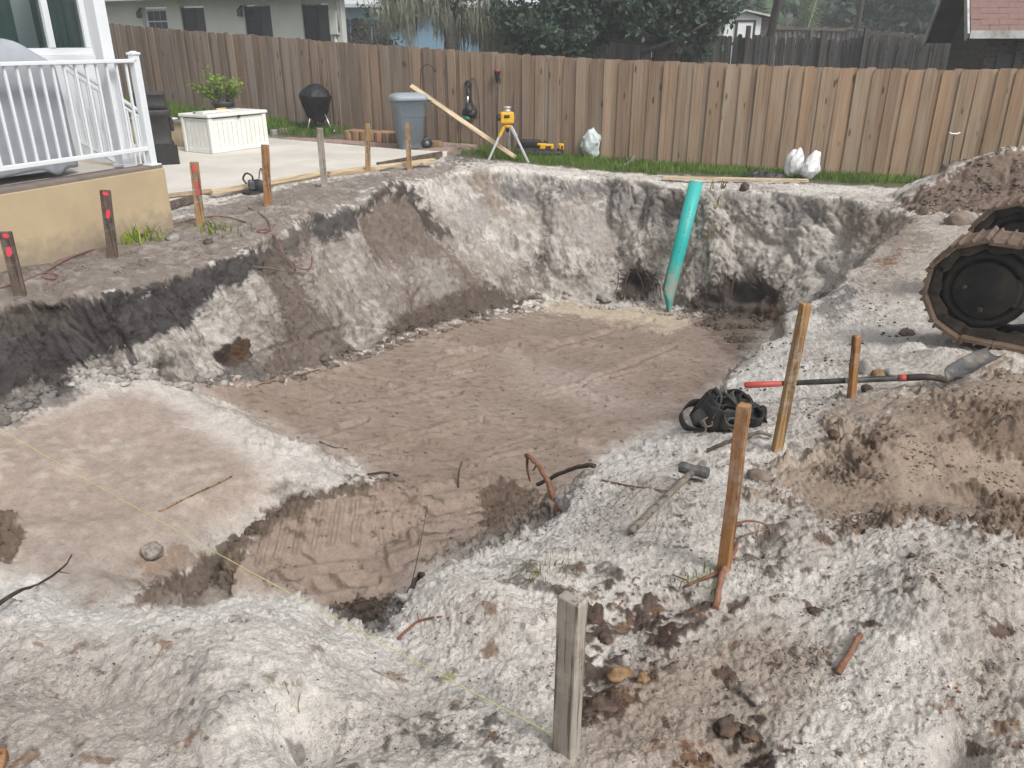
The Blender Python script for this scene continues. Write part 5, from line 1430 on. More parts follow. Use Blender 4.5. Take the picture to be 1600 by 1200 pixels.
# lawn strip along the fence and the raised bed
gb = []
r_ = np.random.RandomState(21)
for _ in range(26000):
    s = r_.uniform(9.0, 22.5); p, d = interp_line(FENCE, s)
    off = r_.uniform(.03, 1.4)
    q_ = p + Vector((d.y, -d.x, 0)) * off if d.y < 0 and False else p - Vector((-d.y, d.x, 0)) * off
    if q_.x < -1.25 + .25 * r_.rand(): continue
    lim_ = .8 + .35 * float(noise3(q_.x * .8, q_.y * .8, 1.0)) + (.28 if q_.x < 2.5 else .0) 
    if off > lim_ + .25 * r_.rand(): continue
    gb.append((q_.x, q_.y, G(q_.x, q_.y) - .01))
gr_ = grass_blades('grass', gb, .05, .15, 'grass_leaf', 3, .011, .7); gr_['kind'] = 'stuff'; gr_['label'] = 'bright green grass strip along the fence foot'; gr_['category'] = 'grass'
gb = []
for _ in range(9000):
    s = r_.uniform(.2, 8.3); p, d = interp_line(FENCE, s); off = r_.uniform(.03, 1.5)
    q_ = p - Vector((-d.y, d.x, 0)) * off
    if off > 1.0 and q_.x > -5.2: continue
    gb.append((q_.x, q_.y, max(G(q_.x, q_.y), -.1) + (.04 if q_.x < -5 else 0)))
gr_ = grass_blades('grass', gb, .06, .20, 'grass_leaf', 4, .013, .7); gr_['kind'] = 'stuff'; gr_['label'] = 'green grass bed at the left end of the fence'; gr_['category'] = 'grass'
# ================================================================== OBJECTS
def vec(*a): return Vector(a)
def smooth_path(pts_, n=6):
    out = []; q_ = [pts_[0]] + list(pts_) + [pts_[-1]]
    for i in range(1, len(q_) - 2):
        for k in range(n):
            t = k / n; a, b_, c_, d = q_[i - 1], q_[i], q_[i + 1], q_[i + 2]
            out.append(.5 * ((2 * b_) + (c_ - a) * t + (2 * a - 5 * b_ + 4 * c_ - d) * t * t + (3 * b_ - a - 3 * c_ + d) * t ** 3))
    out.append(pts_[-1]); return out

# ------------------------------------------------------------------ survey stakes
def stake(tx, ty, bx, by, w, d, m, label, yaw=0., paint=(), base=None, top=None, sink=.12, lean_y=0.):
    b_ = base or GP(bx, by); t_ = PY(tx, ty, b_.y + lean_y)
    root = empty('stake', b_); tag(root, label, 'stake', 'wooden stakes round the pit')
    ax = (t_ - b_).normalized(); L_ = (t_ - b_).length
    xv = Vector((math.cos(yaw), math.sin(yaw), 0)); xv = (xv - ax * xv.dot(ax)).normalized(); yv = ax.cross(xv)
    mb = MB(); vs = []
    for k, f in enumerate((-sink / L_, 0, .25, .5, .75, .985, 1.0)):
        s_ = 1 if f < .99 else .93
        j = Vector((rnd.uniform(-.0015, .0015), rnd.uniform(-.0015, .0015), 0))
        for (a, c_) in ((-1, -1), (1, -1), (1, 1), (-1, 1)): vs.append(ax * (f * L_) + xv * (a * w / 2 * s_) + yv * (c_ * d / 2 * s_) + j)
    fs = [(3, 2, 1, 0), (24, 25, 26, 27)]
    for i in range(6):
        for k in range(4): fs.append((i * 4 + k, i * 4 + (k + 1) % 4, (i + 1) * 4 + (k + 1) % 4, (i + 1) * 4 + k))
    shaft = mb.add(vs, fs).build('shaft', m, root, (0, 0, 0), .003)
    for (f, sx, sz, ox) in paint:
        c_ = ax * (f * L_) + xv * (ox * w) - yv * (d / 2 + .0015); n = 14
        ring = []
        for k in range(n):
            a = 6.283 * k / n; rj = 1 + .10 * math.sin(2 * a + f * 9) + rnd.uniform(-.2, .12)
            ring.append(c_ + xv * (math.cos(a) * sx * rj) + ax * (math.sin(a) * sz * rj))
        mbp = MB(); mbp.loft([ring, [p - yv * .0012 for p in ring]], smooth=False)
        mbp.build('paint_mark', 'paint_pink', shaft)
    return root, t_
stake(8, 362, 32, 462, .088, .038, 'stake_brown', 'dark stake with pink paint marks nearest the left edge', .25, [(.70, .022, .042, .0), (.95, .020, .022, .05)])
stake(164, 297, 177, 403, .088, .038, 'stake_brown', 'dark stake with pink paint marks before the middle of the stucco wall', .2, [(.66, .020, .040, .08), (.955, .026, .020, .05)])
stake(303, 253, 314, 353, .088, .038, 'stake_tan', 'tan stake with three pink paint marks right of the stucco wall', .2, [(.9, .024, .030, .0), (.66, .018, .034, .08), (.54, .018, .034, .12)])
stake(414, 226, 419, 321, .088, .038, 'stake_orange', 'orange brown stake beside the power saw', .2)
stake(499, 200, 507, 291, .085, .05, 'stake_grey', 'weathered grey stake between the patio boards', .2)
stake(574, 193, 575, 269, .08, .038, 'stake_tan', 'yellowish stake in front of the edging blocks', .15)
stake(636, 192, 640, 266, .08, .038, 'stake_tan', 'tan stake standing in front of the trash bin', .15)
stake(1259, 474, 1214, 703, .047, .036, 'stake_tan', 'tall leaning tan stake crossed behind by the shovel handle', .22, sink=.15)
stake(1339, 524, 1330, 622, .038, .038, 'stake_orange', 'short brown stake beneath the middle of the shovel handle', .3)
stake(1163, 632, 1131, 890, .040, .040, 'stake_orange', 'orange brown stake in front of the tool belt', -.62, sink=.15)
fs_, fs_top = stake(895, 932, 884, 1172, .064, .040, 'stake_grey', 'weathered grey stake in the foreground tied with yellow string', -.75, sink=.2)
# ------------------------------------------------------------------ yellow string line
s0 = GP(866, 1172, .05); s1 = P(0, 664, -.02); far = s0.lerp(s1, 1.35)
pts_ = [s0.lerp(far, k / 40) - Vector((0, 0, .035 * 4 * (k / 40) * (1 - k / 40))) for k in range(41)]
for q_ in pts_:
    if q_.x > -2.2: q_.z = max(q_.z, G(q_.x, q_.y) + .012)
sl_root = empty('string_line', s0); tag(sl_root, 'yellow builder string stretched across the pit from the grey stake', 'string')
MB().tube(smooth_path(pts_, 3), .0013, 5).build('line', 'string_yellow', sl_root, s0)
kn = pts_[3].lerp(pts_[4], .2); mb = MB()
for k in range(9):
    d = Vector((rnd.uniform(-1, 1), rnd.uniform(-1, 1), rnd.uniform(-.6, .9))).normalized() * rnd.uniform(.006, .016)
    e = Vector((rnd.uniform(-1, 1), rnd.uniform(-1, 1), rnd.uniform(-.8, .5))).normalized() * rnd.uniform(.012, .028)
    mb.tube([kn, kn + d, kn + d + e, kn + e * .6], .0008, 4)
mb.build('knot', 'string_yellow', sl_root, s0)

# ------------------------------------------------------------------ teal pipe
pb = P(1037, 486, -2.17); ptop = PY(1088, 284, pb.y + .45)
ax = (ptop - pb).normalized(); pipe = empty('drain_pipe', pb); tag(pipe, 'turquoise plastic pipe leaning against the far pit wall', 'pipe')
xv = ax.cross(Vector((0, 1, 0))).normalized(); yv = xv.cross(ax); R0 = .108; Lp = (ptop - pb).length
def ring(f, r, skew=0):
    return [ax * (f * Lp + skew * math.cos(6.283 * k / 28)) + xv * (r * math.cos(6.283 * k / 28)) + yv * (r * math.sin(6.283 * k / 28)) for k in range(28)]
mb = MB().loft([ring(.12, R0, .1), ring(.16, R0), ring(.5, R0), ring(1, R0), ring(1, R0 - .008), ring(.9, R0 - .008)], caps=False)
mb.build('tube', 'pvc', pipe)
# its muddy cut foot, tapering to a point
rings_ = []
for f in (.118, .085, .05, .015, -.01):
    k_ = (f + .03) / .15
    rings_.append([ax * (f * Lp + .1 * math.cos(6.283 * j / 28) * max(0, min(1, k_))) + xv * (R0 * (1.006 * k_ * math.cos(6.283 * j / 28) - .85 * (1 - k_))) + yv * (R0 * math.sin(6.283 * j / 28) * (.5 + .5 * k_)) for j in range(28)])
MB().loft(rings_).build('broken_end', 'pvc_mud', pipe)
for k in range(22):                                              # a faded line of print along the pipe
    f = .30 + k * .024 + rnd.uniform(-.004, .004)
    if k in (5, 6, 12, 17): continue
    a = math.atan2(-1, .18); c_ = ax * (f * Lp) + xv * (math.cos(a) * (R0 + .0006)) + yv * (math.sin(a) * (R0 + .0006))
    tn = (xv * -math.sin(a) + yv * math.cos(a))
    MB().bar(c_ - ax * rnd.uniform(.006, .014), c_ + ax * rnd.uniform(.006, .014), rnd.uniform(.010, .018), .001, up=(xv * math.cos(a) + yv * math.sin(a))).build('print_mark', 'pvc_print', pipe)

# ------------------------------------------------------------------ excavator undercarriage
aX = Vector((.80, -.60, 0)); sX = Vector((-.60, -.80, 0))
Cx = P(1533, 466, .26)
zb_ = -.07
exc = empty('excavator', (Cx.x, Cx.y, zb_)); tag(exc, 'mud caked excavator crawler tracks at the right edge', 'excavator'); eo = exc.location
R_T, LT, WT = .325, 2.5, .40
def stad(s):
    """position on the track loop: along, up, tangent angle"""
    per = 2 * LT + 2 * math.pi * R_T; s %= per
    if s < LT: return s, R_T, 0.0                                    # top run
    s -= LT
    if s < math.pi * R_T: a = s / R_T; return LT + R_T * math.sin(a), R_T * math.cos(a), -a
    s -= math.pi * R_T
    if s < LT: return LT - s, -R_T, math.pi
    s -= LT; a = s / R_T; return -R_T * math.sin(a), -R_T * math.cos(a), math.pi - a
per = 2 * LT + 2 * math.pi * R_T; NSH = 38
def tp(c0, al, up, depth): return c0 + aX * al + Vector((0, 0, up)) - sX * depth
shoe_prof = [(-.5, -.014), (-.5, .004), (-.44, .022), (-.39, .022), (-.35, .005), (-.04, .005), (-.01, .020), (.04, .020), (.07, .005), (.36, .005), (.40, .022), (.45, .022), (.5, .002), (.5, -.016)]
for ti in range(2):
    c0 = Vector((Cx.x, Cx.y, zb_ + R_T + .035)) - sX * (1.5 * ti)
    tk = MB()                                                        # frame between the wheels
    for (a0, a1, z0, z1) in ((.25, LT - .2, -.16, .15), (-.05, .45, -.09, .09)):
        q_ = [tp(c0, a, u, d) for a in (a0, a1) for d in (.09, .31) for u in (z0, z1)]
        tk.add(q_, [(0, 1, 3, 2), (4, 6, 7, 5), (0, 4, 5, 1), (2, 3, 7, 6), (0, 2, 6, 4), (1, 5, 7, 3)])
    track = tk.build('track', 'steel_dark', exc, eo, .01)
    for k in range(NSH):
        s = per * (k + .35) / NSH; al, up, an = stad(s); ln_ = per / NSH * .98
        tx_, tz_ = math.cos(an), math.sin(an); nx_, nz_ = -math.sin(an), math.cos(an)
        rj = rnd.uniform(-.004, .004); vs = []
        for d in (-.012, WT + .012):
            for (u_, h_) in shoe_prof: vs.append(tp(c0, al + tx_ * u_ * ln_ + nx_ * (h_ + rj), up + tz_ * u_ * ln_ + nz_ * (h_ + rj), d))
        n = len(shoe_prof)
        MB().add(vs, [tuple(range(n)), tuple(reversed(range(n, 2 * n)))] + [(j, n + j, n + (j + 1) % n, (j + 1) % n) for j in range(n)]).build('shoe', 'track_steel', track, eo)
        for d in (.07, .27):                                         # chain links under the shoes
            vs = []
            for dd in (d, d + .06):
                for (u_, h_) in ((-.56, -.02), (-.5, -.075), (-.25, -.088), (.2, -.066), (.52, -.07), (.58, -.02)): vs.append(tp(c0, al + tx_ * u_ * ln_ + nx_ * h_, up + tz_ * u_ * ln_ + nz_ * h_, dd))
            MB().add(vs, [tuple(range(6)), tuple(reversed(range(6, 12)))] + [(j, 6 + j, 6 + (j + 1) % 6, (j + 1) % 6) for j in range(6)]).build('link', 'steel_dark', track, eo)
    Mw = Matrix((aX, Vector((0, 0, 1)), sX)).transposed()
    for (wa, m1) in ((0.0, 1), (LT, 1)):
        cw = tp(c0, wa, 0, .10)
        wh = MB().lathe([(.0, -.24), (.24, -.24), (.262, -.05), (.25, .0), (.21, .012), (.195, -.02), (.0, -.022)], 36, cw, Mw).build('wheel', 'steel_black', exc, eo)
        MB().lathe([(.182, -.02), (.182, .02), (.174, .03), (0, .034)], 36, cw, Mw).build('hub_cover', 'steel_black', wh, eo)
        mbp = MB()
        mbp.lathe([(.014, .03), (.014, .045), (.008, .048), (0, .048)], 10, cw - aX * .11 + Vector((0, 0, .01)), Mw).build('grease_plug', 'steel_dark', wh, eo)
        MB().lathe([(.020, .03), (.020, .042), (.012, .046), (0, .046)], 10, cw + Vector((0, 0, -.125)), Mw).build('drain_plug', 'steel_dark', wh, eo)
    for k in range(16):
        al, up, an = stad(per * (.62 + .36 * k / 16) + rnd.uniform(-.05, .05)); nx_, nz_ = -math.sin(an), math.cos(an)
        MB().lump(tp(c0, al - nx_ * .06, up - nz_ * .06, rnd.uniform(.14, .34)), rnd.uniform(.02, .05), k + 40 * ti, .6, 2, (1, 1, .7)).build('caked_mud', 'rock_brown', track, eo)
    for k in range(5):
        cw = tp(c0, .38 + k * .42, -R_T + .16, .10)
        MB().lathe([(0, -.2), (.075, -.2), (.085, -.04), (.06, .0), (0, .01)], 18, cw, Mw).build('roller', 'steel_dark', exc, eo)
q_ = [Vector((Cx.x, Cx.y, 0)) + aX * a - sX * d + Vector((0, 0, z)) for a in (.75, 1.9) for d in (.32, 1.6) for z in (.35, .62)]
MB().add(q_, [(0, 1, 3, 2), (4, 6, 7, 5), (0, 4, 5, 1), (2, 3, 7, 6), (0, 2, 6, 4), (1, 5, 7, 3)]).build('carbody', 'steel_black', exc, eo, .03)

# ------------------------------------------------------------------ shovel
h0, h1 = P(1163, 602, -.10), P(1446, 589, .07)
sv = empty('shovel', h0); tag(sv, 'long shovel with black and red handle lying on the mud', 'shovel')
def hp(f): return h0.lerp(h1, f)
MB().tube([hp(.0), hp(.012), hp(.22)], [.012, .019, .0175], 12).build('grip', 'shovel_red', sv, h0)
MB().tube([hp(.221), hp(.54), hp(.86)], [.0155, .016, .017], 12).build('handle', 'shovel_black', sv, h0)
MB().tube([hp(.86), hp(.90)], .0195, 12).build('red_band', 'shovel_red', sv, h0)
MB().tube([hp(.575), hp(.605)], .0166, 12).build('sticker', 'rock_grey', sv, h0)
neck = [hp(.90), hp(1.0), hp(1.06) + Vector((0, 0, -.012)), P(1482, 596, .07)]
MB().tube(smooth_path(neck, 4), [.019, .019, .019, .019, .018, .018, .017, .016, .015, .015, .014, .014, .013], 12).build('socket', 'steel_dark', sv, h0)
bt, be = P(1484, 596, .072), P(1556, 556, .13)
bd = (be - bt).normalized(); bs = bd.cross(Vector((.1, .12, 1))).normalized(); bn = bs.cross(bd)
if bn.z < 0: bn = -bn
mb = MB(); n_l, n_w = 10, 12; vs = []
LB = (be - bt).length
for i in range(n_l + 1):
    f = i / n_l; hwid = .068 * (min(1, .35 + f * 5) if f < .14 else (1 if f < .8 else (1 - (f - .8) * 1.1)))
    for j in range(n_w + 1):
        g = j / n_w * 2 - 1
        vs.append(bt + bd * (f * LB) + bs * (g * hwid) + bn * (.035 * g * g + .012 * math.sin(f * 3.1)) - h0)
fs = [(i * (n_w + 1) + j, i * (n_w + 1) + j + 1, (i + 1) * (n_w + 1) + j + 1, (i + 1) * (n_w + 1) + j) for i in range(n_l) for j in range(n_w)]
bl = mb.add(vs, fs, True).build('blade', 'shovel_steel', sv); so2 = bl.modifiers.new('solid', 'SOLIDIFY'); so2.thickness = .004

# ------------------------------------------------------------------ sledgehammer
g0, g1 = GP(984, 838, .02), GP(1083, 748, .045)
hm = empty('sledgehammer', g0); tag(hm, 'sledgehammer with worn wooden handle lying on white sand', 'hammer')
hn = [g0.lerp(g1, f) for f in (0, .02, .1, .3, .55, .8, 1.0)]
MB().tube(hn, [.013, .0165, .0165, .0145, .014, .0155, .017], 12).build('handle', 'old_handle', hm, g0)
hd = (g1 - g0).normalized(); hs = hd.cross(Vector((0, 0, 1))).normalized(); 
MB().tube([g1 - hd * .05, g1 - hd * .025], .0185, 12).build('collar', 'shovel_steel', hm, g0)
hs = (hs * .95 + hd * .15).normalized()
pr_ = [(-.068, .020), (-.064, .027), (-.04, .029), (-.02, .025), (.02, .025), (.04, .029), (.064, .027), (.068, .020)]
MB().tube([g1 + hs * a for a, _ in pr_], [r for _, r in pr_], 10, smooth=False).build('head', 'hammer_steel', hm, g0)

# ------------------------------------------------------------------ tool belt
tb0 = GP(1125, 668, 0.0); tbz = .02
tbl = empty('tool_belt', tb0); tbl.scale = (1.0, 1.0, 1.15); tag(tbl, 'heap of black tool belt pouches at the edge of the pit', 'tool belt')
rt, up_, fw = Vector((1, 0, 0)), Vector((0, 0, 1)), Vector((0, 1, 0))
def pouch(x, y, z, sx, sy, sz, rz, rx, ry, name, m, seed):
    mb = MB(); rings_ = []
    M_ = Matrix.Rotation(rz, 3, 'Z') @ Matrix.Rotation(rx, 3, 'X') @ Matrix.Rotation(ry, 3, 'Y')
    for f, k_ in ((0, .70), (.06, .9), (.3, 1.0), (.7, 1.02), (.94, 1.0), (1.0, .97)):
        rings_.append([M_ @ Vector((a * k_, b_ * k_, (f - .5) * sz)) for a, b_ in rrect(sx, sy, 4, 24)])
    rings_.append([M_ @ Vector((a * .86, b_ * .82, .47 * sz)) for a, b_ in rrect(sx, sy, 4, 24)])
    rings_.append([M_ @ Vector((a * .8, b_ * .75, .1 * sz)) for a, b_ in rrect(sx, sy, 4, 24)])
    q_ = np.array([[tuple(p) for p in r] for r in rings_]); nn = noise3(q_[..., 0] * 20 + seed, q_[..., 1] * 20, q_[..., 2] * 20)
    q_ += nn[..., None] * .018
    mb.loft([[Vector(p) + Vector((x, y, z)) for p in r] for r in q_]); return mb.build(name, m, tbl)
pouch(-.02, .02, .085, .15, .09, .17, .3, .9, .2, 'pouch', 'canvas_black', 1)
pouch(.06, -.02, .07, .13, .08, .15, -.3, 1.1, -.3, 'pouch', 'canvas_black', 2)
pouch(-.085, -.01, .075, .10, .07, .16, .5, .7, .6, 'pouch', 'leather_grey', 3)
pouch(.15, .0, .06, .13, .09, .14, .1, 1.2, .4, 'pouch', 'canvas_black', 4)
pouch(.03, -.06, .05, .09, .06, .10, .2, 1.3, .1, 'pouch', 'leather_grey', 5)
pouch(.10, .05, .10, .10, .07, .12, -.5, .5, .9, 'pouch', 'canvas_black', 6)
pouch(-.10, -.06, .045, .06, .045, .07, .6, 1.0, -.4, 'pouch', 'leather_tan', 7)
pouch(.045, .03, .12, .09, .07, .1, .9, .8, .2, 'pouch', 'leather_grey', 8)
pouch(.02, .0, .07, .26, .16, .14, .1, .2, .1, 'pouch', 'canvas_black', 11)
pouch(.13, -.02, .06, .16, .13, .12, -.3, .3, .2, 'pouch', 'canvas_black', 12)
pouch(-.07, .01, .09, .13, .11, .17, .5, .5, .3, 'pouch', 'canvas_black', 13)
pouch(.05, -.05, .06, .15, .08, .11, .2, .9, .0, 'pouch', 'leather_grey', 14)
def strap(pth, w, m, tw=0., name='strap'):
    pth = smooth_path([Vector(p) for p in pth], 6); vs = []
    for i, p in enumerate(pth):
        d = (pth[min(i + 1, len(pth) - 1)] - pth[max(i - 1, 0)]).normalized()
        s_ = Matrix.Rotation(tw * i / len(pth), 3, d) @ Vector((.35, -.55, .75)); s_ = (s_ - d * s_.dot(d)).normalized()
        vs += [p - s_ * w / 2, p + s_ * w / 2]
    o = MB().add(vs, [(2 * i, 2 * i + 2, 2 * i + 3, 2 * i + 1) for i in range(len(pth) - 1)], True).build(name, m, tbl)
    md = o.modifiers.new('solid', 'SOLIDIFY'); md.thickness = .006
strap([(-.10, .03, .12), (-.165, .05, .105), (-.215, .03, .06), (-.20, -.03, .018), (-.14, -.055, .012), (-.07, -.05, .02)], .05, 'canvas_black', .5, 'belt')
strap([(-.05, .02, .19), (-.03, -.04, .16), (-.075, -.08, .08)], .035, 'leather_grey')
strap([(.0, .02, .17), (.05, -.06, .14), (.10, -.09, .07)], .025, 'leather_grey', .4)
strap([(.04, .07, .15), (.09, .05, .16), (.14, .02, .13), (.15, -.03, .08)], .045, 'canvas_black', .4)
strap([(.10, -.07, .13), (.105, -.10, .07), (.075, -.11, .02), (.03, -.10, .012)], .045, 'leather_grey', .2)
strap([(.12, -.02, .13), (.19, -.03, .10), (.235, -.05, .03)], .03, 'canvas_black', .5)
strap([(-.13, -.075, .06), (-.105, -.10, .03), (-.15, -.12, .012)], .008, 'leather_tan', .1, 'wire_loop')

# ------------------------------------------------------------------ roots, sticks
def root_thing(name, path, rad, m, label, cat='root', y=None, branches=(), whisk=()):
    p_ = [GP(a[0], a[1], a[2]) if len(a) == 3 else PY(a[0], a[1], a[3]) for a in path]
    r_ = empty(name, p_[0]); tag(r_, label, cat)
    sp_ = smooth_path(p_, 5); n = len(sp_)
    sp_ = [p + Vector((rnd.uniform(-1, 1), rnd.uniform(-1, 1), rnd.uniform(-1, 1))) * rad[0] * .22 for p in sp_]
    MB().tube(sp_, [(rad[0] + (rad[1] - rad[0]) * i / (n - 1)) * rnd.uniform(.86, 1.14) for i in range(n)], 8).build('stem', m, r_, p_[0])
    for b_ in branches:
        q_ = [GP(a[0], a[1], a[2]) if len(a) == 3 else PY(a[0], a[1], a[3]) for a in b_[0]]
        q_ = smooth_path(q_, 4)
        MB().tube(q_, [b_[1] * (1 - .5 * i / len(q_)) for i in range(len(q_))], 6).build('side_root', m, r_, p_[0])
    return r_
root_thing('tree_root', [(870, 806, 0, 3.72), (866, 780, 0, 3.78), (848, 738, 0, 3.86), (832, 718, 0, 3.95), (822, 711, 0, 4.0)], (.019, .011), 'root_red', 'thick reddish root arching over the pit floor', branches=[([(824, 714, 0, 3.99), (824, 732, 0, 4.0), (828, 752, 0, 4.0)], .010), ([(838, 727, 0, 3.93), (833, 735, 0, 3.98)], .006)])
root_thing('tree_root', [(930, 727, 0, 3.75), (905, 729, 0, 3.85), (875, 740, 0, 3.95), (840, 757, 0, 4.05)], (.013, .012), 'root_dark', 'dark root lying behind the reddish arching root')
root_thing('tree_root', [(1118, 952, .005), (1122, 925, .02), (1130, 897, .025), (1142, 878, .02), (1152, 850, .005)], (.012, .008), 'root_red', 'reddish root standing at the foot of the orange stake', branches=[([(1130, 900, .02), (1105, 905, .01), (1068, 919, .005)], .009), ([(1075, 912, .012), (1050, 905, .02)], .004)])
root_thing('tree_root', [(1140, 832, .01), (1165, 824, .03), (1195, 826, .02), (1205, 834, .0)], (.005, .003), 'root_red', 'thin looping root right of the orange stake', branches=[([(1155, 842, .01), (1178, 838, .02), (1200, 832, .015)], .004), ([(1185, 826, .02), (1180, 850, .005)], .003)])
root_thing('stick', [(1307, 1058, .012), (1322, 1035, .014), (1336, 1008, .013), (1342, 997, .012)], (.0095, .009), 'root_red', 'short reddish stick lying on the white mound', 'stick')
root_thing('stick', [(1104, 707, .012), (1125, 699, .014), (1150, 689, .014), (1175, 682, .016)], (.011, .009), 'root_dark', 'dark stick below the tool belt', 'stick')
root_thing('stick', [(1160, 690, .02), (1185, 684, .03), (1206, 687, .02)], (.012, .009), 'branch_bark', 'pale bent stick beside the leaning stake', 'stick')
root_thing('tree_root', [(606, 999, 0, 2.42), (622, 965, 0, 2.55), (640, 925, 0, 2.68), (652, 903, 0, 2.74), (660, 897, 0, 2.72), (667, 918, 0, 2.6)], (.013, .010), 'root_dark', 'dark root bent over the near rim of the pit', branches=[([(640, 925, 0, 2.68), (655, 860, 0, 2.8), (668, 790, 0, 3.0)], .0025), ([(648, 915, 0, 2.7), (634, 945, 0, 2.62), (625, 985, 0, 2.45)], .008)])
root_thing('tree_root', [(622, 1001, .006), (640, 985, .01), (660, 972, .01), (690, 965, .004)], (.006, .004), 'root_red', 'thin red root lying along the near rim', branches=[([(655, 975, .01), (652, 962, .012)], .003)])
root_thing('tree_root', [(-20, 968, .02), (25, 938, .03), (60, 918, .02), (95, 890, 0, 3.2), (112, 868, 0, 3.3)], (.008, .004), 'root_dark', 'dark root crossing the rim at the lower left', branches=[([(90, 893, 0, 3.2), (108, 896, 0, 3.2)], .003)])
root_thing('stick', [(940, 752, .008), (985, 762, .008), (1030, 768, .008), (1062, 772, .006)], (.005, .003), 'root_red', 'thin red twig lying behind the hammer handle', 'stick')
root_thing('stick', [(575, 743, .01), (600, 740, .012), (622, 745, .01)], (.010, .008), 'root_dark', 'small dark stick at the corner of the shallow shelf', 'stick')
root_thing('stick', [(716, 762, .0), (717, 750, .06), (722, 738, .10)], (.008, .006), 'root_dark', 'small root stub poking up from the pit floor', 'stick')
root_thing('stick', [(248, 800, .004), (300, 775, .005), (362, 745, .004)], (.007, .006), 'edging_wood', 'thin pale strip of wood lying on the shallow shelf', 'stick')
root_thing('stick', [(390, 606, .006), (440, 592, .008), (500, 578, .006)], (.009, .007), 'edging_wood', 'pale strip of wood at the foot of the left wall', 'stick')
root_thing('stick', [(405, 421, .02), (425, 424, .03), (445, 426, .01)], (.010, .006), 'branch_bark', 'pale root stub sticking out of the left wall', 'stick')
root_thing('dead_branch', [(930, 253, .03), (950, 258, .03), (970, 262, .03), (985, 258, .06), (992, 250, .11)], (.018, .035), 'branch_bark', 'bent grey branch lying in the grass', 'branch')
root_thing('tree_root', [(500, 690, .0), (520, 700, .01), (545, 702, .004)], (.006, .003), 'root_dark', 'small dark root on the white shelf edge')

for (x0, lab) in ((1150, 'dark root bundle hanging in the hollow right of the pipe'), (982, 'dark root bundle hanging in the hollow left of the pipe')):
    p = GP(x0, 430); D_ = p.y - .12
    root_thing('root_bundle', [(x0, 424, 0, D_), (x0 - 4, 440, 0, D_ - .05), (x0 - 8, 466, 0, D_ - .12)], (.022, .008), 'root_dark', lab, branches=[([(x0 + dx, 426, 0, D_), (x0 + dx * 1.3 + 4, 445, 0, D_ - .06), (x0 + dx * 1.5, 460 + dy, 0, D_ - .1)], .010) for dx, dy in ((14, 8), (-16, 4), (26, -2), (34, 10))])
# ------------------------------------------------------------------ rocks and clods
plain('sand_clod', (.26, .22, .19), .95, var=.5, scale=40, bump=1.0, dirt=(.50, .47, .44), dirt_amt=.7)
def rock(name, px, py, r, m, label, seed, sq=(1, 1, .7), cat='rock', amp=.28, lift=.3, sub=3):
    p = GP(px, py); o = MB().lump((p.x, p.y, p.z + r * sq[2] * lift), r, seed, amp, sub, sq, seed).build(name, m, None, p); tag(o, label, cat); return o
rock('rock', 1497, 350, .15, 'rock_brown', 'rounded brown rock in front of the spoil heap', 3, (1.1, .8, .7))
rock('rock', 1512, 342, .12, 'rock_grey', 'grey rock behind the rounded brown rock', 8, (1.1, .8, .6))
rock('dirt_ball', 240, 868, .058, 'sand_clod', 'round ball of dirt on the shelf under the string', 5, (1.1, 1, .85), 'clod', lift=.7)
rock('rock', 1348, 582, .055, 'rock_grey', 'pale angular rock right of the short stake', 11, (.8, .8, 1.2))
rock('rock', 1372, 588, .045, 'rock_orange', 'yellowish rock under the shovel handle', 12)
rock('rock', 1392, 586, .045, 'rock_grey', 'grey rock under the shovel handle left of the red band', 13)
rock('rock', 1355, 610, .035, 'rock_dark', 'small dark rock below the shovel handle', 14)
rock('rock', 1186, 748, .045, 'rock_brown', 'brown rock right of the orange stake', 15, (1.2, 1, .7))
rock('rock', 968, 1058, .030, 'rock_orange', 'orange rock right of the foreground stake', 16, (1.3, .9, .8), lift=.3, amp=.5)
rock('clod', 927, 966, .036, 'rock_dark', 'dark crusted clod behind the foreground stake', 17, (1.2, 1, .8), 'clod', .65)
rock('clod', 945, 1000, .024, 'rock_dark', 'dark reddish clod right of the foreground stake', 18, (1, 1, .8), 'clod', .65)
rock('clod', 932, 1108, .034, 'rock_dark', 'black crumbly clod at the foot of the foreground stake', 19, (1.3, 1, .6), 'clod', .7)
rock('clod', 1005, 1062, .018, 'rock_orange', 'small yellowish clod beside the orange rock', 20, (1, 1, 1), 'clod', .65)
rock('clod', 1178, 1090, .034, 'sand_clod', 'grey white crusted clod in the right foreground', 21, (1.1, 1, .8), 'clod', .6, .25)
rock('clod', 1273, 956, .017, 'rock_dark', 'small black clod on the white mound', 22, (1.4, 1, .6), 'clod', .65)
rock('clod', 1135, 1138, .028, 'rock_dark', 'dark clod among rust coloured earth at the bottom edge', 23, (1.3, 1, .6), 'clod', .65)
rock('clod', 1170, 1150, .024, 'rock_dark', 'rusty clod right of the dark clod at the bottom edge', 24, (1, 1, .7), 'clod', .65)
rock('clod', 705, 968, .012, 'rock_orange', 'small orange clod left of the foreground stake', 25, (1.2, 1, .6), 'clod', .65)
rock('clod', 738, 970, .016, 'rock_brown', 'small brown clod left of the foreground stake', 26, (1.2, 1, .6), 'clod', .65)
rock('rock', 945, 466, .13, 'rock_grey', 'pale slab of sand fallen at the foot of the far wall', 27, (1.3, .9, .5))
rock('rock', 325, 380, .05, 'rock_dark', 'brown rock on the strip right of the stucco wall', 28)
rock('rubble', 244, 372, .085, 'rock_brown', 'broken brick lying in the weeds by the stucco wall', 29, (1.4, .8, .5), 'rubble')
rock('rubble', 272, 374, .075, 'rock_grey', 'flat grey stone lying right of the weeds', 30, (1.5, .9, .5), 'rubble')
rock('rock', 1302, 680, .03, 'rock_dark', 'small dark rock on the mud right of the leaning stake', 31)
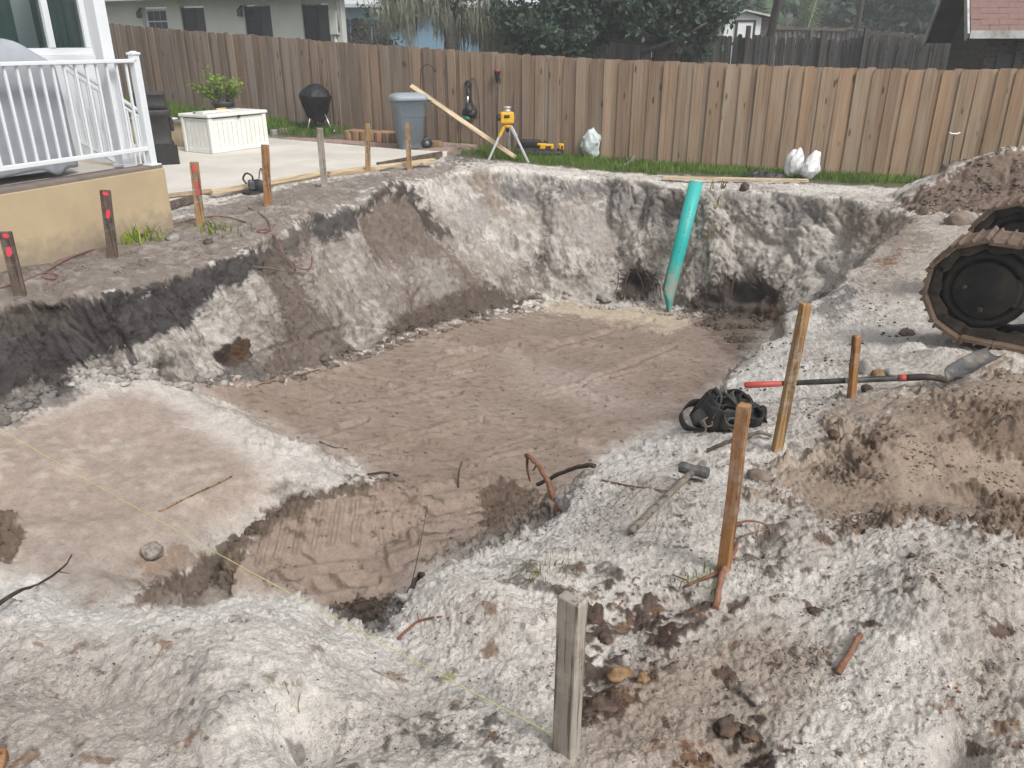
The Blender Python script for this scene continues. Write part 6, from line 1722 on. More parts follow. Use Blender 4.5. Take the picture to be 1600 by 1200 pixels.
rock('rock', 1416, 522, .05, 'rock_brown', 'flat brown rock beside the excavator track', 32, (1.3, .9, .6))
rock('rock', 1163, 296, .09, 'rock_dark', 'dark stone embedded under the board on the far rim', 33, (.8, .8, .9))

# loose crumbs: clods on the mud, chips and sand grains on the white ground
def crumbs(name, n, polys, r0, r1, m, label, seed, lim=None, flat=.75, tintf=1.0):
    r_ = np.random.RandomState(seed); vs0, fs0 = ICO[1]; vs0 = np.array(vs0); fs0 = np.array(fs0)
    sel = np.zeros(len(qx), bool)
    for pl in polys:
        xs = [p[0] for p in pl]; ys = [p[1] for p in pl]
        mm = (ppx > min(xs)) & (ppx < max(xs)) & (ppy > min(ys)) & (ppy < max(ys))
        if lim: mm &= (gy > lim[0]) & (gy < lim[1])
        ix = np.where(mm)[0]; d = poly_d(ppx[ix], ppy[ix], pl); sel[ix[d > 0]] = True
    ix = np.where(sel)[0]
    clus = sstep(-.2, .4, noise3(gx[ix] * 4 + seed, gy[ix] * 4, 0.0) + .4 * noise3(gx[ix] * 13 + seed, gy[ix] * 13, 0.0)) ** 2 + .015
    pick = r_.choice(ix, size=n, p=clus / clus.sum())
    c_ = pos[pick]; rad = r0 + (r1 - r0) * r_.rand(n) ** 3
    rad = rad * np.clip(np.hypot(c_[:, 0], c_[:, 1]) / 2.6, .6, 2.2)
    sh_ = 1 + .24 * r_.randn(n, len(vs0))
    sq = np.stack([r_.uniform(.7, 1.3, n), r_.uniform(.7, 1.3, n), r_.uniform(.5, 1.0, n) * flat], 1)
    v = c_[:, None, :] + vs0[None] * sh_[..., None] * sq[:, None, :] * rad[:, None, None]
    v[..., 2] += (rad * .25)[:, None]
    f = (fs0[None] + (np.arange(n) * len(vs0))[:, None, None]).reshape(-1, 3)
    me_ = raw_mesh(name, v.reshape(-1, 3), f, m, True)
    if m is m_soil:
        cc_ = np.repeat(np.hstack([colr[pick] * tintf * r_.uniform(.75, 1.15, (n, 1)), np.ones((n, 1))]), len(vs0), 0).astype(np.float32)
        me_.color_attributes.new('soil', 'FLOAT_COLOR', 'POINT').data.foreach_set('color', cc_.ravel())
        cc_ = np.tile(np.array([[.3, 1, 0, 1]], np.float32), (n * len(vs0), 1)); me_.color_attributes.new('rough', 'FLOAT_COLOR', 'POINT').data.foreach_set('color', cc_.ravel())
    o = bpy.data.objects.new(name, me_); COL.objects.link(o)
    o['kind'] = 'stuff'; o['label'] = label; o['category'] = 'soil'
    return o
plain('rust_soil', (.22, .115, .06), .95, var=.4, scale=30)
FORE = [[(-60, 930), (330, 940), (400, 930), (560, 1010), (640, 960), (690, 890), (870, 810), (950, 720), (1060, 670), (1210, 700), (1180, 780), (1330, 830), (1620, 850), (1640, 1230), (-60, 1230)]]
crumbs('mud_clods', 3500, A_CLODS[:6], .0014, .0065, m_soil, 'crumbly brown clods of mud', 1)
crumbs('mud_clods', 1600, [A_CLODS[1]], .003, .010, m_soil, 'dark crumbly clods at the near end of the pit', 2)
crumbs('heap_clods', 2200, [A_CLODS[6]], .004, .014, m_soil, 'clods of the spoil heap', 3)
crumbs('sand_crumbs', 13000, FORE, .0020, .008, m_soil, 'crumbs of white sand in the foreground', 4)
crumbs('dark_chips', 2600, FORE, .0012, .0055, 'rock_dark', 'dark chips of bark and charcoal in the sand', 5)
crumbs('rust_chips', 700, [[(880, 900), (1060, 880), (1640, 860), (1640, 1230), (1040, 1230), (880, 1120)], [(640, 920), (780, 900), (800, 1000), (680, 1010)]], .0015, .007, 'rust_soil', 'rusty orange chips in the sand', 6)
crumbs('rim_chips', 900, [[(1055, 664), (1210, 520), (1290, 460), (1420, 420), (1440, 560), (1300, 640), (1190, 690)]], .0015, .006, 'rock_dark', 'dark chips on the right bank', 7)
crumbs('floor_chips', 1500, [A_FLOOR], .002, .007, m_soil, 'crumbs of mud on the pit floor', 8, (3, 13))
FOOT = [[(0, 640), (110, 580), (230, 562), (285, 590), (380, 580), (470, 568), (560, 540), (640, 510), (740, 484), (850, 455), (950, 460), (1040, 470), (1130, 480), (1215, 498), (1170, 560), (1120, 520), (1040, 492), (950, 482), (860, 480), (740, 508), (640, 534), (560, 564), (470, 594), (380, 604), (300, 612), (230, 590), (110, 606), (0, 668)]]
crumbs('wall_foot_clods', 3200, FOOT, .004, .022, m_soil, 'crumbled soil along the foot of the pit walls', 10, (4.5, 14))
crumbs('strip_crumbs', 2600, [[(-40, 470), (270, 420), (400, 370), (480, 340), (600, 285), (690, 262), (640, 262), (420, 310), (300, 350), (0, 450)]], .002, .006, m_soil, 'crumbs of soil beside the porch', 9)
# ------------------------------------------------------------------ boards round the patio
def plank(p0, p1, w, h, m, label, up=(0, 0, 1), name='board', cat='board'):
    p0, p1 = Vector(p0), Vector(p1); d = p1 - p0; L_ = d.length
    mb = MB().bar((0, 0, 0), (L_, 0, 0), w, h)
    o = mb.build(name, m, None, (0, 0, 0), .004)
    x = d.normalized(); y = Vector(up).cross(x).normalized(); z = x.cross(y)
    o.matrix_world = Matrix.Translation(p0) @ Matrix((x, y, z)).transposed().to_4x4()
    tag(o, label, cat); return o
zz = -.065
plank(P(330, 301, zz), P(502, 271, zz), .07, .06, 'pine', 'new pine board between the power saw and the grey stake')
plank(P(514, 271, zz), P(678, 250.5, zz), .10, .06, 'pine', 'pine board along the patio edge behind the yellowish stake')
plank(P(512, 275, zz - .02), P(585, 265, zz - .02), .08, .04, 'pine_dirty', 'short board end lying under the pine board')
plank(P(262, 322, zz), P(306, 309, zz), .05, .09, 'stake_brown', 'dark board against the end of the stucco wall')
plank(P(258, 306, zz), P(331, 298, zz), .07, .045, 'pine_dirty', 'weathered pale board on the patio by the stucco wall')
plank(P(590, 259, zz), P(690, 241, zz - .03), .05, .10, 'stake_brown', 'dark form board along the slab corner')
plank(GP(1035, 282, .05), GP(1262, 288, .06), .10, .04, 'pine', 'long pine board lying on the far rim behind the pipe')
plank(PY(642, 134, 15.9), GP(806, 250, .03), .09, .045, 'pine', 'long pine board leaning across the trash bin', up=(0, -.7, .7))
q_ = GP(4, 1194, .0); plank(q_ + Vector((-.42, -.20, .02)), q_ + Vector((.02, -.015, .012)), .09, .04, 'stake_orange', 'orange board end at the bottom left corner')
# ------------------------------------------------------------------ power saw by the orange stake
p = GP(398, 303); sw = empty('power_saw', p); tag(sw, 'grey and black power saw lying by the orange brown stake', 'power tool')
MB().box((0, 0, .12), (.14, .10, .13), .4).build('motor', 'hammer_steel', sw, bevel=.02, seg=2)
MB().tube(smooth_path([vec(-.09, 0, .13), vec(-.13, 0, .20), vec(-.08, 0, .27), vec(-.01, 0, .24), vec(.0, 0, .18)], 4), .013, 8).build('handle', 'tool_black', sw)
MB().lathe([(0, -.012), (.10, -.012), (.10, .012), (0, .012)], 24, (.07, -.03, .10), Matrix.Rotation(1.5708, 3, 'X')).build('blade_guard', 'tool_black', sw)
MB().box((.0, .0, .03), (.24, .13, .025), .3).build('base_plate', 'tool_black', sw)
MB().tube(smooth_path([vec(.08, 0, .2), vec(.10, .02, .30), vec(.12, .02, .33), vec(.14, 0, .26), vec(.16, 0, .02)], 4), .008, 6).build('cord', 'tool_black', sw)
MB().tube(smooth_path([vec(-.15, 0, .02), vec(-.05, -.08, .015), vec(.1, -.1, .015), vec(.2, -.02, .015)], 4), .02, 8).build('front_grip', 'tool_black', sw)
# ------------------------------------------------------------------ red hose
def hose(path, label):
    pts_ = [GP(a, b_, c_) for a, b_, c_ in path]; o = MB().tube(smooth_path(pts_, 6), .0078, 8).build('hose', 'hose_red', None, pts_[0]); tag(o, label, 'hose')
hose([(-10, 455, .012), (35, 442, .012), (70, 428, .012), (90, 432, .012), (85, 438, .012), (66, 434, .012), (75, 424, .012), (110, 405, .012), (150, 390, .012), (185, 378, .012), (215, 372, .02), (255, 358, .02), (300, 346, .02), (330, 340, .012), (360, 342, .012), (385, 349, .012)], 'red hose along the foot of the stucco wall')
hose([(388, 326, .015), (412, 340, .02), (422, 355, .02), (415, 366, .02), (402, 364, .02), (420, 361, .02), (432, 378, .03), (445, 402, .03), (465, 421, .03), (480, 425, .03), (488, 415, .03), (486, 395, .03), (475, 368, .03), (465, 350, .02)], 'red hose looping down over the left wall of the pit')
# ------------------------------------------------------------------ weeds
def weed(px, py, n, h, spread, m, label, name='weed'):
    p = GP(px, py); r_ = np.random.RandomState(int(px)); b_ = []
    for _ in range(n):
        x, y = p.x + r_.normal() * spread, p.y + r_.normal() * spread; b_.append((x, y, G(x, y) - .01))
    w_ = grass_blades(name, b_, h * .4, h, m, int(px) + 1, max(.004, .0022 * p.y), .9, None, p); tag(w_, label, 'weed'); w_['kind'] = 'stuff'
weed(217, 376, 60, .22, .10, 'plant_leaf', 'leafy green weed against the stucco wall')
weed(245, 356, 26, .26, .09, 'weed_leaf', 'tall grassy weed at the right end of the stucco wall')
weed(338, 360, 60, .14, .12, 'weed_leaf', 'yellow green weed at the foot of the tan stake')
weed(262, 372, 16, .06, .05, 'plant_leaf', 'tiny yellow green weed between the stones')
weed(838, 902, 16, .07, .04, 'weed_leaf', 'small tuft of green grass behind the foreground stake')
weed(872, 890, 40, .07, .06, 'dry_leaf', 'clump of dry grass behind the foreground stake')
weed(1085, 912, 26, .09, .04, 'weed_leaf', 'pale grass tuft left of the orange stake')
weed(450, 1085, 18, .06, .025, 'dry_leaf', 'withered grass sprig in the left foreground sand')
weed(1120, 330, 40, .2, .25, 'dry_leaf', 'dry grass hanging from the far rim beside the pipe')
# ------------------------------------------------------------------ storage box on the patio
c0 = P(333, 241, -.1); c1 = P(421, 228.5, -.1); c2 = P(283, 236.5, -.1)
bx_ = (c1 - c0); BL = bx_.length; bx_.normalize(); by_ = Vector((-bx_.y, bx_.x, 0)); BW = .72; BH = .62
box = empty('storage_box', c0, math.atan2(bx_.y, bx_.x)); tag(box, 'white plastic deck storage box on the patio', 'storage box')
MB().box((BL / 2, BW / 2, BH / 2 - .01), (BL - .05, BW - .05, BH - .06)).build('body', 'box_plastic', box)
def slat_row(x0, x1, y, along):
    n = max(3, int(abs(x1 - x0) / .105)); st_ = (x1 - x0) / n
    for k in range(n):
        c_ = x0 + (k + .5) * st_
        if along == 'x': MB().box((c_, y, BH / 2 - .01), (st_ - .014, .022, BH - .16)).build('slat', 'box_plastic', box, bevel=.005)
        else: MB().box((y, c_, BH / 2 - .01), (.022, st_ - .014, BH - .16)).build('slat', 'box_plastic', box, bevel=.005)
slat_row(.09, BL - .09, .018, 'x'); slat_row(.09, BW - .09, .018, 'y')
for (x, y) in ((.045, .03), (BL - .045, .03), (.03, BW - .045)): MB().box((x, y, BH / 2 - .01), (.09, .06, BH - .03)).build('corner_post', 'box_plastic', box, bevel=.006)
MB().box((BL / 2, .02, .045), (BL - .18, .034, .08)).build('skirt', 'box_plastic', box, bevel=.004)
MB().box((.02, BW / 2, .045), (.034, BW - .18, .08)).build('skirt', 'box_plastic', box, bevel=.004)
lid = MB().box((BL / 2, BW / 2, BH + .012), (BL + .05, BW + .05, .055)).build('lid', 'box_plastic', box, bevel=.015, seg=2)
MB().box((BL / 2, -.02, BH - .03), (.05, .02, .05)).build('latch', 'tool_black', box)
bl_ = Matrix.Translation(c0) @ Matrix.Rotation(math.atan2(bx_.y, bx_.x), 4, 'Z')
def onbox(x, y, z): return bl_ @ Vector((x, y, BH + .04 + z))
pa, pb_ = onbox(-.02, .32, .025), onbox(BL + .05, .58, .03)
pt = empty('pruning_pole', pa); tag(pt, 'long pole tool with yellow grip lying on the storage box', 'tool')
MB().tube([pa, pb_], .012, 8).build('pole', 'old_handle', pt, pa)
MB().tube([pa.lerp(pb_, .40), pa.lerp(pb_, .60)], .03, 10).build('grip', 'yellow_tool', pt, pa)
MB().tube([pa.lerp(pb_, .34), pa.lerp(pb_, .40)], .04, 10).build('trigger', 'tool_black', pt, pa)
bb = MB().box(onbox(BL * .28, BW * .45, .02), (.72, .24, .03), math.atan2(bx_.y, bx_.x) + .15).build('board', 'box_plastic', None, onbox(BL * .28, BW * .45, .0)); tag(bb, 'white board lying flat on the storage box lid', 'board')
bb = MB().box(onbox(BL + .12, BW * .8, -.05), (.40, .2, .03), math.atan2(bx_.y, bx_.x)).build('side_tray', 'box_plastic', box, (0, 0, 0)); bb.matrix_local = bl_.inverted()
# ------------------------------------------------------------------ black bin beside the porch, low wall, tubs
p = P(250, 254.5, -.1); bn_ = empty('black_bin', p, .4); tag(bn_, 'tall black plastic bin behind the porch railing', 'bin')
MB().loft([[Vector((x, y, z)) for x, y in rrect(w, w, 6, 32)] for w, z in ((.46, .0), (.47, .06), (.47, .28), (.52, .29), (.54, .32), (.49, .36), (.50, .72), (.56, .74), (.58, .82), (.55, .84))]).build('body', 'dark_plastic', bn_)
MB().loft([[Vector((x, y, z)) for x, y in rrect(w, w, 6, 32)] for w, z in ((.50, .842), (.50, .92), (.46, 1.04), (.50, 1.06), (.50, 1.08), (.40, 1.10))]).build('lid', 'dark_plastic', bn_)
MB().box((.27, .0, .60), (.06, .32, .20)).build('handle', 'dark_plastic', bn_, bevel=.02)
MB().box((.12, -.24, .15), (.36, .12, .3)).build('foot', 'black_plastic', bn_, bevel=.01)
g0_, g1_ = P(236, 243, -.12), P(284, 236, -.12)
gw = empty('garden_wall', g1_); tag(gw, 'low tan stucco garden wall left of the storage box', 'wall')
gd = V
def gq(t, o, z): return g1_ + V * t + U * o + Vector((0, 0, z))
def gbox(name, t0, t1, o0, o1, z0, z1, m): 
    q_ = [gq(t0, o0, 0), gq(t1, o0, 0), gq(t1, o1, 0), gq(t0, o1, 0)]; return MB().prism([(p.x, p.y) for p in reversed(q_)], z0, z1).build(name, m, gw, g1_, .006)
gbox('stucco_wall', -.1, 4, .3, .55, -.12, .31, 'stucco'); gbox('cap', -.13, 4, .27, .58, .313, .37, 'deck_cap')
for (px, py, r_, lab) in [(262, 194, .17, 'wide white plastic tub on the garden wall'), (276, 198, .1, 'small white dish right of the tub on the garden wall')]:
    t = line_t(px, g1_ + U * .42, V, .4); c_ = gq(t, .42, .37)
    o = MB().lathe([(r_ * .8, .002), (r_ * .95, r_ * .75), (r_ * 1.05, r_ * .78), (r_ * 1.05, r_ * .86), (r_ * .92, r_ * .84), (r_ * .78, .03), (0, .03)], 24, c_).build('tub', 'box_plastic', None, c_); tag(o, lab, 'tub')
# potted plant behind the box
pc_ = PY(350, 172, 17.1); pc_.z = .18
pl_ = empty('potted_plant', pc_); tag(pl_, 'bright green jade plant in a dark pot behind the storage box', 'plant')
MB().lathe([(.15, 0), (.19, .22), (.215, .24), (.215, .30), (.19, .30), (.185, .26), (0, .26)], 24, (0, 0, .14)).build('pot', 'pot_dark', pl_)
tips = []
for k in range(20):
    a = rnd.uniform(0, 6.28); e = Vector((math.cos(a) * rnd.uniform(.1, .42) * (1.4 if math.cos(a) < 0 else 1), math.sin(a) * rnd.uniform(.1, .35), rnd.uniform(.55, .98)))
    if k < 4: e = Vector((-.35 - .08 * k, -.05, .58 + .06 * k))
    pth = smooth_path([vec(0, 0, .38), vec(e.x * .35, e.y * .35, .38 + (e.z - .38) * .6), e], 4); tips += pth[4:]
    MB().tube(pth, [.014 * (1 - .6 * i / len(pth)) for i in range(len(pth))], 6).build('stem', 'branch_bark', pl_)
r_ = np.random.RandomState(9); lc = []
for p in tips:
    for _ in range(9): lc.append(np.array(p) + r_.normal(size=3) * .045)
leaf_cloud('foliage', lc, .045, 'plant_leaf', 17, 1.5, pl_)
ORD = ['first', 'second', 'third', 'fourth', 'fifth', 'sixth', 'seventh', 'eighth', 'ninth']
# kerb of the raised bed
for k in range(7):
    a, b_ = P(424, 209, -.06), P(480, 203, -.06); p = a.lerp(b_, (k + .5) / 7)
    o = MB().box((0, 0, 0), (a.lerp(b_, 1 / 7) - a).length * Vector((.96, 0, 0)).x and ((b_ - a).length / 7 * .96, .10, .16), 0).build('kerb_stone', 'rock_brown' if k % 2 else 'rock_grey', None, (0, 0, 0), .012)
    o.location = p; o.rotation_euler = (0, 0, math.atan2(b_.y - a.y, b_.x - a.x)); tag(o, '%s kerb stone, %s from the left along the grass bed before the kettle grill' % ('brown' if k % 2 else 'grey', ORD[k]), 'kerb stone', 'kerb stones of the grass bed')
# ------------------------------------------------------------------ kettle grill under a black cover
p = P(500, 210, -.1); kg = empty('kettle_grill', p, .3); tag(kg, 'kettle grill under a black cover on chrome legs', 'grill')
def kr(f, n):
    pr = [(0, .14, .29), (.1, .17, .31), (.35, .24, .48), (.62, .33, .72), (.70, .345, .79), (.80, .27, .90), (.92, .13, .99), (1, .04, 1.02)]
    for a, b_ in zip(pr, pr[1:]):
        if a[0] <= f <= b_[0]: k_ = (f - a[0]) / (b_[0] - a[0]); r_, z = a[1] + (b_[1] - a[1]) * k_, a[2] + (b_[2] - a[2]) * k_; break
    return [Vector((r_ * math.cos(6.283 * j / n) - .05 * (1 - f), r_ * math.sin(6.283 * j / n), z - .06 * math.cos(6.283 * j / n) * (1 - f))) for j in range(n)]
cov = fold_loft(kr, 16, 20, 5, .06)
MB().loft(cov, smooth=False).build('cover', 'cover_black', kg)
for (a, rb) in ((3.5, .30), (5.6, .34), (.9, .32)):
    MB().tube([(math.cos(a) * .16, math.sin(a) * .16, .44), (math.cos(a) * rb, math.sin(a) * rb, .02)], .013, 8).build('leg', 'chrome', kg)
for a in (5.6, .9):
    wp = Vector((math.cos(a) * .36, math.sin(a) * .36, .075)); Mx = Matrix.Rotation(1.5708, 3, 'X') @ Matrix.Rotation(.3, 3, 'Y')
    w_ = MB().lathe([(.0, -.02), (.05, -.02), (.075, -.018), (.075, .018), (.05, .02), (0, .02)], 20, wp, Mx).build('wheel', 'black_plastic', kg)
    MB().lathe([(.03, .021), (.03, .03), (0, .03)], 16, wp, Mx).build('hub', 'chrome', w_)
MB().tube([(math.cos(5.6) * .33, math.sin(5.6) * .33, .08), (math.cos(.9) * .33, math.sin(.9) * .33, .08)], .008, 6).build('axle', 'iron', kg)
MB().lathe([(0, .13), (.20, .14), (.21, .16), (0, .15)], 20).build('ash_tray', 'iron', kg)
# ------------------------------------------------------------------ edging blocks
a, b_ = P(540, 218.5, -.1), P(648, 225.5, -.1); nb_ = 9
mbk = MB(); R_ = (b_ - a).length / nb_ / 2 * .96; prof = [(-R_, .30), (-R_, .0)] + [(-R_ * math.cos(math.pi * k / 8), -R_ * .8 * math.sin(math.pi * k / 8)) for k in range(1, 8)] + [(R_, 0), (R_, .30)]
mbk.prism(list(reversed(prof)), 0, .185)
me_b = None
for k in range(nb_):
    p = a.lerp(b_, (k + .5) / nb_)
    if me_b is None: o = mbk.build('edging_block', 'edging_wood', None, (0, 0, 0), .008); me_b = o.data
    else:
        o = dup(o)
    o.location = p + Vector((0, 0, .005)); o.rotation_euler = (0, 0, math.atan2(b_.y - a.y, b_.x - a.x) + rnd.uniform(-.02, .02)); o.scale = (1, 1, rnd.uniform(.96, 1.04))
    g_ = rnd.uniform(.75, 1.2); o.color = (g_ * (1.15 if k % 3 == 1 else 1), g_, g_, 1); tag(o, 'tan scalloped edging block, %s from the left in the row beside the trash bin' % ORD[k], 'edging block', 'row of edging blocks on the pavers')
o = dup(o); o.location = P(683, 229, -.09); o.rotation_euler = (0, 0, .25); o.scale = (1.3, .8, .5); o['label'] = 'loose edging block lying right of the trash bin'; o['group'] = 'loose edging block'
# ------------------------------------------------------------------ trash bin
p = P(641, 231, -.1); tc = empty('trash_bin', p, .35); tag(tc, 'grey wheeled plastic trash bin with lid before the fence', 'trash bin')
MB().loft([[Vector((x, y, z)) for x, y in rrect(w, d, 6, 40)] for w, d, z in ((.42, .40, .0), (.44, .42, .02), (.45, .43, .13), (.465, .445, .135), (.52, .50, .55), (.535, .515, .56), (.56, .54, .58), (.57, .55, .80), (.60, .58, .81), (.60, .58, .84), (.56, .54, .84))]).build('body', 'grey_plastic', tc)
MB().loft([[Vector((x, y, z)) for x, y in rrect(w, d, 5, 40)] for w, d, z in ((.60, .58, .842), (.65, .63, .845), (.665, .645, .89), (.61, .59, .935), (.42, .40, .965), (.15, .12, .972))]).build('lid', 'grey_lid', tc)
for y in (-.2, .2):
    w_ = MB().lathe([(0, -.025), (.06, -.025), (.1, -.02), (.1, .02), (.06, .025), (0, .025)], 22, (.27, y, .1), Matrix.Rotation(1.5708, 3, 'X')).build('wheel', 'black_plastic', tc)
    MB().lathe([(0, .026), (.04, .026), (.04, .034), (0, .034)], 14, (.27, y, .1), Matrix.Rotation(1.5708, 3, 'X')).build('hub', 'grey_plastic', w_)
MB().tube([(.36, -.2, .80), (.40, -.18, .83), (.40, .18, .83), (.36, .2, .80)], .014, 8).build('handle', 'grey_plastic', tc)
# ------------------------------------------------------------------ things along the fence
def fence_pt(px, z):
    for a, b_ in zip(FENCE, FENCE[1:]):
        a, b_ = Vector(a), Vector(b_); d = (b_ - a); d.z = 0; L_ = d.length; d.normalize(); t = line_t(px, a, d, z)
        if 0 <= t <= L_:
            q_ = a + d * t; q_.z = z; nrm = Vector((d.y, -d.x, 0)); nrm = nrm if nrm.y < 0 else -nrm
            return q_, nrm
def at_fence(px, py, off):
    q_, n_ = fence_pt(px, 1.0); return PY(px, py, q_.y + n_.y * off)
b_ = at_fence(658, 226, .25); t1 = PY(657, 118, b_.y)
pth = smooth_path([b_, b_.lerp(t1, .5), t1, PY(659, 106, b_.y), PY(667, 101, b_.y), PY(675, 104, b_.y), PY(679, 112, b_.y), PY(681, 108, b_.y)], 5)
o = MB().tube(pth, .008, 6).build('shepherd_hook', 'iron', None, b_); tag(o, 'thin black garden hook rod behind the trash bin', 'hook')
# corded trimmer
hg = at_fence(733, 124, .05); tr = empty('hanging_tool', hg); tag(tr, 'black corded garden tool hanging on the fence', 'tool')
def hq(px, py, off=.06): return at_fence(px, py, off)
for k in range(3): MB().tube(smooth_path([hq(729 + k, 126 + k, .05 + .02 * k), hq(726 + k, 132, .06), hq(730, 141, .07), hq(736 - k, 135, .06), hq(735, 127, .05), hq(729 + k, 126 + k, .05 + .02 * k)], 4), .012, 6).build('cord_coil', 'tool_black', tr, hg)
MB().tube([hq(731, 138), hq(732, 150), hq(732, 160)], [.05, .04, .045], 10).build('grip', 'tool_black', tr, hg)
MB().tube([hq(731, 150, .10), hq(731, 165, .10)], [.022, .022], 8).build('label_strip', 'chrome', tr, hg)
MB().tube([hq(732, 160), hq(733, 170), hq(734, 176)], [.05, .09, .10], 12).build('motor', 'tool_black', tr, hg)
MB().tube([hq(725, 176), hq(744, 178)], [.075, .07], 12).build('guard', 'tool_black', tr, hg)
MB().tube([hq(724, 183), hq(735, 184)], [.06, .05], 10).build('brush', 'pvc_mud', tr, hg)
MB().tube(smooth_path([hq(736, 124), hq(741, 123), hq(746, 140), hq(749, 175), hq(751, 210)], 5), .007, 6).build('cord', 'tool_black', tr, hg)
for px in (727, 744): MB().tube([hq(732, 150), hq(px, 172)], .008, 6).build('strap', 'tool_black', tr, hg)
# torch
b_ = at_fence(777, 236, .12); t1 = PY(777, 130, b_.y); tt = PY(777, 110, b_.y); to = empty('garden_torch', b_); tag(to, 'slim black garden torch with red rim at the fence', 'torch')
MB().tube([b_, t1], .010, 8).build('pole', 'iron', to, b_)
hgt = tt.z - t1.z; MB().lathe([(.014, 0), (.035, hgt * .3), (.060, hgt * .85), (.062, hgt * .92), (0, hgt * .92)], 14, t1).build('burner', 'black_plastic', to, b_)
MB().lathe([(.058, hgt * .925), (.062, hgt * 1.08), (0, hgt * 1.08)], 14, t1).build('rim', 'shovel_red', to, b_)
b_ = at_fence(804, 238, .08); o = MB().bar(b_, PY(805, 140, b_.y + .05), .03, .02).build('thin_stick', 'old_handle', None, b_); tag(o, 'thin pale stick leaning on the fence behind the laser level', 'stick')
# T-handled probe
b_ = at_fence(1481, 270, .35); t1 = PY(1491, 209, b_.y); pr2 = empty('soil_probe', b_); tag(pr2, 'thin probe rod with white T handle beside the spoil heap', 'tool')
MB().tube([b_, t1], .008, 6).build('rod', 'iron', pr2, b_)
MB().tube(smooth_path([PY(1483, 207, b_.y), PY(1487, 209, b_.y), t1, PY(1496, 209, b_.y), PY(1500, 207, b_.y)], 3), .014, 8).build('handle', 'white_paint', pr2, b_)
# ------------------------------------------------------------------ laser level on a tripod
ft = [GP(762, 250), GP(797, 250), GP(827, 254)]
c_ = (ft[0] + ft[1] + ft[2]) / 3; hd_ = PY(793, 205, c_.y); hz_ = PY(793, 188, c_.y).z
ft[1] = ft[1] + Vector((0, .25, 0)); ft[1].z = G(ft[1].x, ft[1].y)
tri = empty('laser_level', c_); tag(tri, 'yellow rotary laser level on an aluminium tripod', 'laser level')
for k, f in enumerate(ft):
    top_ = Vector((hd_.x + (f.x - c_.x) * .16, hd_.y + (f.y - c_.y) * .16, hd_.z + .09)); mid_ = top_.lerp(f, .28)
    l_ = MB().bar(mid_, f - Vector((0, 0, .03)), .042, .034).build('leg', 'aluminium', tri, c_, .004)
    MB().bar(top_, top_.lerp(f, .30), .06, .05).build('leg_clamp', 'yellow_tool' if k == 0 else 'aluminium', l_, c_, .006)
MB().lathe([(.07, .06), (.075, .09), (.075, .11), (.05, .115), (0, .115)], 18, hd_).build('head_plate', 'yellow_tool', tri, c_)
hb_ = Vector((hd_.x, hd_.y, hd_.z + .115))
MB().box(hb_ + Vector((-.01, 0, .115)), (.24, .18, .20), .1).build('body', 'yellow_tool', tri, c_, .03, 2)
MB().box(hb_ + Vector((-.01, -.092, .14)), (.10, .01, .05), .1).build('control_panel', 'tool_black', tri, c_)
MB().lathe([(.055, .215), (.055, .24), (.045, .25), (.045, .275), (.065, .28), (.065, .30), (0, .305)], 18, hb_).build('rotor_head', 'aluminium', tri, c_)
MB().tube([hb_ + Vector((-.12, -.02, .12)), hb_ + Vector((-.19, -.03, .12))], [.055, .06], 14).build('dial', 'tool_black', tri, c_)
MB().lathe([(.02, -.02), (.035, .03), (.03, .06)], 12, hd_ + Vector((0, 0, -.0))).build('centre_screw', 'tool_black', tri, c_)
# ------------------------------------------------------------------ open tool case
a, b_ = GP(806, 246, .02), GP(880, 248, .02); tcx = (a + b_) / 2 + Vector((0, .25, 0)); wd = (b_ - a).length; tcx.z = G(tcx.x, tcx.y) + .03
case = empty('tool_case', tcx, -.12); tag(case, 'open black plastic tool case on the grass', 'tool case')
MB().loft([[Vector((x, y, z)) for x, y in rrect(wd * k, .5 * k, 8, 32)] for k, z in ((.9, 0), (1, .02), (1, .09), (.97, .09), (.93, .03))]).build('tray', 'black_plastic', case)
MB().loft([[Vector((x, y + .28 + z * .25, z)) for x, y in rrect(wd * .98 * k, .06, 8, 32)] for k, z in ((1, .05), (1, .20), (.95, .24))]).build('case_lid', 'black_plastic', case)
for k in range(4): MB().box((-wd * .3 + k * .14, -.02, .07), (.10, .3, .04)).build('insert', 'tool_black', case, bevel=.01)
for (dx, s_, lab) in ((.14, (.26, .10, .10), 'yellow power tool lying in the open tool case'), (.42, (.09, .09, .11), 'small yellow battery at the right end of the tool case')):
    q_ = tcx + Vector((dx, -.04, .10)); o = empty('power_tool', q_); tag(o, lab, 'power tool')
    MB().box((0, 0, .05), s_, -.1).build('housing', 'yellow_tool', o, bevel=.02, seg=2)
    MB().box((-s_[0] * .35, -.01, .09), (s_[0] * .7, .05, .04), -.1).build('handle', 'yellow_tool', o, bevel=.01)
    MB().box((s_[0] * .1, -s_[1] * .5, .04), (s_[0] * .4, .012, .05), -.1).build('grille', 'tool_black', o)
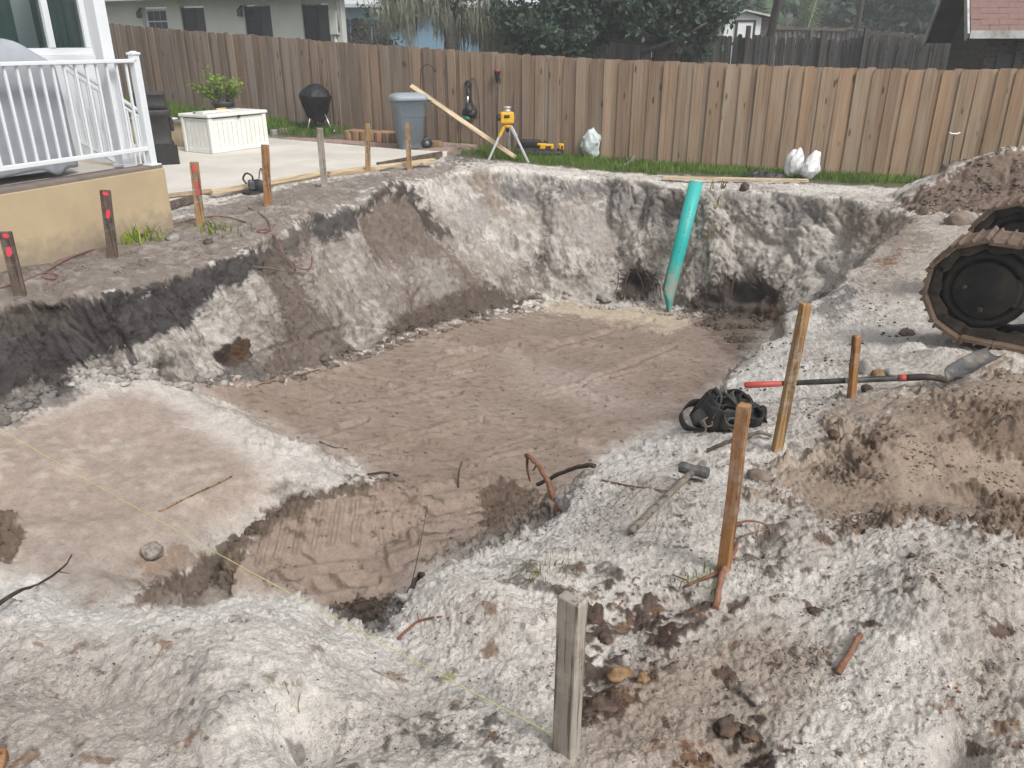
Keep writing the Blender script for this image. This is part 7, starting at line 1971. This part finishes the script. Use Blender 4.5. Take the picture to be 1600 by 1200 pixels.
# ------------------------------------------------------------------ bags
def bag(px, py, w, h, m, label, seed, taper=.5, lean=0.):
    p = GP(px, py); p.z = G(p.x, p.y)
    q_ = np.array(ICO[3][0]); f = (q_[:, 2] + 1) / 2
    k_ = 1 + .55 * noise3(q_[:, 0] * 1.3 + seed, q_[:, 1] * 1.3, q_[:, 2] * 1.3) + .45 * np.abs(noise3(q_[:, 0] * 3.1 + seed, q_[:, 1] * 3.1, q_[:, 2] * 2.0)) - .1
    q_[:, 0] *= k_ * w / 2 * (1.15 - taper * f); q_[:, 1] *= k_ * w * .36 * (1.15 - taper * f); q_[:, 0] += lean * f * f
    q_[:, 2] = f ** .85 * h * (1 + .25 * noise3(q_[:, 0] * 14 + seed, q_[:, 1] * 14, 3.0))
    o = MB().add((q_ + np.array(p)).tolist(), ICO[3][1], False).build('plastic_bag', m, None, p); tag(o, label, 'bag', 'bags left along the fence')
bag(923, 249, .40, .56, 'bag_mint', 'greenish crumpled plastic bag standing at the fence behind the branch', 1, .45)
bag(1236, 278, .34, .50, 'bag_white', 'white crumpled plastic bag, left of the pair', 2, .5, .06)
bag(1263, 281, .36, .48, 'bag_white', 'white crumpled plastic bag, right of the pair', 7, .65, .08)
# crumpled black sheet
p = GP(1198, 281); p.y += .15; mb = MB(); n_ = 26; vs = []
for i in range(n_ + 1):
    for j in range(n_ + 1):
        x, y = (i / n_ - .5) * .72, (j / n_ - .5) * .40; e = max(0, 1 - ((x / .36) ** 2 + (y / .2) ** 2))
        vs.append((p.x + x, p.y + y, p.z + .01 + e ** .5 * (.07 + .14 * abs(float(noise3(x * 7 + 2, y * 7, 1.0))) + .05 * float(noise3(x * 17, y * 17, 4.0)))))
o = mb.add(vs, [(i * (n_ + 1) + j, (i + 1) * (n_ + 1) + j, (i + 1) * (n_ + 1) + j + 1, i * (n_ + 1) + j + 1) for i in range(n_) for j in range(n_)], False).build('plastic_sheet', 'sheet_black', None, p); tag(o, 'crumpled black plastic sheet beside the white bags', 'plastic sheet')

# ------------------------------------------------------------------ haze volume added to lift the dark background
m_h = bpy.data.materials.new('haze'); m_h.use_nodes = True; nt = m_h.node_tree; nt.nodes.clear()
pv_ = nt.nodes.new('ShaderNodeVolumePrincipled'); pv_.inputs['Color'].default_value = (.93, .96, 1.0, 1); pv_.inputs['Density'].default_value = 0.0042; pv_.inputs['Anisotropy'].default_value = .2
mo_ = nt.nodes.new('ShaderNodeOutputMaterial'); nt.links.new(pv_.outputs[0], mo_.inputs['Volume'])
hz_o = MB().box((0, 20, 3.5), (260, 300, 14)).build('haze', m_h, None, (0, 20, 3.5)); hz_o['kind'] = 'stuff'; hz_o['label'] = 'thin haze added to lighten the far gardens'; hz_o['category'] = 'haze'
